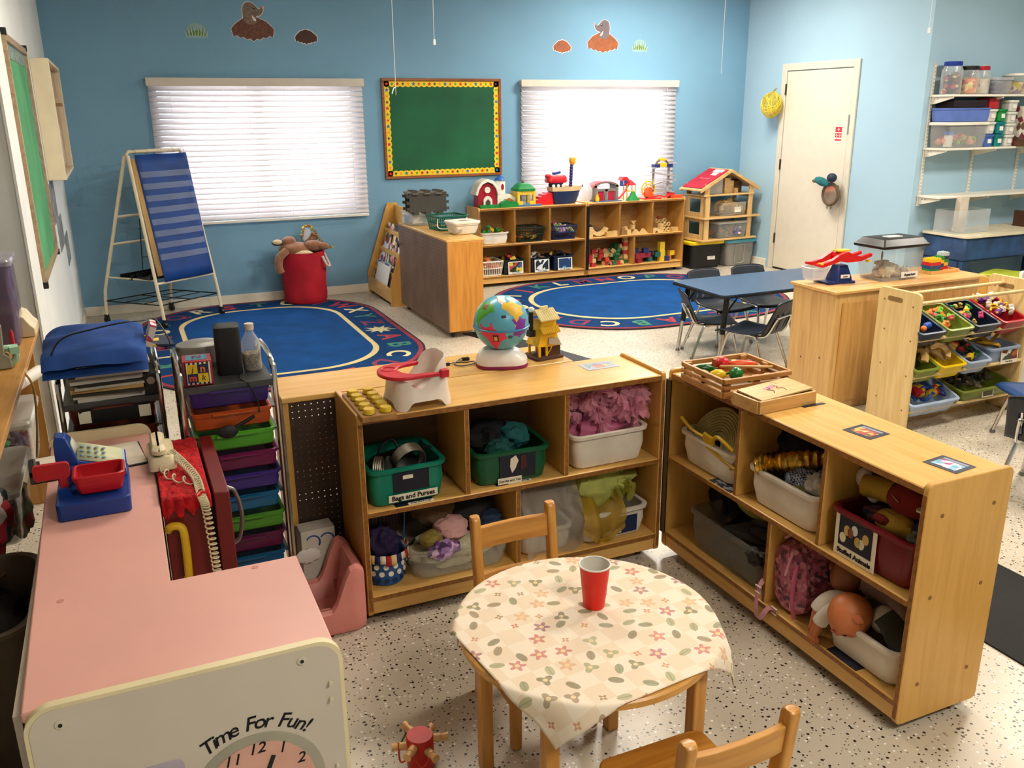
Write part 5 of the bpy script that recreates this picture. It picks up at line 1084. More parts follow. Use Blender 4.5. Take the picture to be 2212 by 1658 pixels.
def doll(label, loc, rz, head, headrot, skin, cloth, arms, body, hr=.058, eyes=True):
    t = T('baby_doll', label, 'doll', loc, rz)
    h = headmesh(hr, 0).obj('head', skin, t, loc=head, rot=headrot)
    for s in (-1, 1): G().ell((s * hr * .92, .004, -.004), (.009, .013, .017), 12, 8).tube([(s * (hr * .93 + .006), .010 * math.cos(a), -.004 + .013 * math.sin(a)) for a in (PI * k / 8 - 1.2 for k in range(9))], .003, 5).obj('ear', skin, h)
    for s in (-1, 1): G().ell((s * hr * .3, -hr * .93, .0), (.009, .004, .006), 10, 6).obj('eye', INK, h)
    G().ell((0, -hr * 1.03, -hr * .44), (.012, .004, .004), 10, 6).obj('lips', M('#a8453a', .4), h)
    G().tube(bez(body[0]), body[1], 16).obj('torso', cloth, t, sub=1)
    for pts, rad in arms:
        p = bez(pts); k = int(len(p) * .72); G().tube(p[:k + 1], [rad] * (k + 1), 12).obj('sleeve', cloth, t, sub=1)
        G().tube(p[k - 1:], [rad * .62] * (len(p) - k) + [rad * .6], 12).obj('forearm', skin, t)
        e = Vector(p[-1]); d = (Vector(p[-1]) - Vector(p[-4])).normalized(); s = d.cross(Vector((1, 0, 0))).normalized(); u = d.cross(s)
        hnd = G().ell(tuple(e + d * .008), (rad * .62, rad * .62, rad * .62), 12, 8)
        for q in range(4): a = e + s * rad * .35 * (q - 1.5) + d * .008; hnd.tube(bez([a, a + d * .014, a + d * (.024 - .002 * abs(q - 1.3)) + u * .004]), [rad * .19] * 24 + [rad * .12], 6)
        a = e + s * rad * .6; hnd.tube(bez([a, a + d * .008 + s * .006, a + d * .016 + s * .006]), [rad * .2] * 24 + [rad * .13], 6)
        hnd.obj('hand', skin, t)
    return t
WD = M('#d8cfc0', .9, bump=.4, bscale=200)
doll('bald baby doll in white sleeves leaning out of the white bin', (XF, 1.62, zBl), 0, (-.122, .055, .135), (2.05, .25, 1.25), SK, WD,
     [([(-.05, .09, .12), (-.09, .145, .135), (-.125, .17, .10), (-.135, .175, .04)], .026), ([(-.07, .08, .11), (-.115, .115, .12), (-.15, .135, .08), (-.158, .15, .025)], .024)],
     ([(-.07, .02, .14), (-.02, -.02, .12), (.03, -.08, .09), (.05, -.12, .07)], [.02, .03, .038] + [.042] * 21 + [.03]), .062)
doll('second baby doll in a pinkish grey suit lying behind the bald doll', (XF, 1.62, zBl), 0, (-.03, .165, .185), (1.4, -.3, 1.9), SK2, M('#7a6258', .95, bump=.4, bscale=150),
     [([(-.0, .04, .20), (-.03, -.03, .19), (-.02, -.08, .165), (.0, -.12, .16)], .022)], ([(-.01, .115, .19), (.0, .05, .195), (.015, -.03, .185), (.03, -.09, .16)], [.026, .036, .042] + [.044] * 21 + [.03]), .055)
G().grid(lambda u, v: (XF - .11 + .16 * v, 1.595 - .11 * u - .02 * v, zBl + .155 - .075 * u + .03 * math.sin(PI * v) + .006 * math.sin(9 * u)), 16, 12).thing('doll_blanket', 'dark grey green blanket covering the bald baby doll', 'blanket', M('#33352c', .9, bump=.5, bscale=120), solid=.006)
G().box(-.02, -.06, 0, .02, .06, .001).thing('shelf_sticker', 'dark picture sticker on the bottom shelf below the doll bin', 'sticker', photo, loc=(XB0 + .022, 1.66, zBl))
G().box(-.02, -.06, 0, .02, .06, .001).thing('shelf_sticker', 'dark picture sticker on the shelf below the straw hat bin', 'sticker', blotch(('#171b2c', '#8a8c90', '#171b2c'), 60), loc=(XB0 + .022, 2.28, zA))
# ---------------------------------------------------------------- on top of the foreground shelves
ZS = HS + .0006
t = T('peg_board_toy', 'wooden board with ten yellow pegs on the dress-up shelf', 'toy', (.665, 2.675, ZS), .0)
G().prism(rr(.115, .27, .008, 3), 0, .02).obj('board', wood('#a8793f', '#8f6230', 1), t, bev=.002)
me = mm(G().lathe([(.018, 0), (.0185, .004), (.0185, .022), (.017, .025)], 18), M('#d9b52a', .5)); dk = mm(G().lathe([(.021, 0), (.021, .0004)], 18), M('#4a2f14', .8))
for i in range(5):
    for j in (-1, 1):
        for q, nm, zz in ((me, 'peg', .012), (dk, 'socket', .0201)): o = bpy.data.objects.new(nm, q); C.objects.link(o); o.parent = t; o.location = (j * .027, -.105 + i * .052, zz)
t = T('booster_seat', 'white doll booster seat with red tray on the dress-up shelf', 'doll seat', (.83, 2.675, ZS), .08)
BW = M('#e6d6c8', .4)
def seatloop(s, z0):
    o = []
    for k in range(40):
        a = 2 * PI * k / 40; o.append((.105 * s * math.copysign(abs(math.cos(a)) ** .6, math.cos(a)), .09 * s * math.copysign(abs(math.sin(a)) ** .6, math.sin(a)), z0))
    return o
def rimz(x, y):
    k = min(1, max(0, (x + .01) / .085)); k = k * k * (3 - 2 * k); f = min(1, max(0, (-x - .03) / .05)); f = f * f * (3 - 2 * f)
    return .068 + .102 * k - .02 * (abs(y) / .09) ** 4 * k + .034 * f
prof = []
base = seatloop(1.0, 0)
def legz(x, y): return .028 if (abs(x) < .055 and abs(y) > .05) or (abs(y) < .045 and abs(x) > .06) else 0
L0 = [(x, y, legz(x, y)) for x, y, _ in base]; L1 = [(x * .93, y * .93, .05) for x, y, _ in base]; L2 = [(x * .88, y * .88, rimz(x, y) - .006) for x, y, _ in base]; L3 = [(x * .84, y * .84, rimz(x, y)) for x, y, _ in base]; L4 = [(x * .79, y * .78, max(.05, rimz(x, y) - .012)) for x, y, _ in base]; L5 = [(x * .7, y * .68, .04) for x, y, _ in base]
G().loft([L0, L1, L2, L3, L4, L5], False, True).obj('seat_shell', BW, t, sub=1)
G().prism(rr(.13, .115, .04, 5, -.005, 0), .04, .046).obj('seat_pad', M('#e3b3ab', .5), t)
TR = M('#c81f2e', .35)
tr = []
for k in range(21): a = PI / 2 + PI * k / 20; tr.append((-.055 + .075 * math.cos(a), .088 * math.sin(a)))
tr = [(.06, .088)] + tr + [(.06, -.088), (.06, -.072)] + [(-.01 + .05 * math.cos(-PI / 2 - PI * k / 14), .062 * math.sin(-PI / 2 - PI * k / 14)) for k in range(15)] + [(.06, .072)]
G().prism(tr, .105, .117).obj('tray', TR, t, bev=.003); G().tube([(-.085 + .024 * math.cos(a), .03 + .024 * math.sin(a), .117) for a in (2 * PI * k / 18 for k in range(18))], .003, 6, True).obj('cup_ring', TR, t)
for s in (-1, 1): G().box(.052, s * .08 - .012, .098, .08, s * .08 + .012, .124).obj('tray_clip', TR, t, bev=.002)
t = T('usb_cable', 'short black USB cable coiled beside the globe', 'cable', (1.125, 3.04, ZS))
G().tube(bez([(-.05, .005, .004), (-.02, .015, .004), (.02, .0, .004), (.05, -.005, .006), (.04, -.03, .004), (-.01, -.04, .004), (-.03, -.01, .004), (.0, .035, .005), (.03, .045, .007)], 48), .0022, 6).obj('cord', BLACK, t); G().box(.02, .035, .001, .048, .05, .011).obj('plug', BLACK, t); G().box(.008, .037, .002, .022, .048, .008).obj('metal_tip', CHROME, t); G().box(-.064, .0, .001, -.045, .012, .009).obj('plug', BLACK, t)
# globe
t = T('toy_globe', 'talking toy globe with cartoon continents on a white base', 'globe', (1.262, 2.965, ZS), -.35)
def gb(s, z, o=0): return [(p[0] + o, p[1], z) for p in rr(.195 * s, .15 * s, .06 * s, 6)]
G().loft([gb(1.0, .012), gb(.99, .03), gb(.8, .055, -.005), gb(.55, .068, -.01)]).obj('base', M('#e6e0da', .3), t); G().loft([gb(1.01, 0), gb(1.02, .006), gb(1.0, .013)]).obj('base_trim', M('#8a1c4f', .4), t)
gl = T('globe_ball', None, None, (0, 0, .165)); gl.parent = t
gm_ = M('#5aa8c4', .3, var=.03); GC = Vector((0, 0, .165)); GR = .103
bpy.data.objects.remove(gl)
G().ell(GC, (GR, GR, GR), 40, 26).obj('ball', gm_, t); G().tube([(GC.x + (GR + .001) * math.cos(a), (GR + .001) * math.sin(a), GC.z - .012) for a in (2 * PI * k / 48 for k in range(48))], .004, 6, True).obj('equator_band', M('#3f88b8', .35), t)
def patch(nm, lon, lat, outline, mat, lift=.002, parent=None):
    """raised patch on the ball: outline in degrees around (lon, lat)"""
    ol, cx, cy = outline, 0, 0; rings = []
    for s in (1, .7, .4, .12):
        l = []
        for a, b in ol:
            k_ = 1.3 if nm == 'continent' else 1.0; la, lo = math.radians(lat + b * s * k_), math.radians(lon + a * s * k_); r_ = GR + lift * (1 if s < 1 else .3)
            l.append(GC + Vector((math.cos(la) * math.cos(lo), math.cos(la) * math.sin(lo), math.sin(la))) * r_)
        rings.append(l)
    return G().loft(rings, False, True).obj(nm, mat, parent or t)
pk, gnn, yw, pu, wt = M('#d8365c', .45), M('#4fa53a', .45), M('#e2b32a', .45), M('#7b2f9a', .45), M('#efe6dc', .45)
CL = -107  # longitude that faces the camera
patch('continent', CL - 2, -22, [(-26, 22), (-5, 26), (20, 14), (22, 0), (8, -14), (2, -30), (-8, -34), (-10, -16), (-24, 6)], pk); patch('continent', CL - 36, 34, [(-24, 14), (0, 20), (22, 12), (26, 0), (10, -8), (0, -16), (-6, -34), (-14, -20), (-22, -4)], gnn); patch('continent', CL + 52, 40, [(-26, 14), (10, 18), (30, 0), (18, -12), (2, -22), (-6, -30), (-12, -10), (-28, 2)], yw); patch('continent', CL + 58, 2, [(-16, 12), (0, 16), (16, 8), (14, -14), (0, -20), (-14, -14)], pu); patch('continent', CL + 10, 70, [(-40, 8), (0, 12), (45, 8), (20, -8), (6, -14), (-10, -6)], wt); patch('continent', CL - 90, -10, [(-16, 20), (16, 14), (10, -20), (-10, -16)], yw)
patch('picture_tile', CL + 2, -22, [(-7, 9), (7, 9), (7, -8), (-7, -8)], M('#3a2a1a', .5), .004); patch('picture_tile', CL + 2, -22, [(-5, 6), (4, 7), (5, -5), (-4, -6)], M('#d8b85a', .5), .0045); patch('picture_tile', CL - 34, 42, [(-8, 8), (8, 8), (8, -6), (-8, -6)], M('#8a5530', .5), .004); patch('sea_drawing', CL + 20, 24, [(-6, 2), (4, 4), (6, -2), (-4, -3)], M('#2a2440', .5), .001); patch('sea_drawing', CL + 34, -20, [(-6, 3), (0, 5), (7, 1), (3, -4), (-5, -2)], M('#2b5868', .5), .001)
# toy mill
t = T('toy_sawmill', 'yellow toy mill with corrugated roof on a brown base', 'toy building', (1.455, 3.0, ZS), .15)
ym, bm = M('#eab41c', .4), M('#4a2c1c', .8, bump=.8, bscale=60)
G().loft([[(p[0] * s, p[1] * s, z) for p in rr(.13, .11, .01, 2)] for s, z in ((1, 0), (.97, .008), (.85, .014))]).obj('base', bm, t); G().box(-.005, -.045, .012, .05, .02, .05).obj('rock_block', bm, t)
for x, y_ in ((-.045, -.04), (-.045, .03), (-.012, -.04), (-.012, .03)): G().box(x - .004, y_ - .004, .012, x + .004, y_ + .004, .06).obj('stilt', ym, t)
G().tube([(-.012, -.042, .016), (.01, -.044, .05)], .003, 5).obj('brace', ym, t)
G().loft([[(-.055, -.045, .055), (.05, -.045, .045), (.05, .04, .045), (-.055, .04, .055)], [(-.04, -.04, .09), (.04, -.04, .085), (.04, .035, .085), (-.04, .035, .09)], [(-.032, -.035, .15), (.035, -.035, .15), (.035, .03, .15), (-.032, .03, .15)]]).obj('tower', ym, t)
G().loft([[(-.01, -.055, .062), (.05, -.055, .052), (.05, -.04, .052), (-.01, -.04, .062)], [(-.005, -.045, .085), (.04, -.045, .08), (.04, -.038, .08), (-.005, -.038, .085)]]).obj('chute', M('#a3907c', .6), t)
g = G()
for i in range(9): x = -.036 + i * .0095; g.tube([(x, -.036, .128), (x, -.055, .105)], .0048, 5)
g.obj('awning', M('#e3b22a', .4), t); g = G()
for i in range(9): x = -.04 + i * .0098; g.tube([(x, -.005, .19), (x, -.05, .155)], .0052, 5); g.tube([(x, -.005, .19), (x, .04, .16)], .0052, 5)
g.obj('corrugated_roof', M('#e6d49a', .5), t); G().box(-.02, -.01, .185, .015, .0, .203).obj('ridge_cap', M('#e6d49a', .5), t)
G().cyl((-.058, .0, .10), (-.058, 0, .185), .009, n=10).box(-.07, -.014, .09, -.046, .014, .115).obj('black_pipe', BLACK, t); G().ell((-.056, 0, .195), (.012, .012, .011), 12, 8, amp=.3).obj('smoke_puff', WHITE, t); G().cyl((.037, -.01, .125), (.044, -.01, .125), .018, n=12).obj('water_wheel', RED, t)
# stickers
t = T('tangram_sticker', 'faded tangram picture sticker on the dress-up shelf top', 'sticker', (1.585, 2.792, ZS))
G().box(-.065, -.042, 0, .07, .042, .0005).obj('sheet', M('#9da5b4', .5), t)
for p, c in (([(-.045, -.02), (-.015, .02), (-.045, .03)], '#7c9a86'), ([(-.02, -.025), (.02, -.025), (.02, .01), (-.02, .01)], '#c97f6a'), ([(.02, -.02), (.05, -.01), (.03, .02)], '#c9b07a'), ([(-.02, .012), (.02, .012), (0, .035)], '#8f86a8'), ([(.03, .022), (.055, .022), (.05, .0)], '#7f93b8')): G().prism(p, .0005, .0009).obj('tangram_shape', M(c, .5), t)
for lab, x, y_, cl in (('dark bordered puzzle picture sticker near the puzzle box', 1.957, 1.825, ('#c8a24a', '#b3473a', '#d9c07a', '#7a4a3a')), ('dark bordered picture sticker near the end of the shelf top', 1.97, 1.54, ('#6aa8c0', '#d8cfe0', '#b04a78', '#8fb8d0'))):
    t = T('picture_sticker', lab, 'sticker', (x, y_, ZS), -1.45); G().box(-.05, -.045, 0, .05, .045, .0005).obj('border', M('#14162a', .5), t); G().box(-.036, -.03, .0005, .036, .02, .0009).obj('picture', blotch(cl, 55), t); G().box(-.036, .023, .0005, .036, .035, .0009).obj('text_strip', M('#8a8fa0', .5), t)
G().box(-.045, -.008, 0, .045, .008, .001).thing('black_tape', 'short black tape strip beside the wooden puzzle box', 'tape', BLACK, loc=(1.99, 2.085, ZS))
# vegetable crate
t = T('wooden_crate', 'small slatted wooden crate of play vegetables on the shelf top', 'crate', (1.905, 2.385, ZS), -.02)
CW = wood('#c08a4a', '#a97438', 0, .5); w, d, h = .275, .25, .066
for s in (-1, 1):
    for z0, z1 in ((0, .026), (.036, .046), (.056, h)): pass
    for z0, z1 in ((.0, .022), (.03, .042), (.05, h)):
        G().box(-w / 2, s * d / 2 - .006, z0, w / 2, s * d / 2 + .006, z1).obj('slat', CW, t, bev=.0015); G().box(s * w / 2 - .006, -d / 2 + .006, z0, s * w / 2 + .006, d / 2 - .006, z1).obj('slat', CW, t, bev=.0015)
for a in (-1, 0, 1):
    for b in (-1, 1): G().box(a * (w / 2 - .018) - .014, b * (d / 2 - .012) - .006, .002, a * (w / 2 - .018) + .014, b * (d / 2 - .012) + .006, h - .003).obj('corner_block', CW, t)
    for b in (-1, 1): 
        if a == 0: G().box(b * (w / 2 - .011) - .005, -.014, .002, b * (w / 2 - .011) + .005, .014, h - .003).obj('corner_block', CW, t)
G().box(-w / 2 + .006, -d / 2 + .006, .0, w / 2 - .006, d / 2 - .006, .006).obj('crate_floor', CW, t)
cx, cy, cz = 1.905, 2.385, ZS + .022
def veg(nm, label, p, col, r, rot=(0, 0, 0), stem=None):
    t = T(nm, label, 'play food', p, rot=rot); G().ell((0, 0, 0), r, 18, 12, amp=.08, fr=2).obj('flesh', M(col, .25), t)
    if stem: G().cyl((r[0] * .95, 0, 0), (r[0] + .012, 0, .004), .004, n=7).obj('stem', M('#3d5a22', .6), t)
veg('toy_cucumber', 'dark green play cucumber at the corner of the crate', (cx - .085, cy + .06, cz + .03), '#14501f', (.034, .015, .015), (0, .1, -.4), 1); veg('toy_lemon', 'yellow play lemon in the wooden crate', (cx - .075, cy + .0, cz + .022), '#d8b81c', (.03, .019, .018), (0, 0, -.35), 1); veg('toy_pepper', 'green play pepper at the front of the crate', (cx - .02, cy - .03, cz + .026), '#1b6a2c', (.027, .024, .023), (0, 0, .5), 1); veg('toy_tomato', 'red play tomato at the back of the crate', (cx + .0, cy + .075, cz + .035), '#c0222a', (.026, .026, .022), (0, 0, 0), 1); veg('toy_carrot', 'orange play carrot lying across the crate', (cx + .06, cy + .04, cz + .034), '#d8542a', (.055, .014, .014), (0, .05, -.35)); veg('toy_zucchini', 'small green play vegetable hidden low in the crate', (cx + .01, cy - .075, cz + .014), '#1c5a22', (.022, .012, .012), (0, 0, .2)); veg('toy_onion', 'pale play onion low at the front of the crate', (cx + .075, cy - .075, cz + .014), '#d9c8a0', (.02, .015, .014))
G().prism([(.10 * math.cos(a), .035 * math.sin(a)) for a in (2 * PI * k / 24 for k in range(24))], 0, .009).thing('toy_board', 'oval tan cutting board resting on the play vegetables', 'toy board', wood('#c79a5a', '#b0844a', 0), loc=(cx + .045, cy - .005, cz + .032), rot=(-.25, .05, -.3), bev=.003)
# puzzle box
t = T('puzzle_box', 'wooden puzzle box with jigsaw lid on the shelf top', 'puzzle', (1.885, 2.155, ZS), .06)
PB = wood('#d2a768', '#bd8f50', 0)
w, d, h = .24, .125, .042
for s in (-1, 1): G().box(-w / 2, s * d / 2 - .005, 0, w / 2, s * d / 2 + .005, h).obj('side', PB, t, bev=.001); G().box(s * w / 2 - .005, -d / 2 + .005, 0, s * w / 2 + .005, d / 2 - .005, h).obj('side', PB, t, bev=.001)
G().box(-w / 2 + .005, -d / 2 + .005, 0, w / 2 - .005, d / 2 - .005, .005).obj('tray_floor', PB, t)
G().box(-w / 2 + .014, -d / 2 + .008, -.0025, w / 2 - .002, d / 2 - .002, .0025).obj('jigsaw_lid', wood('#d9b276', '#c79d5f', 0), t, loc=(0, 0, h + .004), rot=(.05, -.03, .04))
rnd = random.Random(3)
for i in range(4):
    x = -.06 + i * .04; G().tube(bez([(x, .02, 0), (x + .008, .008, 0), (x - .006, .0, 0), (x + .01, -.012, 0), (x + .004, -.03, 0)], 30), .0012, 4).obj('jigsaw_cut', M('#5a3a1a', .8), t, loc=(0, .0, h + .0072), rot=(.05, -.03, .5 * (i - 1.5)))
card(t, (-.0, .02, h + .0072), (.05, -.03, .3), .06, .02, M('#c87f96', .6), 'crayon_mark', .0006)
# ---------------------------------------------------------------- round table, cloth, cup, chairs, drum
TX, TY, TR_, TH = .896, 1.609, .305, .5
t = T('round_table', 'small round wooden table under a floral cloth', 'table', (TX, TY, 0))
G().lathe([(TR_ - .006, TH - .022), (TR_, TH - .018), (TR_, TH - .004), (TR_ - .005, TH)], 64).obj('tabletop', wood('#d69f52', '#c08a3e', 0, .3), t)
for a, b in ((-1, -1), (1, -1), (-1, 1), (1, 1)): G().box(a * .19 - .017, b * .19 - .017, 0, a * .19 + .017, b * .19 + .017, TH - .022).obj('leg', BEECH, t, bev=.004)
for s in (-1, 1): G().box(-.173, s * .19 - .009, TH - .08, .173, s * .19 + .009, TH - .022).obj('apron', BEECHX, t); G().box(s * .19 - .009, -.173, TH - .08, s * .19 + .009, .173, TH - .022).obj('apron', BEECHX, t)
# cloth material: cream plaid with scattered leaves and blossoms
cm = bpy.data.materials.new('floral_cloth'); cm.use_nodes = True; N, L, B = nodes(cm); B.inputs['Roughness'].default_value = .85
tc = N.new('ShaderNodeTexCoord'); mp = N.new('ShaderNodeMapping'); L.new(tc.outputs['UV'], mp.inputs[0]); mp.inputs['Scale'].default_value = (12.5, 12.5, 0); mp.inputs['Rotation'].default_value = (0, 0, .5)
def math_(op, a, b=None, c=None):
    n = N.new('ShaderNodeMath'); n.operation = op
    for i, q in enumerate((a, b, c)):
        if q is None: continue
        if isinstance(q, (int, float)): n.inputs[i].default_value = q
        else: L.new(q, n.inputs[i])
    return n.outputs[0]
def mix(f, a, b):
    n = N.new('ShaderNodeMix'); n.data_type = 'RGBA'; L.new(f, n.inputs[0])
    for i, q in ((6, a), (7, b)):
        if isinstance(q, str): n.inputs[i].default_value = lin(q)
        else: L.new(q, n.inputs[i])
    return n.outputs[2]
ckn = N.new('ShaderNodeTexChecker'); mp2 = N.new('ShaderNodeMapping'); L.new(tc.outputs['UV'], mp2.inputs[0]); mp2.inputs['Scale'].default_value = (12, 12, 0.0); mp2.inputs['Location'].default_value = (.5, .5, .5)
L.new(mp2.outputs[0], ckn.inputs[0]); ckn.inputs['Scale'].default_value = 1; ckn.inputs[1].default_value = lin('#eadac4'); ckn.inputs[2].default_value = lin('#e4cfb4')
cur = ckn.outputs[0]
def motif(size, petals, elong, cols, k0, k1, cur):
    m_ = N.new('ShaderNodeMapping'); L.new(mp.outputs[0], m_.inputs[0])
    v = N.new('ShaderNodeTexVoronoi'); v.voronoi_dimensions = '2D'; v.inputs['Scale'].default_value = 1; v.inputs['Randomness'].default_value = .38; L.new(m_.outputs[0], v.inputs['Vector'])
    sb_ = N.new('ShaderNodeVectorMath'); sb_.operation = 'SUBTRACT'; L.new(m_.outputs[0], sb_.inputs[0]); L.new(v.outputs['Position'], sb_.inputs[1])
    sc2 = N.new('ShaderNodeSeparateColor'); L.new(v.outputs['Color'], sc2.inputs[0])
    ro = N.new('ShaderNodeVectorRotate'); ro.rotation_type = 'Z_AXIS'; L.new(sb_.outputs[0], ro.inputs['Vector']); L.new(math_('MULTIPLY', sc2.outputs[1], 6.28), ro.inputs['Angle'])
    s = N.new('ShaderNodeSeparateXYZ'); L.new(ro.outputs[0], s.inputs[0]); x, y = s.outputs[0], math_('MULTIPLY', s.outputs[1], elong)
    r_ = math_('SQRT', math_('ADD', math_('MULTIPLY', x, x), math_('MULTIPLY', y, y))); th = math_('ARCTAN2', y, x)
    pet = math_('MULTIPLY_ADD', math_('COSINE', math_('MULTIPLY', th, petals)), .28, .72)
    inside = math_('LESS_THAN', r_, math_('MULTIPLY', pet, size)); ok = math_('COMPARE', sc2.outputs[2], (k0 + k1) / 2, (k1 - k0) / 2); f = math_('MULTIPLY', inside, ok)
    rp = ramp(N, L, sc2.outputs[0], [(i / len(cols), c) for i, c in enumerate(cols)]); rp.color_ramp.interpolation = 'CONSTANT'
    dk = mix(math_('LESS_THAN', math_('ABSOLUTE', y), size * .06) if elong > 1.2 else math_('LESS_THAN', r_, size * .28), rp.outputs[0], '#e3c48c' if elong < 1.2 else '#5d5a38')
    f2 = math_('MULTIPLY', f, math_('MULTIPLY_ADD', math_('GREATER_THAN', r_, 0), .0, .72))
    return mix(f2, cur, dk)
GR_ = ('#77784a', '#94966a', '#6e6a40', '#8c7350', '#7d8660', '#a0a276')
cur = motif(.46, 1, 1.9, GR_, 0, .40, cur); cur = motif(.40, 5, 1, ('#c4605a', '#b5566a', '#d9a07a', '#96506c', '#c9766e', '#d8ab80'), .40, .62, cur)
cur = motif(.38, 3, 1.0, GR_, .62, .76, cur); cur = motif(.2, 4, 1, ('#b8504c', '#c47a58', '#8a6a40'), .76, .92, cur)
L.new(cur, B.inputs['Base Color'])
ca, sa = math.cos(.108), math.sin(.108); e2 = Vector((ca, sa)); e1 = Vector((-sa, ca)); N0 = Vector((.632, 1.285)); SZ = .655
def cloth(u, v):
    p = N0 + e2 * (SZ * u) + e1 * (SZ * v); q = p - Vector((TX, TY)); r_ = q.length; a = math.atan2(q.y, q.x); R_ = TR_ + .008
    z = TH + .004
    if r_ > R_:
        o = r_ - R_; fold = .010 * math.sin(9 * a + 1) * min(1, o / .05); rad = R_ + .012 * (1 - math.exp(-o / .015)) + fold + .12 * o; z = TH + .004 - .006 * min(1, o / .01) - .96 * max(0, o - .006); q = q * (rad / r_); p = Vector((TX, TY)) + q
    else: z += .0012 * math.sin(30 * p.x + 3) * math.sin(26 * p.y)
    return (p.x, p.y, z)
o = G().grid(cloth, 110, 110).thing('tablecloth', 'cream floral cloth draped over the round table', 'tablecloth', cm, solid=.0015, smooth=80)
uvl = o.data.uv_layers.new(name='flat')
for lp_ in o.data.loops: k_ = lp_.vertex_index; uvl.data[lp_.index].uv = ((k_ // 111) / 110, (k_ % 111) / 110)
t = T('paper_cup', 'red paper cup with white inside standing on the floral cloth', 'cup', (.945, 1.66, TH + .006))
G().lathe([(.026, 0), (.0265, .002), (.0375, .112), (.0365, .112)], 40, cap1=False).obj('cup_wall', M('#dd1c0c', .4), t); G().lathe([(.0365, .112), (.0255, .006), (.0, .006)], 40, cap0=False).obj('cup_inside', M('#d8d2c6', .5), t)
G().tube([(.0378 * math.cos(a), .0378 * math.sin(a), .113) for a in (2 * PI * k / 40 for k in range(40))], .0022, 8, True).obj('rim', M('#e6e0d4', .4), t)
def chair(label, loc, rz):
    t = T('wooden_chair', label, 'chair', loc, rz, 'small wooden chairs at the round table')
    hw, sh, bh = .118, .29, .575
    for s in (-1, 1):
        G().loft([[(s * hw + p[0], .12 + off + p[1], z) for p in rr(.026, .042 * k, .008, 3)] for z, off, k in ((0, .02, 1), (.28, 0, 1), (bh - .012, .035, .85), (bh - .003, .037, .7), (bh, .038, .45))]).obj('back_leg', BEECH, t)
        G().box(s * hw - .014, -.135, 0, s * hw + .014, -.105, sh).obj('front_leg', BEECH, t, bev=.005)
        G().box(s * hw - .009, -.105, .12, s * hw + .009, .12, .145).obj('side_stretcher', BEECHX, t, bev=.003); G().box(s * hw - .009, -.105, sh - .045, s * hw + .009, .11, sh - .006).obj('seat_rail', BEECHX, t)
    G().prism(rr(.275, .275, .03, 5, 0, -.01), sh - .004, sh + .014).obj('seat', wood('#c08233', '#a96c26', 0, .25), t, bev=.004)
    for z0, z1, y0 in ((.475, .54, .145), (.37, .40, .131)):
        G().loft([[(x, y0 + dy + .010 * (1 - (x / hw) ** 2), z) for dy, z in ((-.008, z0), (.008, z0), (.014, z1), (-.002, z1))] for x in (-hw + .008, -hw * .5, 0, hw * .5, hw - .008)]).obj('back_rail', BEECHX, t, bev=.002)
    return t
chair('small wooden chair on the far side of the round table', (.927, 1.955, 0), 0)
chair('small wooden chair on the near side of the round table', (.937, 1.24, 0), PI)
t = T('drum_toy', 'red wooden drum toy with natural pegs and strings on the floor', 'toy', (.548, 1.872, 0), .3)
G().lathe([(.034, 0), (.036, .004), (.036, .098), (.034, .102)], 32).obj('drum', M('#c41f14', .4), t)
pgm = wood('#dcae72', '#c8965a', 0)
for k in range(6):
    a = k * PI / 3 + .5; z_ = .072 + .015 * (k % 2); d = Vector((math.cos(a), math.sin(a), 0))
    G().tube([d * .034 + Vector((0, 0, z_)), d * .055 + Vector((0, 0, z_)), d * .057 + Vector((0, 0, z_)), d * .075 + Vector((0, 0, z_))], [.011, .011, .0085, .0115], 12).obj('peg', pgm, t)
for k, c in enumerate(('#1d2a5c', '#1f6a34', '#c4402a', '#c4402a')):
    a, b = k * PI / 3 + .5, (k + 1) * PI / 3 + .5
    G().tube(bez([(.056 * math.cos(a), .056 * math.sin(a), .084), (.062 * math.cos((a + b) / 2), .062 * math.sin((a + b) / 2), .05), (.056 * math.cos(b), .056 * math.sin(b), .075)]), .0025, 5).obj('string', M(c, .8), t)
G().ell((.056 * math.cos(PI / 3 + .5), .056 * math.sin(PI / 3 + .5), .082), (.011, .011, .013), 10, 8, amp=.3).obj('yarn_knot', M('#1f6a34', .9), t)
# ---------------------------------------------------------------- pink play kitchen
KH = .68
t = T('play_kitchen', 'pink topped white play kitchen counter with a painted clock', 'play kitchen', (0, 0, 0))
PK = M('#e3a99c', .4, var=.03, scale=3); PKW = M('#cfc4b4', .45, var=.03, scale=4)
G().prism([(-.268, 1.516), (.277, 1.516), (.277, 1.895), (0, 1.895), (0, 2.93), (-.29, 2.93)], KH - .02, KH).obj('countertop', PK, t, bev=.004)
G().box(-.262, 1.53, .0, .27, 1.545, KH - .02).box(.257, 1.545, 0, .27, 1.885, KH - .02).box(-.018, 1.885, 0, .27, 1.895, KH - .02).box(-.018, 1.895, 0, -.005, 2.92, KH - .02).box(-.285, 1.545, 0, -.272, 2.92, KH - .02).obj('cabinet_side', PKW, t)
EDG = M('#e8d9ae', .4, var=.03)
pan = rr(.556, .72, .05, 8, .012, .334); pan = [p for p in pan]
G().prism(pan, 1.498, 1.515, 'xz').obj('end_panel', EDG, t); G().prism(rr(.540, .704, .044, 8, .012, .334), 1.4965, 1.499, 'xz').obj('end_panel_face', PKW, t)
G().prism(rr(.30, .72, .04, 8, -.145, .352), 2.93, 2.945, 'xz').obj('end_panel', EDG, t)
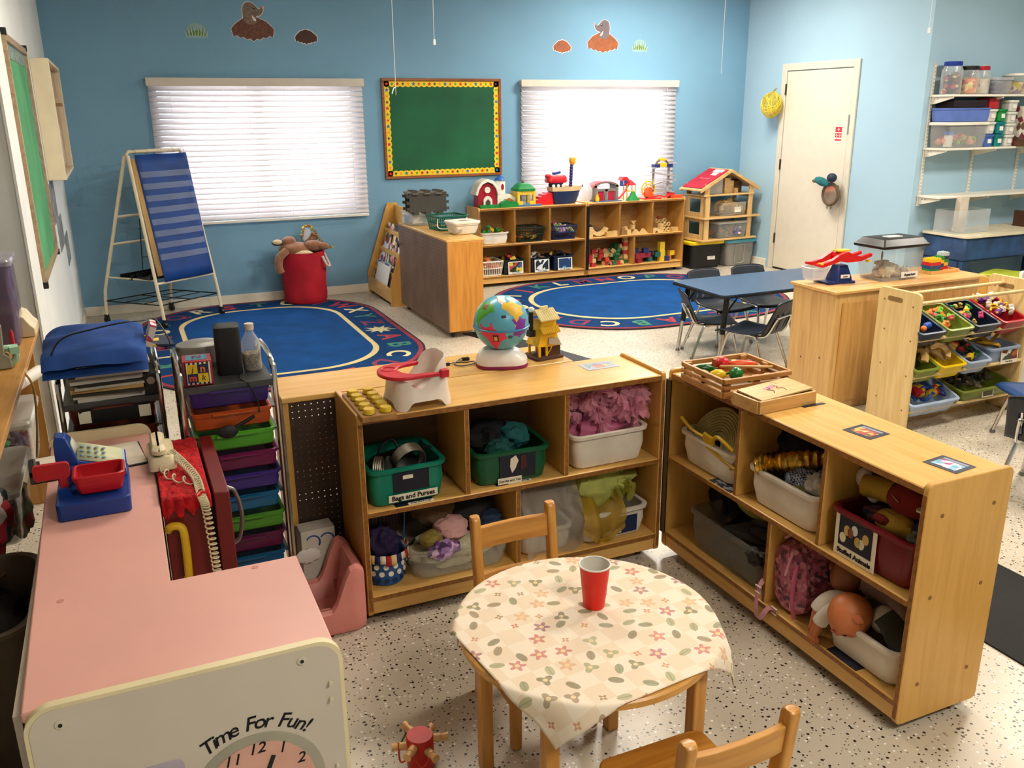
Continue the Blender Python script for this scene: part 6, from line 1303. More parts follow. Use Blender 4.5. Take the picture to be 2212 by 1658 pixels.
for x, z_ in ((-.208, .655), (.211, .663)): o = G().lathe([(.009, 0), (.009, .002), (.005, .003)], 16).obj('bolt_cap', M('#d6cbb2', .4), t, loc=(x, 1.4965, z_), rot=(PI / 2, 0, 0)); G().lathe([(.0035, 0), (.0035, .0015)], 10).obj('bolt_hole', DARK, t, loc=(x, 1.4935, z_), rot=(PI / 2, 0, 0))
for x, z_ in ((.261, .600), (.26, .564), (.262, .404)): G().cyl((x, 1.497, z_), (x, 1.488, z_), .0035, n=10).obj('peg_stub', M('#d6cbb2', .4), t)
G().prism(circ(.128, 48, .11, .40), 1.4945, 1.4966, 'xz').obj('clock_ring', M('#a9a491', .5), t); G().prism(circ(.108, 48, .11, .40), 1.493, 1.4945, 'xz').obj('clock_face', M('#dba795', .5), t)
for k in range(12):
    a = 2 * PI * k / 12; s = str(12 if k == 0 else k); txt(s, .034, INK, t, (.11 + .096 * math.sin(a) * .98, 1.4925, .40 + .096 * math.cos(a)), (PI / 2, 0, 0), shear=.25)
G().prism(circ(.006, 12, .11, .40), 1.488, 1.493, 'xz').obj('clock_pin', DARK, t); G().obox((.125, 1.4915, .435), (.008, .002, .08), (0, .4, 0)).obj('clock_hand', DARK, t); G().obox((.10, 1.4905, .375), (.008, .002, .055), (0, .5, 0)).obj('clock_hand', DARK, t)
word = 'Time For Fun!'; wid = {'i': .55, '!': .5, 'm': 1.35, ' ': .7, 'T': 1.05, 'F': 1.0, 'r': .75}
tot = sum(wid.get(c, 1) for c in word); acc = 0
for c in word:
    w_ = wid.get(c, 1); a = math.radians(-39 + 81 * (acc + w_ / 2) / tot); acc += w_
    if c != ' ': txt(c, .043, INK, t, (.11 + .152 * math.sin(a), 1.4962, .40 + .152 * math.cos(a)), (PI / 2, a * .75, 0), shear=.22, bold=.0003)
G().prism(rr(.09, .06, .015, 4, -.065, .49), 1.4945, 1.4966, 'xz').obj('painted_window', M('#b9aebc', .5), t)
for x, y_ in ((-.22, 1.90), (.18, 1.875)): G().lathe([(.008, 0), (.007, .001)], 12).obj('dent', M('#c78c7c', .6), t, loc=(x, y_, KH))
# cash register
t = T('toy_register', 'blue and red toy cash register on the pink counter', 'toy register', (-.155, 2.44, KH + .0005), 0)
rb, rr_ = M('#143a86', .3), M('#b81522', .35)
G().loft([[(p[0], p[1], z) for p in rr(.175, .25, .012, 3)] for z in (0, .045)]).obj('base', rb, t, bev=.003)
G().loft([[(x, y_, z) for x, y_ in ((-.085, .02), (.085, .02), (.085, .125), (-.085, .125))] for z in (.045,)] + [[(-.085, .045, .115), (.085, .035, .06), (.085, .125, .085), (-.085, .125, .14)]]).obj('keypad_housing', rb, t, bev=.003)
G().loft([[(-.085, .035, .10), (-.03, .035, .09), (-.03, .115, .10), (-.085, .115, .11)], [(-.085, .045, .15), (-.045, .04, .145), (-.045, .105, .15), (-.085, .105, .155)], [(-.08, .055, .168), (-.055, .05, .165), (-.055, .095, .168), (-.08, .095, .170)]]).obj('display_head', rb, t, bev=.003)
G().add([(-.034, .048, .098), (.076, .043, .067), (.076, .118, .087), (-.034, .118, .125)], [(0, 1, 2, 3)]).obj('keypad_sheet', M('#c9cba4', .5), t, solid=.002, loc=(0, 0, .003))
for i in range(4):
    for j in range(3): u, v = .12 + i * .16, .2 + j * .27; G().ell((-.034 + .11 * u, .048 + .07 * v, .1055 - .031 * u + .024 * v), (.006, .006, .0025), 10, 6).obj('key', M('#7fa0a8', .5), t)
G().add([(-.043, .048, .118), (-.036, .10, .12), (-.048, .098, .15), (-.05, .052, .148)], [(0, 1, 2, 3)]).obj('display_window', M('#cfcfc0', .4), t, solid=.002, loc=(.006, 0, 0))
tub(.125, .105, .055, .82, .012, .004).obj('cash_tray', rr_, t, loc=(.02, -.045, .047)); G().box(-.082, -.06, .045, -.05, -.02, .065).obj('card_post_base', rb, t)
G().box(-.075, -.05, .06, -.055, -.035, .092).obj('card_post', rr_, t); G().prism(rr(.085, .042, .01, 4, -.09, .112), -.052, -.038, 'xz').obj('price_flag', rr_, t)
t = T('clipboard', 'black clipboard with a paper sheet under the toy register', 'clipboard', (-.18, 2.735, KH + .0005), .1)
G().prism(rr(.31, .21, .01, 3), 0, .003).obj('board', BLACK, t); G().box(-.14, -.10, .003, .152, .10, .0045).obj('paper', M('#d8cbb8', .7), t, rot=(0, 0, .02)); G().box(-.155, -.045, .004, -.125, .045, .014).obj('clip', BLACK, t); G().cyl((-.14, -.045, .018), (-.14, .045, .018), .006, n=10).obj('clip_roll', CHROME, t)
# red play fridge
t = T('play_fridge', 'dark red play refrigerator beside the pink counter', 'play fridge', (0, 0, 0))
FR = M('#6d1414', .45, var=.05); FRT = M('#8a2a1e', .5)
fz = .685
G().box(.006, 2.33, .0, .122, 2.80, fz).obj('cabinet', FR, t, bev=.004); G().box(.136, 2.325, .02, .178, 2.80, fz + .002).obj('door', FR, t, bev=.004)
G().box(.122, 2.36, .02, .136, 2.78, fz - .03).obj('door_gasket', BLACK, t)
G().tube(bez([(.178, 2.42, .66), (.20, 2.42, .64), (.212, 2.42, .57), (.20, 2.42, .50), (.178, 2.42, .48)]), .006, 8).obj('silver_handle', M('#8d8a86', .35, .8), t)
G().tube(bez([(.012, 2.33, .600), (.02, 2.318, .615), (.045, 2.312, .61), (.05, 2.308, .57), (.048, 2.31, .47), (.045, 2.33, .45)]), .011, 10).obj('yellow_handle', M('#d9ab1c', .4), t)
rc = M('#b30d14', .95, var=.2, scale=40, bump=1, bscale=90)
def frill(u, v):
    x = .004 + .124 * u; y_ = 2.36 + .42 * v; e = min(u, 1 - u, v, 1 - v)
    z = fz + .006 + .004 * mnoise.noise(Vector((x * 60, y_ * 60, 0))) + .004 * mnoise.noise(Vector((x * 140, y_ * 140, 3)))
    if v < .14: z = fz + .006 - (.045 + .012 * math.sin(u * 23)) * (1 - v / .14) + .003 * math.sin(u * 60 + v * 90); y_ = 2.322 + .004 * math.sin(u * 31)
    else: y_ = 2.324 + .46 * (v - .14) / .86
    return (x, y_, z)
G().grid(frill, 30, 90).thing('fluffy_cloth', 'fluffy red cloth on top of the play refrigerator', 'cloth', rc, solid=.005)
t = T('toy_phone', 'cream corded toy telephone on the fluffy red cloth', 'telephone', (.022, 2.62, fz + .012), 0)
CP = M('#d8c9a2', .4)
G().loft([[(p[0], p[1], z) for p in rr(.075 * s, .19 * s, .015, 3)] for s, z in ((1, 0), (.98, .02), (.85, .035))]).obj('phone_base', CP, t); G().loft([[(p[0], p[1], .036 + z) for p in rr(.04 * s, .17 * s, .018, 4, -.005)] for s, z in ((.8, 0), (1, .008), (1, .02), (.75, .03))]).obj('handset', CP, t); G().ell((.015, .085, .038), (.007, .007, .004), 12, 8).obj('button', DARK, t)
coil = []
path = bez([(.05, 2.56, fz + .05), (.075, 2.52, fz + .03), (.10, 2.42, fz + .02), (.105, 2.33, fz + .005), (.112, 2.312, fz - .03), (.118, 2.308, fz - .15), (.122, 2.308, fz - .26)], 480)
for i, p in enumerate(path):
    a = i * .66; coil.append((p[0] + .0105 * math.cos(a), p[1] + .0105 * math.sin(a) * (.55 if i > 240 else 1) - (.006 if i > 240 else 0), p[2] + (.006 * math.sin(a) if i < 240 else .003 * math.sin(a))))
G().tube(coil, .0024, 6).obj('coiled_cord', M('#cdbd98', .5), t, fix=False, loc=(-.022, -2.62, -fz - .012))
coil2 = []
for i, p in enumerate(bez([(.02, 2.55, fz + .02), (.03, 2.47, fz + .02), (.06, 2.42, fz + .02), (.10, 2.385, fz + .02)], 60)): a = i * .45; coil2.append((p[0] + .009 * math.cos(a), p[1] + .004 * math.sin(a), p[2] + .009 * math.sin(a)))
G().tube(coil2, .0024, 6).obj('coiled_cord', M('#cdbd98', .5), t, fix=False, loc=(-.022, -2.62, -fz - .012))
# pink cradle and tissue box
t = T('doll_cradle', 'pink plastic doll cradle between the kitchen and the dress-up shelf', 'cradle', (.49, 2.68, 0), 0)
PC = M('#df8d84', .4, var=.03)
loops = []
for i in range(19):
    u = i / 18; s_ = min(1, max(0, (u - .60) / .27)); top = .105 + .15 * (s_ * s_ * (3 - 2 * s_)) - .03 * max(0, (u - .88) / .12) ** 2; wd_ = .125 - .02 * max(0, (u - .9) / .1)
    out = [(-wd_, top - .012), (-wd_ * 1.0, .09), (-wd_ * .98, .03), (-wd_ * .85, .004), (0, 0), (wd_ * .85, .004), (wd_ * .98, .03), (wd_, .09), (wd_, top - .012), (wd_ - .012, top), (wd_ - .03, top - .008), (wd_ - .036, .10)]
    fl_ = .05 if u < .80 else min(top - .001, .05 + (top - .05) * min(1, (u - .80) / .10) ** .8)
    inn = [(wd_ * .5, fl_), (0, fl_), (-wd_ * .5, fl_), (-wd_ + .036, max(.10, fl_)), (-wd_ + .03, max(top - .008, fl_)), (-wd_ + .012, top)]
    loops.append([(-.20 + .30 * u, p[0], p[1]) for p in out + inn])
G().loft(loops).obj('cradle_shell', PC, t)
t = T('tissue_box', 'white tissue box with blue rings behind the pink cradle', 'tissue box', (.49, 2.852, 0), .05)
G().box(-.06, -.038, 0, .06, .038, .28).obj('carton', M('#cfc8ba', .6), t, bev=.002); bt = M('#244a86', .5)
for x in (-.02, .03): G().tube([(x + .025 * math.cos(a), -.039, .235 + .025 * math.sin(a)) for a in (PI * k / 12 - .6 for k in range(13))], .003, 5).obj('blue_ring', bt, t)
G().ell((-.04, -.042, .19), (.045, .006, .028), 12, 8, amp=.3).obj('tissue', WHITE, t)
# ---------------------------------------------------------------- rolling drawer carts
def cart(label, loc, w, d, ztray, drawers, htop, bare=False):
    t = T('drawer_cart', label, 'cart', loc)
    for s in (-1, 1):
        x = s * w / 2
        G().tube(bez([(x, 0, .03), (x, 0, htop - .09), (x, .03, htop - .02), (x, .09, htop + .01), (x, d - .09, htop + .01), (x, d - .03, htop - .02), (x, d, htop - .09), (x, d, .03)], 60), .0085, 10).obj('side_frame', CHROME, t)
        for k, (z, h, c, dx) in enumerate(drawers): G().box(x - s * .004, .012, z + h - .012, x - s * .016, d - .012, z + h - .006).obj('drawer_rail', M('#6f747a', .4, .6), t)
        for y_ in (0, d): G().cyl((x - .008, y_, .018), (x + .008, y_, .018), .018, n=12).obj('caster', BLACK, t)
    tm = M('#4a4a4a', .35, .4)
    G().box(-w / 2 + .004, .004, ztray - .006, w / 2 - .004, d - .004, ztray).box(-w / 2 + .004, -.004, ztray - .016, w / 2 - .004, .006, ztray + .004).obj('top_tray', tm, t)
    for z, h, c, dx in drawers:
        dr = tub(w - .035, d - .02, h, .94, .012, .006).obj('drawer', c, t, loc=(dx, d / 2 - .012, z))
        G().tube([(dx - .06, -.012, z + h - .006), (dx + .06, -.012, z + h - .006)], .005, 6).obj('pull_lip', c, dr, loc=(-dx, -d / 2 + .012, -z))
    return t
def dm(c): return M(c, .3, var=.06, trans=.15)
cols = ['#33206e', '#c25420', '#57ad2e', '#7a1850', '#45308a', '#176a9c', '#57a32e', '#681648', '#176292']
drs = [(.772 - .0745 * i, .062, dm(c), (0, 0, .004, .006, .008, 0, .01, .004, 0)[i]) for i, c in enumerate(cols)]
cart('chrome cart of rainbow drawers beside the pegboard divider', (.25, 2.80, 0), .285, .36, .845, drs, .90)
cart('chrome cart of brown drawers under the blue cloth bag', (-.10, 3.02, 0), .30, .36, .775, [(.70, .065, dm('#5a2412'), 0), (.61, .07, dm('#5a2412'), 0), (.52, .07, dm('#4a1d10'), 0)], .86)
ZC = .846
t = T('alphabet_cube', 'red alphabet cube box with letter tiles on the rainbow cart', 'toy box', (.165, 2.87, ZC), -.06)
G().box(-.044, -.044, 0, .044, .044, .082).obj('cube', M('#a3222c', .45), t, bev=.003); G().box(-.038, -.0452, .006, .038, -.0442, .077).obj('checker_border', stripes(('#15151a', '#e6dfcc'), 75, 0), t); G().box(-.031, -.046, .012, .031, -.045, .071).obj('tile_sheet', M('#e2bc1a', .5), t)
for x0, z0 in ((0, .0415), (-.031, .012)): G().box(x0, -.0468, z0, x0 + .031, -.046, z0 + .0295).obj('navy_tile', M('#15284f', .5), t)
txt('n', .034, M('#d8742a', .5), t, (.0155, -.0472, .056), FRONT, bold=.001); txt('m', .03, M('#d8452a', .5), t, (-.0155, -.0472, .027), FRONT, bold=.001); txt('j', .026, INK, t, (-.0155, -.0466, .056), FRONT, shear=.2); txt('k', .026, INK, t, (.0155, -.0466, .027), FRONT, shear=.2)
G().box(-.032, -.03, .082, .032, .03, .083).obj('top_tile', M('#3f7f96', .5), t); txt('N', .04, M('#5a2a4a', .5), t, (0, 0, .0836), (0, 0, 0), bold=.001)
G().tube(bez([(-.05, .03, .03), (-.055, .03, .06), (-.05, .03, .08)]), .002, 5).obj('crank', STEEL, t)
G().loft([[(p[0] * s, p[1] * s, z) for p in rr(.082, .085, .018, 5)] for s, z in ((.97, 0), (1, .004), (1, .15), (.97, .158), (.9, .16))]).thing('speaker', 'tall black speaker box on the rainbow drawer cart', 'speaker', M('#131314', .6, bump=.3, bscale=300), loc=(.272, 2.95, ZC), rot=(0, 0, -.1))
t = T('sensory_bottle', 'plastic bottle half full of gravel on the rainbow cart', 'bottle', (.345, 2.95, ZC))
pr_ = [(.028, 0), (.031, .006), (.031, .085), (.029, .10), (.013, .128), (.0125, .14)]
G().lathe(pr_, 24).obj('bottle_wall', clear('#e2e4e6', .22, .06), t); G().lathe([(.0275, .003), (.0295, .01), (.0295, .058), (.002, .062)], 24).obj('gravel_fill', blotch(('#5d4a2c', '#8a7348', '#3f331e', '#a38a58'), 170), t); G().lathe([(.015, .137), (.0155, .141), (.0155, .156), (.014, .158)], 20).obj('cap', M('#d8c8bc', .4), t)
G().lathe([(.055, 0), (.075, .02), (.08, .075), (.078, .078), (.07, .078), (.055, .085), (.02, .088)], 32, sx=1.0, sy=.8).thing('lidded_pot', 'grey rounded pot behind the alphabet cube', 'pot', M('#8f8c86', .35, .3), loc=(.195, 3.075, ZC))
G().tube(bez([(.30, 2.90, ZC + .003), (.29, 2.83, ZC + .004), (.31, 2.79, ZC - .005), (.33, 2.785, ZC - .06), (.332, 2.783, ZC - .10)]), .0025, 6).thing('power_cord', 'thin black cord hanging from the speaker over the drawers', 'cord', BLACK)
t = T('toy_spoon', 'black ladle hooked over the orange drawer', 'ladle', (.26, 2.785, .715), 0)
G().ell((-.03, 0, -.02), (.032, .012, .022), 14, 9).obj('bowl', DARK, t); G().tube([(-.01, 0, -.01), (.055, -.004, .022)], .006, 8).obj('handle', DARK, t)
# paper stack, binder, blue bag on the second cart
zp = .777
rnd = random.Random(17); pcs = ['#d8cfc0', '#cbbfa8', '#3a342c', '#d0a860', '#bfb6a6', '#2c2a26', '#cfc6b8', '#8f8a7a', '#d9d2c6', '#c4b9a4', '#26241f', '#bdb4a2']
for i, c in enumerate(pcs):
    th = .0085 if i % 3 else .012
    G().box(-.11, -.14, 0, .11, .14, th).thing('paper_pad', ('lowest', 'second', 'third', 'fourth', 'fifth', 'sixth', 'seventh', 'eighth', 'ninth', 'tenth', 'eleventh', 'topmost')[i] + ' paper pad in the stack under the blue cloth bag', 'paper', M(c, .8), 'paper pads stacked on the cart', loc=(-.10 + rnd.uniform(-.014, .014), 3.17 + rnd.uniform(-.01, .01), zp), rot=(0, 0, rnd.uniform(-.07, .07))); zp += th + .0004
t = T('ring_binder', 'black ring binder open beside the paper stack on the cart', 'binder', (.025, 3.16, .777), 0)
G().box(-.02, -.13, 0, .022, .13, .075).obj('cover', BLACK, t, bev=.002); G().lathe([(.012, 0), (.013, .004)], 14).obj('ring_hole', STEEL, t, loc=(.0, -.13, .05), rot=(PI / 2, 0, 0))
t = T('cloth_bag', 'royal blue cloth bag folded on top of the paper stack', 'bag', (-.125, 3.17, zp + .002))
CBG = M('#123f84', .85, var=.12, scale=7, bump=.6, bscale=14)
def bag(u, v):
    x = -.16 + .31 * u; y_ = -.19 + .34 * v; h = .085 * (math.sin(PI * min(1, max(0, .03 + .94 * u))) ** .25) * (math.sin(PI * min(1, max(0, v * .62 + .06))) ** .6)
    return (x, y_ - .0, h + .02 * mnoise.noise(Vector((x * 11, y_ * 11, 1))) - (.02 * (1 - v / .12) if v < .12 else 0))
G().grid(bag, 40, 40).grid(lambda u, v: (-.16 + .31 * u, -.19 + .34 * v, -.002 - (.02 * (1 - v / .12) if v < .12 else 0)), 40, 40).obj('bag_body', CBG, t, smooth=80)
G().tube(bez([(-.15, -.17, .0), (-.10, -.12, .085), (.0, -.10, .108), (.10, -.07, .115), (.15, .0, .10), (.19, .06, .09), (.225, .0, .03), (.23, -.03, -.02)], 50), .003, 6).obj('black_cord', BLACK, t)
G().obox((.0, 0, 0), (.10, .15, .008), (0, .12, .1)).thing('notebook', 'navy notebook with yellow cover picture under the blue bag', 'book', blotch(('#14233f', '#14233f', '#d8b23a', '#14233f'), 22), loc=(.06, 3.22, zp + .016)); G().obox((0, 0, 0), (.02, .10, .075), (0, .35, 0)).thing('tissue_pack', 'white and pink paper bundle tucked by the blue bag', 'paper', blotch(('#dcd0c4', '#dcd0c4', '#b83a5c', '#dcd0c4'), 30), loc=(.045, 3.17, zp + .055))
G().obox((0, 0, 0), (.21, .01, .05), (.06, 0, .03)).thing('black_folder', 'black folder with white labels in the brown drawer', 'folder', BLACK, loc=(-.095, 3.012, .735)); 
for x in (-.185, -.005): G().box(-.018, -.001, -.02, .018, 0, .02).thing('folder_label', 'white label patch at the ' + ('left' if x < -.1 else 'right') + ' end of the black folder', 'label', lbl, loc=(x, 3.004, .735))
# ---------------------------------------------------------------- recess at the left: counter shelf and bins
t = T('counter_shelf', 'wooden counter shelf in the recess beside the kitchen', 'shelf', (-.975, 1.9, 0))
G().box(0, 0, .775, .595, 2.29, .80).obj('top', wood('#c9944f', '#b3803d', 1, .35), t, bev=.003)
for y_ in (0, 2.265): G().box(.02, y_, 0, .56, y_ + .022, .775).obj('side_panel', wood('#c9944f', '#b3803d', 2, .4), t)
G().box(.02, .84, .40, .50, 2.265, .42).obj('shelf_board', wood('#8f7448', '#7a6038', 1), t)
def lidbox(label, loc, w, d, h, mat, lid, rz=0):
    t = T('lidded_box', label, 'box', loc, rz); tub(w, d, h, .9, .025, .008).obj('box_body', mat, t)
    G().loft([[(p[0] * s, p[1] * s, h + z) for p in rr(w + .012, d + .012, .03, 4)] for s, z in ((1, -.012), (1.01, .004), (.97, .012))]).obj('lid', lid, t); return t
lidbox('purple translucent box standing on the wooden counter', (-.52, 3.95, .801), .22, .26, .33, clear('#6a5a78', .55), clear('#a8a2b0', .5))
t = T('laminator', 'cream rounded machine cover at the end of the wooden counter', 'machine', (-.46, 4.08, .801))
G().prism([(-.11, 0), (.085, 0), (.085, .035), (.07, .05), (.05, .085), (.02, .10), (-.11, .10)], -.09, .09, 'xz').obj('cover', M('#d8c8a4', .4), t, bev=.004)
t = T('tape_dispenser', 'grey tape dispenser with mint green tape on the wooden counter', 'tape dispenser', (-.455, 3.52, .801), .2)
G().prism([(-.03, 0), (.03, 0), (.03, .04), (.012, .055), (.018, .16), (-.018, .19), (-.03, .1)], -.03, .03, 'xz').obj('stand', M('#8f8f7c', .4), t, bev=.004); G().tube([(.02 + .03 * math.cos(a), -.0, .04 + .03 * math.sin(a)) for a in (2 * PI * k / 20 for k in range(20))], .012, 8, True).obj('tape_roll', M('#a9c9ae', .4), t); G().box(.03, -.028, .05, .06, .028, .075).obj('mint_block', M('#9fd0b4', .5), t)
t = T('crayon', 'red crayon standing beside the tape dispenser', 'crayon', (-.42, 3.62, .801)); G().lathe([(.008, 0), (.008, .10), (.003, .115)], 12).obj('stick', M('#b3202a', .5), t); G().lathe([(.0085, .02), (.0085, .03)], 12).obj('band', BLACK, t)
G().obox((0, 0, .13), (.012, .09, .26), (.08, .1, 0)).thing('cardboard_sheet', 'brown cardboard piece leaning behind the tape dispenser', 'cardboard', M('#7a5f4a', .8), loc=(-.50, 3.52, .801))
lidbox('clear lidded bin on the shelf under the wooden counter', (-.53, 3.55, .421), .29, .36, .20, clear('#d8d2c8', .15), clear('#e0dad0', .3))
heap('toy_piece', '{c} toy piece inside the clear lidded bin', 'toy', 'toys in the clear lidded bin', bitset([M('#a8324e'), M('#5a3a5c'), M('#6d4a30'), GRN], .035), (-.52, 3.55), .09, .13, .46, 16, .06, 61)
lidbox('clear long box of scraps below the wooden counter', (-.53, 3.0, .421), .29, .42, .17, clear('#d2ccc0', .15), clear('#e0dad0', .3))
G().tube(bez([(-.385, 3.45, .80), (-.36, 3.43, .74), (-.365, 3.4, .62), (-.38, 3.36, .5)]), .004, 6).thing('twine', 'tan twine hanging over the counter edge', 'twine', M('#b58a4a', .8))
G().tube([(-.42, 3.35, .765), (-.355, 3.66, .74)], .022, 14).thing('paper_roll', 'white paper roll sticking out below the counter edge', 'paper roll', WHITE)
lump('floral fabric bundle hanging by the toy register', (-.44, 2.98, .47), (.06, .09, .10), blotch(('#7a5a2c', '#4f5a2a', '#a8402e', '#b58a3c', '#3a2a1c'), 30), seed=71, cat='fabric'); lump('red and white cloth bundle low beside the counter', (-.455, 2.72, .56), (.06, .07, .11), blotch(('#a81f2a', '#d8c8c0', '#7a1820', '#1f2a2c', '#a81f2a'), 16), seed=72, cat='fabric')
t = T('waste_bin', 'grey plastic waste bin between counter and pink kitchen', 'waste bin', (-.475, 2.42, .0), 0)
tub(.30, .48, .47, .8, .09, .012, n=8).obj('bin_body', M('#938775', .45), t); G().ell((0, .02, .36), (.115, .19, .07), 24, 12, amp=.4).obj('dark_contents', M('#17140f', .8), t); G().tube(bez([(-.08, -.12, .44), (-.02, .02, .47), (.06, .12, .46)]), .006, 6).obj('brown_strap', M('#6a4a20', .7), t)
# ---------------------------------------------------------------- blue table and chairs
t = T('activity_table', 'blue rectangular activity table with black adjustable legs', 'table', (4.14, 4.90, 0))
tw, td = 1.22, .61
G().prism(rr(tw, td, .04, 4), .478, .494).obj('edge_band', M('#101318', .5), t); G().prism(rr(tw - .012, td - .012, .036, 4), .4935, .501).obj('tabletop', M('#2c4a6b', .35, var=.04), t)
for a in (-1, 1):
    for b in (-1, 1):
        x, y_ = a * (tw / 2 - .10), b * (td / 2 - .085); G().cyl((x, y_, .478), (x + a * .03, y_ + b * .01, .22), .019, n=14).obj('upper_leg', BLACK, t); G().cyl((x + a * .03, y_ + b * .01, .24), (x + a * .055, y_ + b * .018, .02), .013, n=12).obj('lower_leg', CHROME, t); G().lathe([(.016, 0), (.016, .006), (.006, .02)], 12, (x + a * .057, y_ + b * .019, 0)).obj('glide', STEEL, t); G().tube([(x, y_, .36), (x - a * .10, y_, .477)], .006, 6).obj('brace', BLACK, t)
NV = M('#0f1826', .4, var=.04)
def bchair(label, loc, rz):
    t = T('plastic_chair', label, 'chair', loc, rz, 'navy plastic chairs at the blue table')
    w, sh = .17, .27
    def seat(u, v):
        x = (u - .5) * 2 * w * (1 - .08 * v); y_ = -.17 + .33 * v; return (x, y_, sh + .012 * (2 * u - 1) ** 2 - .012 * math.sin(PI * v) + (.02 * max(0, (v - .85) / .15)) - .02 * max(0, (.1 - v) / .1))
    G().grid(seat, 12, 12).obj('seat', NV, t, solid=.008)
    g = G()
    def bk(u, v): x = (u - .5) * 2 * w * (.98 - .10 * v); return (x, .165 + .09 * v + .03 * (1 - (2 * u - 1) ** 2) * .6, sh + .01 + .225 * v - .02 * v * (2 * u - 1) ** 4)
    nu, nv = 28, 14; vs = [bk(i / nu, j / nv) for i in range(nu + 1) for j in range(nv + 1)]; fs = []
    for i in range(nu):
        for j in range(nv):
            if 2 <= j <= 8 and i in (5, 10, 17, 22): continue
            fs.append((i * 15 + j, (i + 1) * 15 + j, (i + 1) * 15 + j + 1, i * 15 + j + 1))
    g.add(vs, fs).obj('backrest', NV, t, solid=.008)
    for s in (-1, 1):
        G().tube(bez([(s * .16, -.15, .012), (s * .13, -.10, .23), (s * .12, -.06, .255), (s * .12, .08, .255), (s * .13, .12, .23), (s * .16, .20, .012)], 40), .0095, 10).obj('leg_frame', CHROME, t)
        for y_ in (-.15, .20): G().lathe([(.014, 0), (.014, .01), (.009, .02)], 12, (s * .16, y_, 0)).obj('glide', STEEL, t)
    G().tube(bez([(-.12, .08, .258), (-.115, .17, .27), (-.10, .225, .37), (-.08, .235, .39), (.08, .235, .39), (.10, .225, .37), (.115, .17, .27), (.12, .08, .258)], 50), .008, 8).obj('back_frame', CHROME, t)
    return t
b0 = bchair('navy plastic chair at the near long side of the blue table', (3.74, 4.55, 0), PI + .38)
q_ = dup(b0, (3.74, 4.95, 0), 1.2, 'navy plastic chair tucked under the end of the blue table'); q_.scale = (.92, .92, .92); dup(b0, (4.03, 5.24, 0), .05, 'navy plastic chair on the far side next to the table end'); dup(b0, (4.42, 5.24, 0), -.05, 'navy plastic chair on the far side nearer the door')
# ---------------------------------------------------------------- pale cabinet with scale, tank and bricks
t = T('low_cabinet', 'pale wooden low cabinet behind the toy bin organizer', 'cabinet', (3.55, 3.625, 0))
PW = wood('#d6ad6e', '#c3965a', 2, .4); PWT = wood('#dbab6c', '#c99758', 0, .3)
G().box(.015, .015, .0, 1.155, .36, .68).obj('cabinet_body', PW, t, bev=.004); G().box(0, 0, .68, 1.17, .375, .70).obj('top', PWT, t, bev=.005); G().box(.06, .008, .05, 1.12, .016, .63).obj('back_panel', wood('#cf9f5c', '#bb894a', 2), t)
for y_, z_ in ((.10, .30), (.25, .27)): G().cyl((.014, y_, z_), (.0155, y_, z_), .005, n=8).obj('screw_hole', DARK, t)
ZG = .7006
t = T('toy_balance', 'red and blue toy balance scale on the pale cabinet', 'toy scale', (3.75, 3.86, ZG), -.1)
nb = M('#14245a', .35); rs_ = M('#d0191c', .35)
G().loft([[(p[0], p[1], z) for p in rr(.19, .14, .01, 3)] for z in (0, .012)]).obj('foot', nb, t); G().loft([[(p[0] * s + .03, p[1] * s, z) for p in rr(.11, .11, .012, 3)] for s, z in ((1, .012), (.95, .03), (.6, .095), (.55, .10))]).obj('tower', nb, t); G().box(.0, -.056, .03, .06, -.052, .05).obj('label', WHITE, t)
txt('Scale', .016, INK, t, (.03, -.0572, .04), FRONT)
for y_, s in ((-.045, 1), (.045, 1)):
    G().loft([[(x, y_ + dy, z + dz) for dy, dz in ((-.012, -h_), (.012, -h_), (.012, h_), (-.012, h_))] for x, z, h_ in ((-.17, .115, .006), (-.13, .11, .01), (-.07, .125, .012), (-.01, .15, .02), (.03, .15, .03), (.08, .14, .02), (.13, .135, .012), (.20, .155, .008))]).obj('beam_arm', rs_, t)
G().loft([[(.03 + .04 * math.cos(a), y_, .15 + .03 * math.sin(a)) for a in (2 * PI * k / 16 for k in range(16))] for y_ in (-.05, .05)]).obj('pivot', rs_, t); G().box(-.01, -.025, .178, .075, .025, .186).obj('yellow_plate', YEL, t)
for x in (-.15, .175): G().box(x, -.06, .115, x + .02, -.03, .125).obj('yellow_tip', YEL, t)
tub(.13, .11, .075, .8, .015, .005).obj('clear_pan', clear('#d8d6da', .35), t, loc=(-.14, 0, .025))
t = T('plastic_tank', 'clear plastic tank of seashells with black lid on the cabinet', 'tank', (4.135, 3.83, ZG), 0)
tub(.335, .21, .195, .9, .012, .004).obj('tank_wall', clear('#e4e8e4', .04, .04), t)
G().loft([[(p[0] * s, p[1] * s2, z) for p in rr(.36, .235, .012, 3)] for s, s2, z in ((1, 1, .19), (1.02, 1.02, .196), (1.02, 1.02, .205), (.97, .95, .212), (.86, .78, .24), (.84, .75, .242))]).obj('lid', M('#16150f', .4), t, bev=.002)
G().prism(rr(.11, .06, .008, 3), .242, .245).obj('lid_hatch', M('#cfcab4', .4), t); card(t, (.06, -.1, .03), (PI / 2 - .1, 0, 0), .13, .034, WHITE, 'label'); txt('Aquarium', .022, INK, t, (.06, -.1035, .03), (PI / 2 - .1, 0, 0), bold=.0004)
G().prism(rr(.28, .16, .01, 3), .006, .012).obj('sand_bed', M('#8d7a6a', .9, bump=.8, bscale=120), t)
shell = M('#e0c79e', .6, var=.2, scale=30); shp = M('#b99a8e', .6, var=.2, scale=30); coral = M('#d8c6a0', .8, bump=.6, bscale=80)
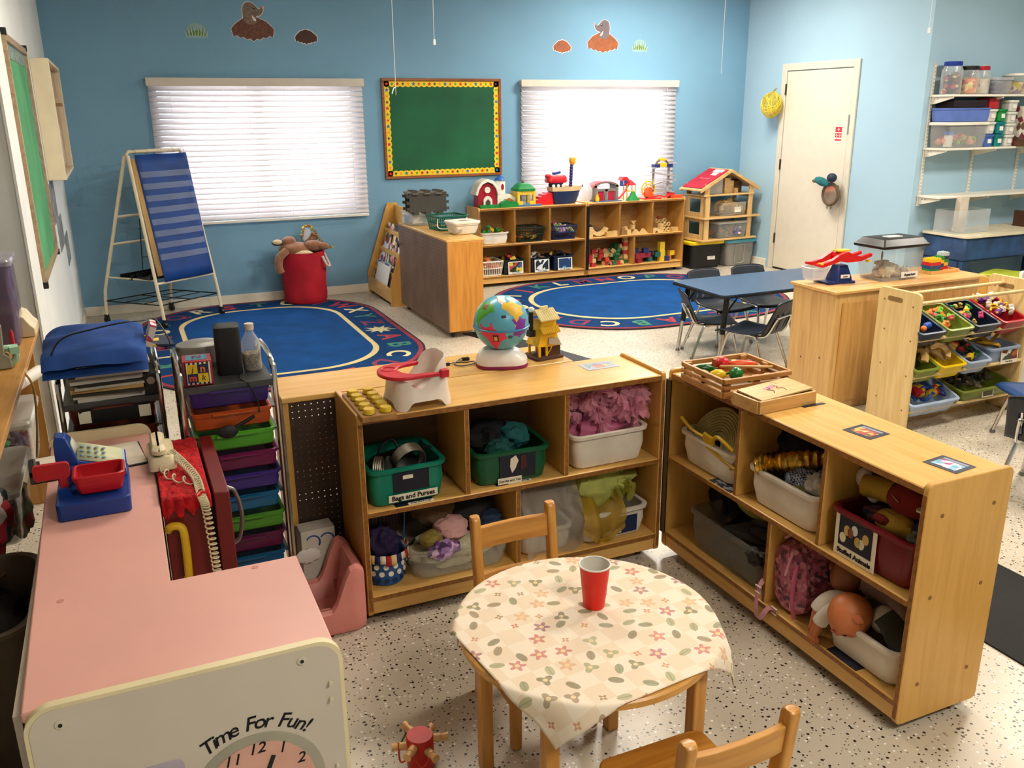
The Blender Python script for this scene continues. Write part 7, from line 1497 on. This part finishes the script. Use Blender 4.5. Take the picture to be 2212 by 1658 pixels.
def spiral(s, mat): return mm(G().tube([(s * (.9 - .85 * k / 40) * math.cos(k * .5), s * (.9 - .85 * k / 40) * math.sin(k * .5), s * k / 26) for k in range(41)], [s * (.5 - .45 * k / 40) for k in range(41)], 8), mat)
def fan(s, mat): return mm(G().loft([[(0 + .1 * s * math.cos(PI * k / 14), .0, .1 * s * math.sin(PI * k / 14)) for k in range(15)], [(s * math.cos(PI * k / 14) * (1 + .04 * (k % 2)), -.15 * s * (k % 2), s * math.sin(PI * k / 14)) for k in range(15)]], False, False), mat)
def bone(mat): return mm(G().ell((0, 0, 0), (.03, .02, .02), 14, 9, amp=.3).ell((.03, 0, .0), (.014, .012, .012), 10, 7).tube([(-.02, 0, -.01), (-.05, .01, .015)], .006, 7), mat)
meshes = [spiral(.028, shell), spiral(.024, shp), fan(.045, shell), bone(coral), spiral(.027, coral)]
rnd = random.Random(23); nm = ['spiral seashell', 'mauve seashell', 'fan seashell', 'bone coloured shell', 'pale seashell']
sp = []
for i in range(30): lx, ly = rnd.uniform(-.12, .12), rnd.uniform(-.06, .05); sp.append((meshes[i % 5], (4.135 + lx, 3.83 + ly, ZG + .022 + .045 * (1 - abs(lx) / .12) * rnd.random()), (rnd.uniform(-.6, .6), rnd.uniform(-.6, .6), rnd.uniform(0, 6))))
pieces(sp, 'tan seashell in the clear plastic tank', 'seashell', 'seashells in the tank', 'seashell')
t = T('coral_piece', 'brown branching coral rising above the seashells', 'coral', (4.08, 3.84, ZG + .035)); t.scale = (.75, .75, .85); G().tube(bez([(0, 0, 0), (.005, 0, .06), (.0, 0, .085)]), [.018] * 12 + [.010] * 13, 10).ell((-.03, 0, .07), (.045, .02, .015), 12, 8, amp=.3).ell((.035, 0, .07), (.04, .02, .015), 12, 8, amp=.3).obj('branch', M('#8f7050', .8, bump=.7, bscale=60), t); G().ell((0, 0, .115), (.01, .006, .035), 10, 8).obj('tip', M('#8a4a24', .7), t)
t = T('wooden_tray', 'shallow wooden tray of building bricks on the pale cabinet', 'tray', (4.55, 3.86, ZG), .0); G().box(-.12, -.075, 0, .12, .075, .006).obj('tray_floor', PWT, t)
for s in (-1, 1): G().box(-.12, s * .075 - .004, 0, .12, s * .075 + .004, .018).obj('tray_side', PWT, t); G().box(s * .12 - .004, -.071, 0, s * .12 + .004, .071, .018).obj('tray_side', PWT, t)
def brick(nx, ny, c, s=.0165, h=.02):
    g = G().box(0, 0, 0, nx * s, ny * s, h)
    for i in range(nx):
        for j in range(ny): g.cyl(((i + .5) * s, (j + .5) * s, h), ((i + .5) * s, (j + .5) * s, h + .004), s * .3, n=8)
    return mm(g, c, 'building_brick')
def bk_(lab, me, x, y_, z): pieces([(me, (4.55 + x, 3.86 + y_, ZG + .0065 + z), (0, 0, 0))], lab, 'building brick', 'building bricks in the wooden tray', 'building_brick')
for i, (c, n_) in enumerate(((GRN, 'green'), (M('#1f4a7a', .4), 'blue'), (RED, 'red'), (YEL, 'yellow'))): bk_(n_ + ' wide brick, layer %s of the large stack in the tray' % ('one', 'two', 'three', 'four')[i], brick(5, 4, c), -.105, -.06, i * .0205)
for i, (c, n_) in enumerate(((RED, 'red'), (M('#1f4a7a', .4), 'blue'), (YEL, 'yellow'), (GRN, 'green'))): bk_(n_ + ' brick, layer %s of the middle stack in the tray' % ('one', 'two', 'three', 'four')[i], brick(3, 3, c), .0, -.02, i * .0205)
for i, (c, n_) in enumerate(((RED, 'red'), (YEL, 'yellow'), (GRN, 'green'), (M('#1d2b3c', .4), 'navy'), (M('#b9c0c4', .4), 'grey'))): bk_(n_ + ' brick, layer %s of the far stack in the tray' % ('one', 'two', 'three', 'four', 'five')[i], brick(3, 3, c), .06, .0, i * .0205)
# ---------------------------------------------------------------- toy bin organizer
t = T('bin_organizer', 'pale wooden toy organizer with tilted rows of bins', 'organizer', (3.69, 3.18, 0))
OW = wood('#e0c48a', '#d2b074', 2, .35)
for x in (0, .84):
    pl_ = rr(.28, .755, .03, 5, .145, .3775)
    G().prism(pl_, x, x + .016, 'yz').obj('side_panel', OW, t, bev=.003)
    G().prism(rr(.10, .026, .012, 4, .17, .70), x - .0006, x, 'yz').prism(rr(.10, .026, .012, 4, .17, .70), x + .016, x + .0166, 'yz').obj('handle_hole', M('#8a6a3c', .7), t)
    for y_, z_ in ((.04, .50), (.22, .53), (.04, .31), (.22, .34), (.04, .12), (.22, .15), (.05, .68), (.24, .69)): G().cyl((x - .001, y_, z_), (x + .017, y_, z_), .005, n=8).obj('screw_cap', M('#7a5a30', .6), t)
for y_, z_ in ((.045, .695), (.19, .715)): G().cyl((.016, y_, z_), (.84, y_, z_), .0095, n=12).obj('dowel', OW, t)
for z_ in (.505, .305, .112):
    G().cyl((.016, .015, z_), (.84, .015, z_), .0095, n=12).obj('dowel', OW, t); G().cyl((.016, .235, z_ + .085), (.84, .235, z_ + .085), .0095, n=12).obj('dowel', OW, t)
def obin(label, x, z, w, c, rot=(.36, 0, 0), h=.095, d=.265): return bin_(label, (3.69 + x, 3.18 + .135, z), 0, w, d, h, M(c, .35), rot=rot, tp=.84, r=.02)
zz = .505
obin('navy bin at the shaded end of the top organizer row', .10, zz, .19, '#15233c'); obin('olive green bin of toy bottles in the top organizer row', .305, zz, .195, '#74802a'); obin('dark navy bin with few toys in the top organizer row', .51, zz, .195, '#101a2a'); obin('red bin of mixed small toys in the top organizer row', .72, zz, .20, '#a3141f')
zz = .305
obin('olive green bin of wooden rails in the middle organizer row', .10, zz, .18, '#74802a'); obin('yellow bin of wooden track pieces in the middle organizer row', .29, zz, .19, '#dcb916'); obin('pale blue bin of dark tracks in the middle organizer row', .485, zz, .185, '#9fb0c8')
o = obin('pale grey blue bin with a picture label in the middle organizer row', .70, zz, .235, '#8fa0b8', rot=(.06, 0, 0), h=.10)
zz = .112
obin('pale blue bin of nuts and bolts in the bottom organizer row', .19, zz, .36, '#9fb0c8'); obin('wide olive bin of plastic animals in the bottom organizer row', .60, zz, .42, '#6f7a2a', rot=(.2, 0, 0))
def oh(label, grp, x, z, sx, meshes, n, seed, dz=.02): return heap('toy_piece', label, 'toy', grp, meshes, (3.69 + x, 3.18 + .13), sx, .085, z, n, dz, seed)
def slope(objs, z, k=.36):
    for o in objs: o.location.z = z + (o.location.y - 3.18) * k + .012 * random.random()
cn = M('#7cc23a', .35); pkk = M('#d8347a', .4)
slope(oh('{c} small toy in the olive bin of the top organizer row', 'toys in the top olive bin', .305, .53, .07, bitset([cn, ORA, GRN, M('#d8575a')], .02), 16, 81), .535); slope(oh('{c} small toy in the dark navy bin of the top organizer row', 'toys in the top navy bin', .51, .53, .07, bitset([pkk, YEL, GRN, M('#c9a24a')], .018), 14, 82), .53)
slope(oh('{c} small toy in the red bin of the top organizer row', 'toys in the top red bin', .72, .53, .075, bitset([WHT, PUR, YEL, M('#c9bfa8')], .02), 26, 83), .56); slope(oh('{c} toy ball in the navy end bin of the organizer', 'toys in the end navy bin', .10, .53, .06, [mm(G().ell((0, 0, 0), (.018, .018, .018)), BLU), mm(G().ell((0, 0, 0), (.016, .016, .016)), ORA)], 6, 84), .53)
slope(oh('curved wooden track in the middle organizer row', 'wooden tracks in the organizer', .20, .34, .15, [arc(.05, .075, .03, nat2), blk(.11, .03, .02, nat), arc(.06, .085, .03, nat2, .3, 2.2)], 14, 85), .345); slope(oh('{c} toy link in the pale blue middle bin', 'links in the middle blue bin', .485, .34, .065, bitset([M('#1d5a3a', .4), YEL, M('#2a2c30', .4), RED], .024), 18, 86), .345)
slope(oh('yellow plank in the labelled grey blue bin', 'planks in the labelled bin', .70, .38, .08, [blk(.12, .03, .015, M('#c79a2a', .5))], 6, 87), .385, .08); slope(oh('{c} bolt in the bottom organizer row', 'bolts in the bottom bin', .19, .15, .14, bitset([RED, YEL, BLU, M('#1d2b6a', .4)], .026), 30, 88), .15); slope(oh('{c} plastic animal in the wide olive bin', 'animals in the olive bin', .60, .15, .16, bitset([M('#2a2620', .6), M('#4a4034', .6), M('#8a7a5c', .6), M('#22201c', .6)], .026), 26, 89), .175, .2)
t = facecard('colourful picture card on the grey blue organizer bin', (3.69 + .73, 3.183, .345), 0, .13, .08, [('card', 0, 0, .135, .082, lbl, 0), ('photo', -.0, .008, .12, .055, blotch(('#b5562a', '#d8cfc0', '#6a2a24', '#3a4a34', '#c98a4a'), 30), .001)], rx=-.05); txt('Foam Blocks', .011, INK, t, (0, -.0014, -.031), FRONT)
facecard('small picture card on the wide olive organizer bin', (3.69 + .60, 3.182, .152), 0, .09, .05, [('card', 0, 0, .09, .055, lbl, 0), ('photo', 0, 0, .075, .042, M('#5d5a40', .6), .001)], rx=-.1)
# easel-like wooden leg and chair at the right edge
t = T('wooden_stand', 'plain wooden stand directly behind the organizer end', 'stand', (4.56, 3.22, 0)); G().box(.0, 0, 0, .022, .06, .52).box(0, .27, 0, .022, .33, .72).obj('post', MAPLEZ, t); G().box(0, .06, .45, .022, .27, .50).obj('rail', MAPLEZ, t)
t = T('white_board_panel', 'white plastic panel with a tab behind the organizer', 'panel', (4.62, 3.35, 0)); G().box(0, 0, .0, .6, .02, .72).obj('sheet', M('#e8e2d8', .5), t); G().prism(rr(.12, .06, .015, 3, .09, .74), .0, .02, 'xz').obj('tab', M('#e8e2d8', .5), t)
bs = dup(b0, (4.22, 2.80, 0), -1.9, 'blue plastic chair at the right edge beside the organizer')
for ch in bs.children:
    if ch.name.startswith(('seat', 'backrest')): ch.data = ch.data.copy(); ch.data.materials.clear(); ch.data.materials.append(M('#12396e', .4))
dup(b0, (3.66, 2.34, 0), 1.9, 'dark plastic chair cut off at the right edge beyond the shelf end')
# ---------------------------------------------------------------- alcove shelves
W2 = M('#e6dfd0', .45, var=.02)
for i, (z, lab) in enumerate(((1.765, 'top white wall shelf of jars in the alcove'), (1.325, 'middle white wall shelf of tubs in the alcove'), (.917, 'lowest white wall shelf, empty, in the alcove'))):
    t = T('wall_shelf', lab, 'wall shelf', (6.52, YA, z), 0, 'alcove wall shelves'); G().box(0, -.245, -.018, 2.6, -.003, 0).obj('board', W2, t, bev=.003)
    for x in (.02, .62, 1.22, 1.82): G().prism([(-.003, -.018), (-.235, -.018), (-.235, -.03), (-.06, -.075), (-.003, -.08)], x, x + .012, 'yz').obj('bracket', W2, t)
    for x in (.019,):
        for y_ in (-.05, -.08): G().cyl((x, y_, -.035), (x + .0145, y_, -.035), .005, n=8).obj('bracket_hole', DARK, t)
for k, x in enumerate((6.53, 7.13, 7.73)):
    t = T('shelf_standard', ('slotted white shelf upright nearest the wall corner', 'second slotted white shelf upright from the wall corner', 'third slotted white shelf upright from the wall corner')[k], 'shelf upright', (x, YA, .82), 0, 'slotted uprights of the alcove shelves'); G().box(-.0, -.016, 0, .024, -.002, 1.2).obj('channel', W2, t)
    g = G()
    for j in range(40): g.box(.005, -.0166, .015 + j * .03, .009, -.016, .03 + j * .03); g.box(.015, -.0166, .015 + j * .03, .019, -.016, .03 + j * .03)
    tag(g.obj('slots', M('#8a8478', .7), t), kind='stuff')
Z1, Z2, YS = 1.766, 1.326, 5.705
def jar(label, x, r, h, lidc, fill, y_=YS, seed=1):
    t = T('storage_jar', label, 'jar', (x, y_, Z1)); G().lathe([(r * .95, 0), (r, .01), (r, h * .75), (r * .8, h * .88), (r * .8, h * .92)], 24).obj('jar_wall', clear('#e0e4e4', .2, .06), t); G().lathe([(r * .9, .006), (r * .93, .02), (r * .92, h * .55), (r * .3, h * .62)], 18).obj('jar_contents', blotch(fill, 38), t); G().lathe([(r * .85, h * .88), (r * .86, h * .9), (r * .86, h), (r * .82, h + .004)], 24).obj('lid', M(lidc, .35), t)
jar('tall jar with blue lid on the top alcove shelf', 6.62, .085, .26, '#16308a', ('#a83a4c', '#2a2440', '#5a2a3a', '#c8b26a', '#1d2a3c')); jar('jar with black lid on the top alcove shelf', 6.80, .085, .225, '#1a1a1c', ('#d8b26a', '#c85a4a', '#e2cf8a', '#8a6a4a', '#d87a3a'), YS - .02); jar('jar with red lid on the top alcove shelf', 6.965, .078, .225, '#a3172a', ('#cfc4ae', '#d8cfc0', '#b3562a', '#c9bda4'))
t = lidbox('clear tub of dark cords on the top alcove shelf', (7.16, YS, Z1), .25, .17, .13, clear('#d8d4d8', .12), clear('#d8d4d8', .3)); lump('navy cord bundle inside the clear tub of the top shelf', (7.16, YS, Z1 + .05), (.10, .06, .045), M('#1c2244', .7), seed=91, cat='cord')
t = T('craft_bucket', 'clear bucket with red label on the top alcove shelf', 'bucket', (7.42, YS, Z1)); G().lathe([(.085, 0), (.10, .16)], 24).obj('bucket_wall', clear('#d8d2b8', .2), t); G().lathe([(.103, .155), (.103, .172), (.09, .175)], 24).obj('lid', WHITE, t); G().box(.0, -.1, .04, .09, -.096, .13).obj('red_label', RED, t); G().lathe([(.08, .005), (.09, .10), (.02, .11)], 18).obj('contents', blotch(('#c9b03a', '#d8cfc0', '#8a6a9a'), 40), t)
lidbox('clear bin of pink craft supplies on the middle alcove shelf', (6.78, YS - .005, Z2), .50, .21, .20, clear('#dedcda', .1), W2)
heap('craft_piece', '{c} craft piece in the clear alcove bin', 'craft supply', 'craft pieces in the alcove bin', bitset([M('#c85a5c', .5), M('#d88a6a', .5), cn, M('#cf7a80', .5)], .035), (6.78, YS), .17, .06, Z2 + .05, 18, .04, 92)
t = T('supply_bottle', 'blue lidded bottle inside the clear alcove bin', 'bottle', (6.64, YS - .03, Z2 + .008)); G().lathe([(.035, 0), (.036, .10), (.03, .12)], 16).obj('body', M('#d8cfc4', .5), t); G().lathe([(.045, .10), (.045, .13)], 16).obj('cap', M('#1d62b0', .4), t)
tub(.50, .21, .115, .93, .02, .006).thing('blue_tub', 'blue plastic tub on top of the clear alcove bin', 'tub', M('#5a72b8', .4), loc=(6.78, YS - .005, Z2 + .214))
def cup(label, x, z, c, y_=YS - .04, w=.11, h=.095):
    t = T('small_tub', label, 'tub', (x, y_, z), 0, 'small lidded tubs on the middle alcove shelf'); tub(w, w, h, .86, .02, .005).obj('tub_body', M(c, .4), t); G().loft([[(p[0] * s, p[1] * s, h + q) for p in rr(w + .008, w + .008, .025, 4)] for s, q in ((1, -.008), (1, .006), (.95, .009))]).obj('lid', M(c if c != '#c9c6c0' else '#e0dcd2', .4), t); card(t, (.0, -w * .475, h * .5), (PI / 2 - .1, 0, 0), .045, .035, WHITE, 'label')
for i, (c, n_) in enumerate((('#0f7a7a', 'teal tub at the bottom of the coloured stack'), ('#0f7a80', 'teal tub in the middle of the coloured stack'), ('#1a8a3c', 'green tub on top of the coloured stack'))): cup(n_, 7.20, Z2 + .106 * i, c)
for i, n_ in enumerate(('blue printed tub at the bottom beside the clear alcove bin', 'white tub second beside the clear alcove bin', 'white tub third beside the clear alcove bin')): cup(n_, 7.075, Z2 + .106 * i, ('#3f62a8', '#c9c6c0', '#c9c6c0')[i])
for i, n_ in enumerate(('white tub at the bottom of the right stack', 'white tub second in the right stack', 'white tub third in the right stack', 'white tub topmost in the right stack')): cup(n_, 7.325, Z2 + .098 * i, '#c9c6c0', h=.087)
G().box(-.06, -.07, 0, .06, .07, .085).thing('red_box', 'bright red box on top of the tubs under the top shelf', 'box', M('#b3262c', .5), loc=(7.12, YS + .02, Z2 + .322)); G().box(-.2, -.09, 0, .2, .09, .06).thing('dark_box', 'dark maroon box behind the blue tub in the alcove', 'box', M('#24141a', .6), loc=(6.80, YS + .015, Z2 + .332))
G().box(-.11, -.09, 0, .11, .09, .34).thing('printed_carton', 'white printed carton at the cut-off end of the middle alcove shelf', 'carton', blotch(('#d8d2c6', '#d8d2c6', '#c9c2b4', '#6a4a3a', '#d8d2c6', '#7a2a34'), 18), loc=(7.55, YS, Z2))
G().box(-.12, -.03, 0, .12, .03, .045).thing('brown_strip', 'brown wooden strip lying before the printed carton', 'wood strip', M('#5a3a24', .6), loc=(7.5, YS - .13, Z2))
# sand table and things below
t = T('sand_table', 'blue sand and water table with cream lid in the alcove', 'sand table', (6.61, 5.33, 0))
ST = M('#2d4870', .5, var=.25, scale=6)
G().box(0, 0, .38, 1.5, .46, .585).obj('basin', ST, t, bev=.02); G().prism(rr(1.54, .50, .05, 5, .75, .23), .585, .603).obj('lid', M('#d8cdb0', .4), t)
for x, y_ in ((.04, .04), (.04, .42), (1.4, .04), (1.4, .42)): G().box(x - .03, y_ - .03, 0, x + .03, y_ + .03, .38).obj('leg', ST, t)
G().box(.0, .06, .1, .012, .40, .38).obj('side_skirt', ST, t)
t = T('display_holder', 'clear plastic bin holding an upright tan folder on the sand table', 'bin', (6.83, 5.58, .604)); G().box(-.21, -.11, .0, .21, -.108, .20).box(-.21, .108, 0, .21, .11, .20).box(-.21, -.11, 0, -.208, .11, .20).box(.208, -.11, 0, .21, .11, .20).box(-.21, -.11, 0, .21, .11, .004).obj('clear_walls', clear('#e0e2e4', .09), t); G().obox((-.05, -.02, .155), (.10, .05, .30), (0, .03, 0)).obj('folder', M('#cfc2b2', .7), t)
t = T('slatted_crate', 'brown slatted crate on the sand table at the cut-off edge', 'crate', (7.60, 5.60, .604)); [G().box(x_, -.06, 0, x_ + .035, .06, .14).obj('end_post', M('#4a2a1a', .6), t) for x_ in (0, .34)]
for i in range(6): G().box(.035, -.055, .012 + i * .022, .34, -.048, .024 + i * .022).obj('slat', M('#6a4a34', .6), t)
t = lidbox('lime green bin with a label under the sand table', (6.85, 5.02, 0), .34, .42, .30, M('#9aa51a', .4), M('#a8b32a', .4), .3); card(t, (.02, -.205, .17), (PI / 2 - .1, 0, 0), .12, .12, M('#cfd8dc', .5), 'label')
tub(.36, .40, .26, .88, .03).thing('dark_bin', 'dark maroon bin under the sand table', 'bin', M('#3a1018', .45), loc=(6.42, 5.0, 0)); tub(.4, .4, .3, .88, .03).thing('dark_bin', 'black bin beyond the lime green bin', 'bin', M('#10141c', .45), loc=(7.35, 5.0, 0))
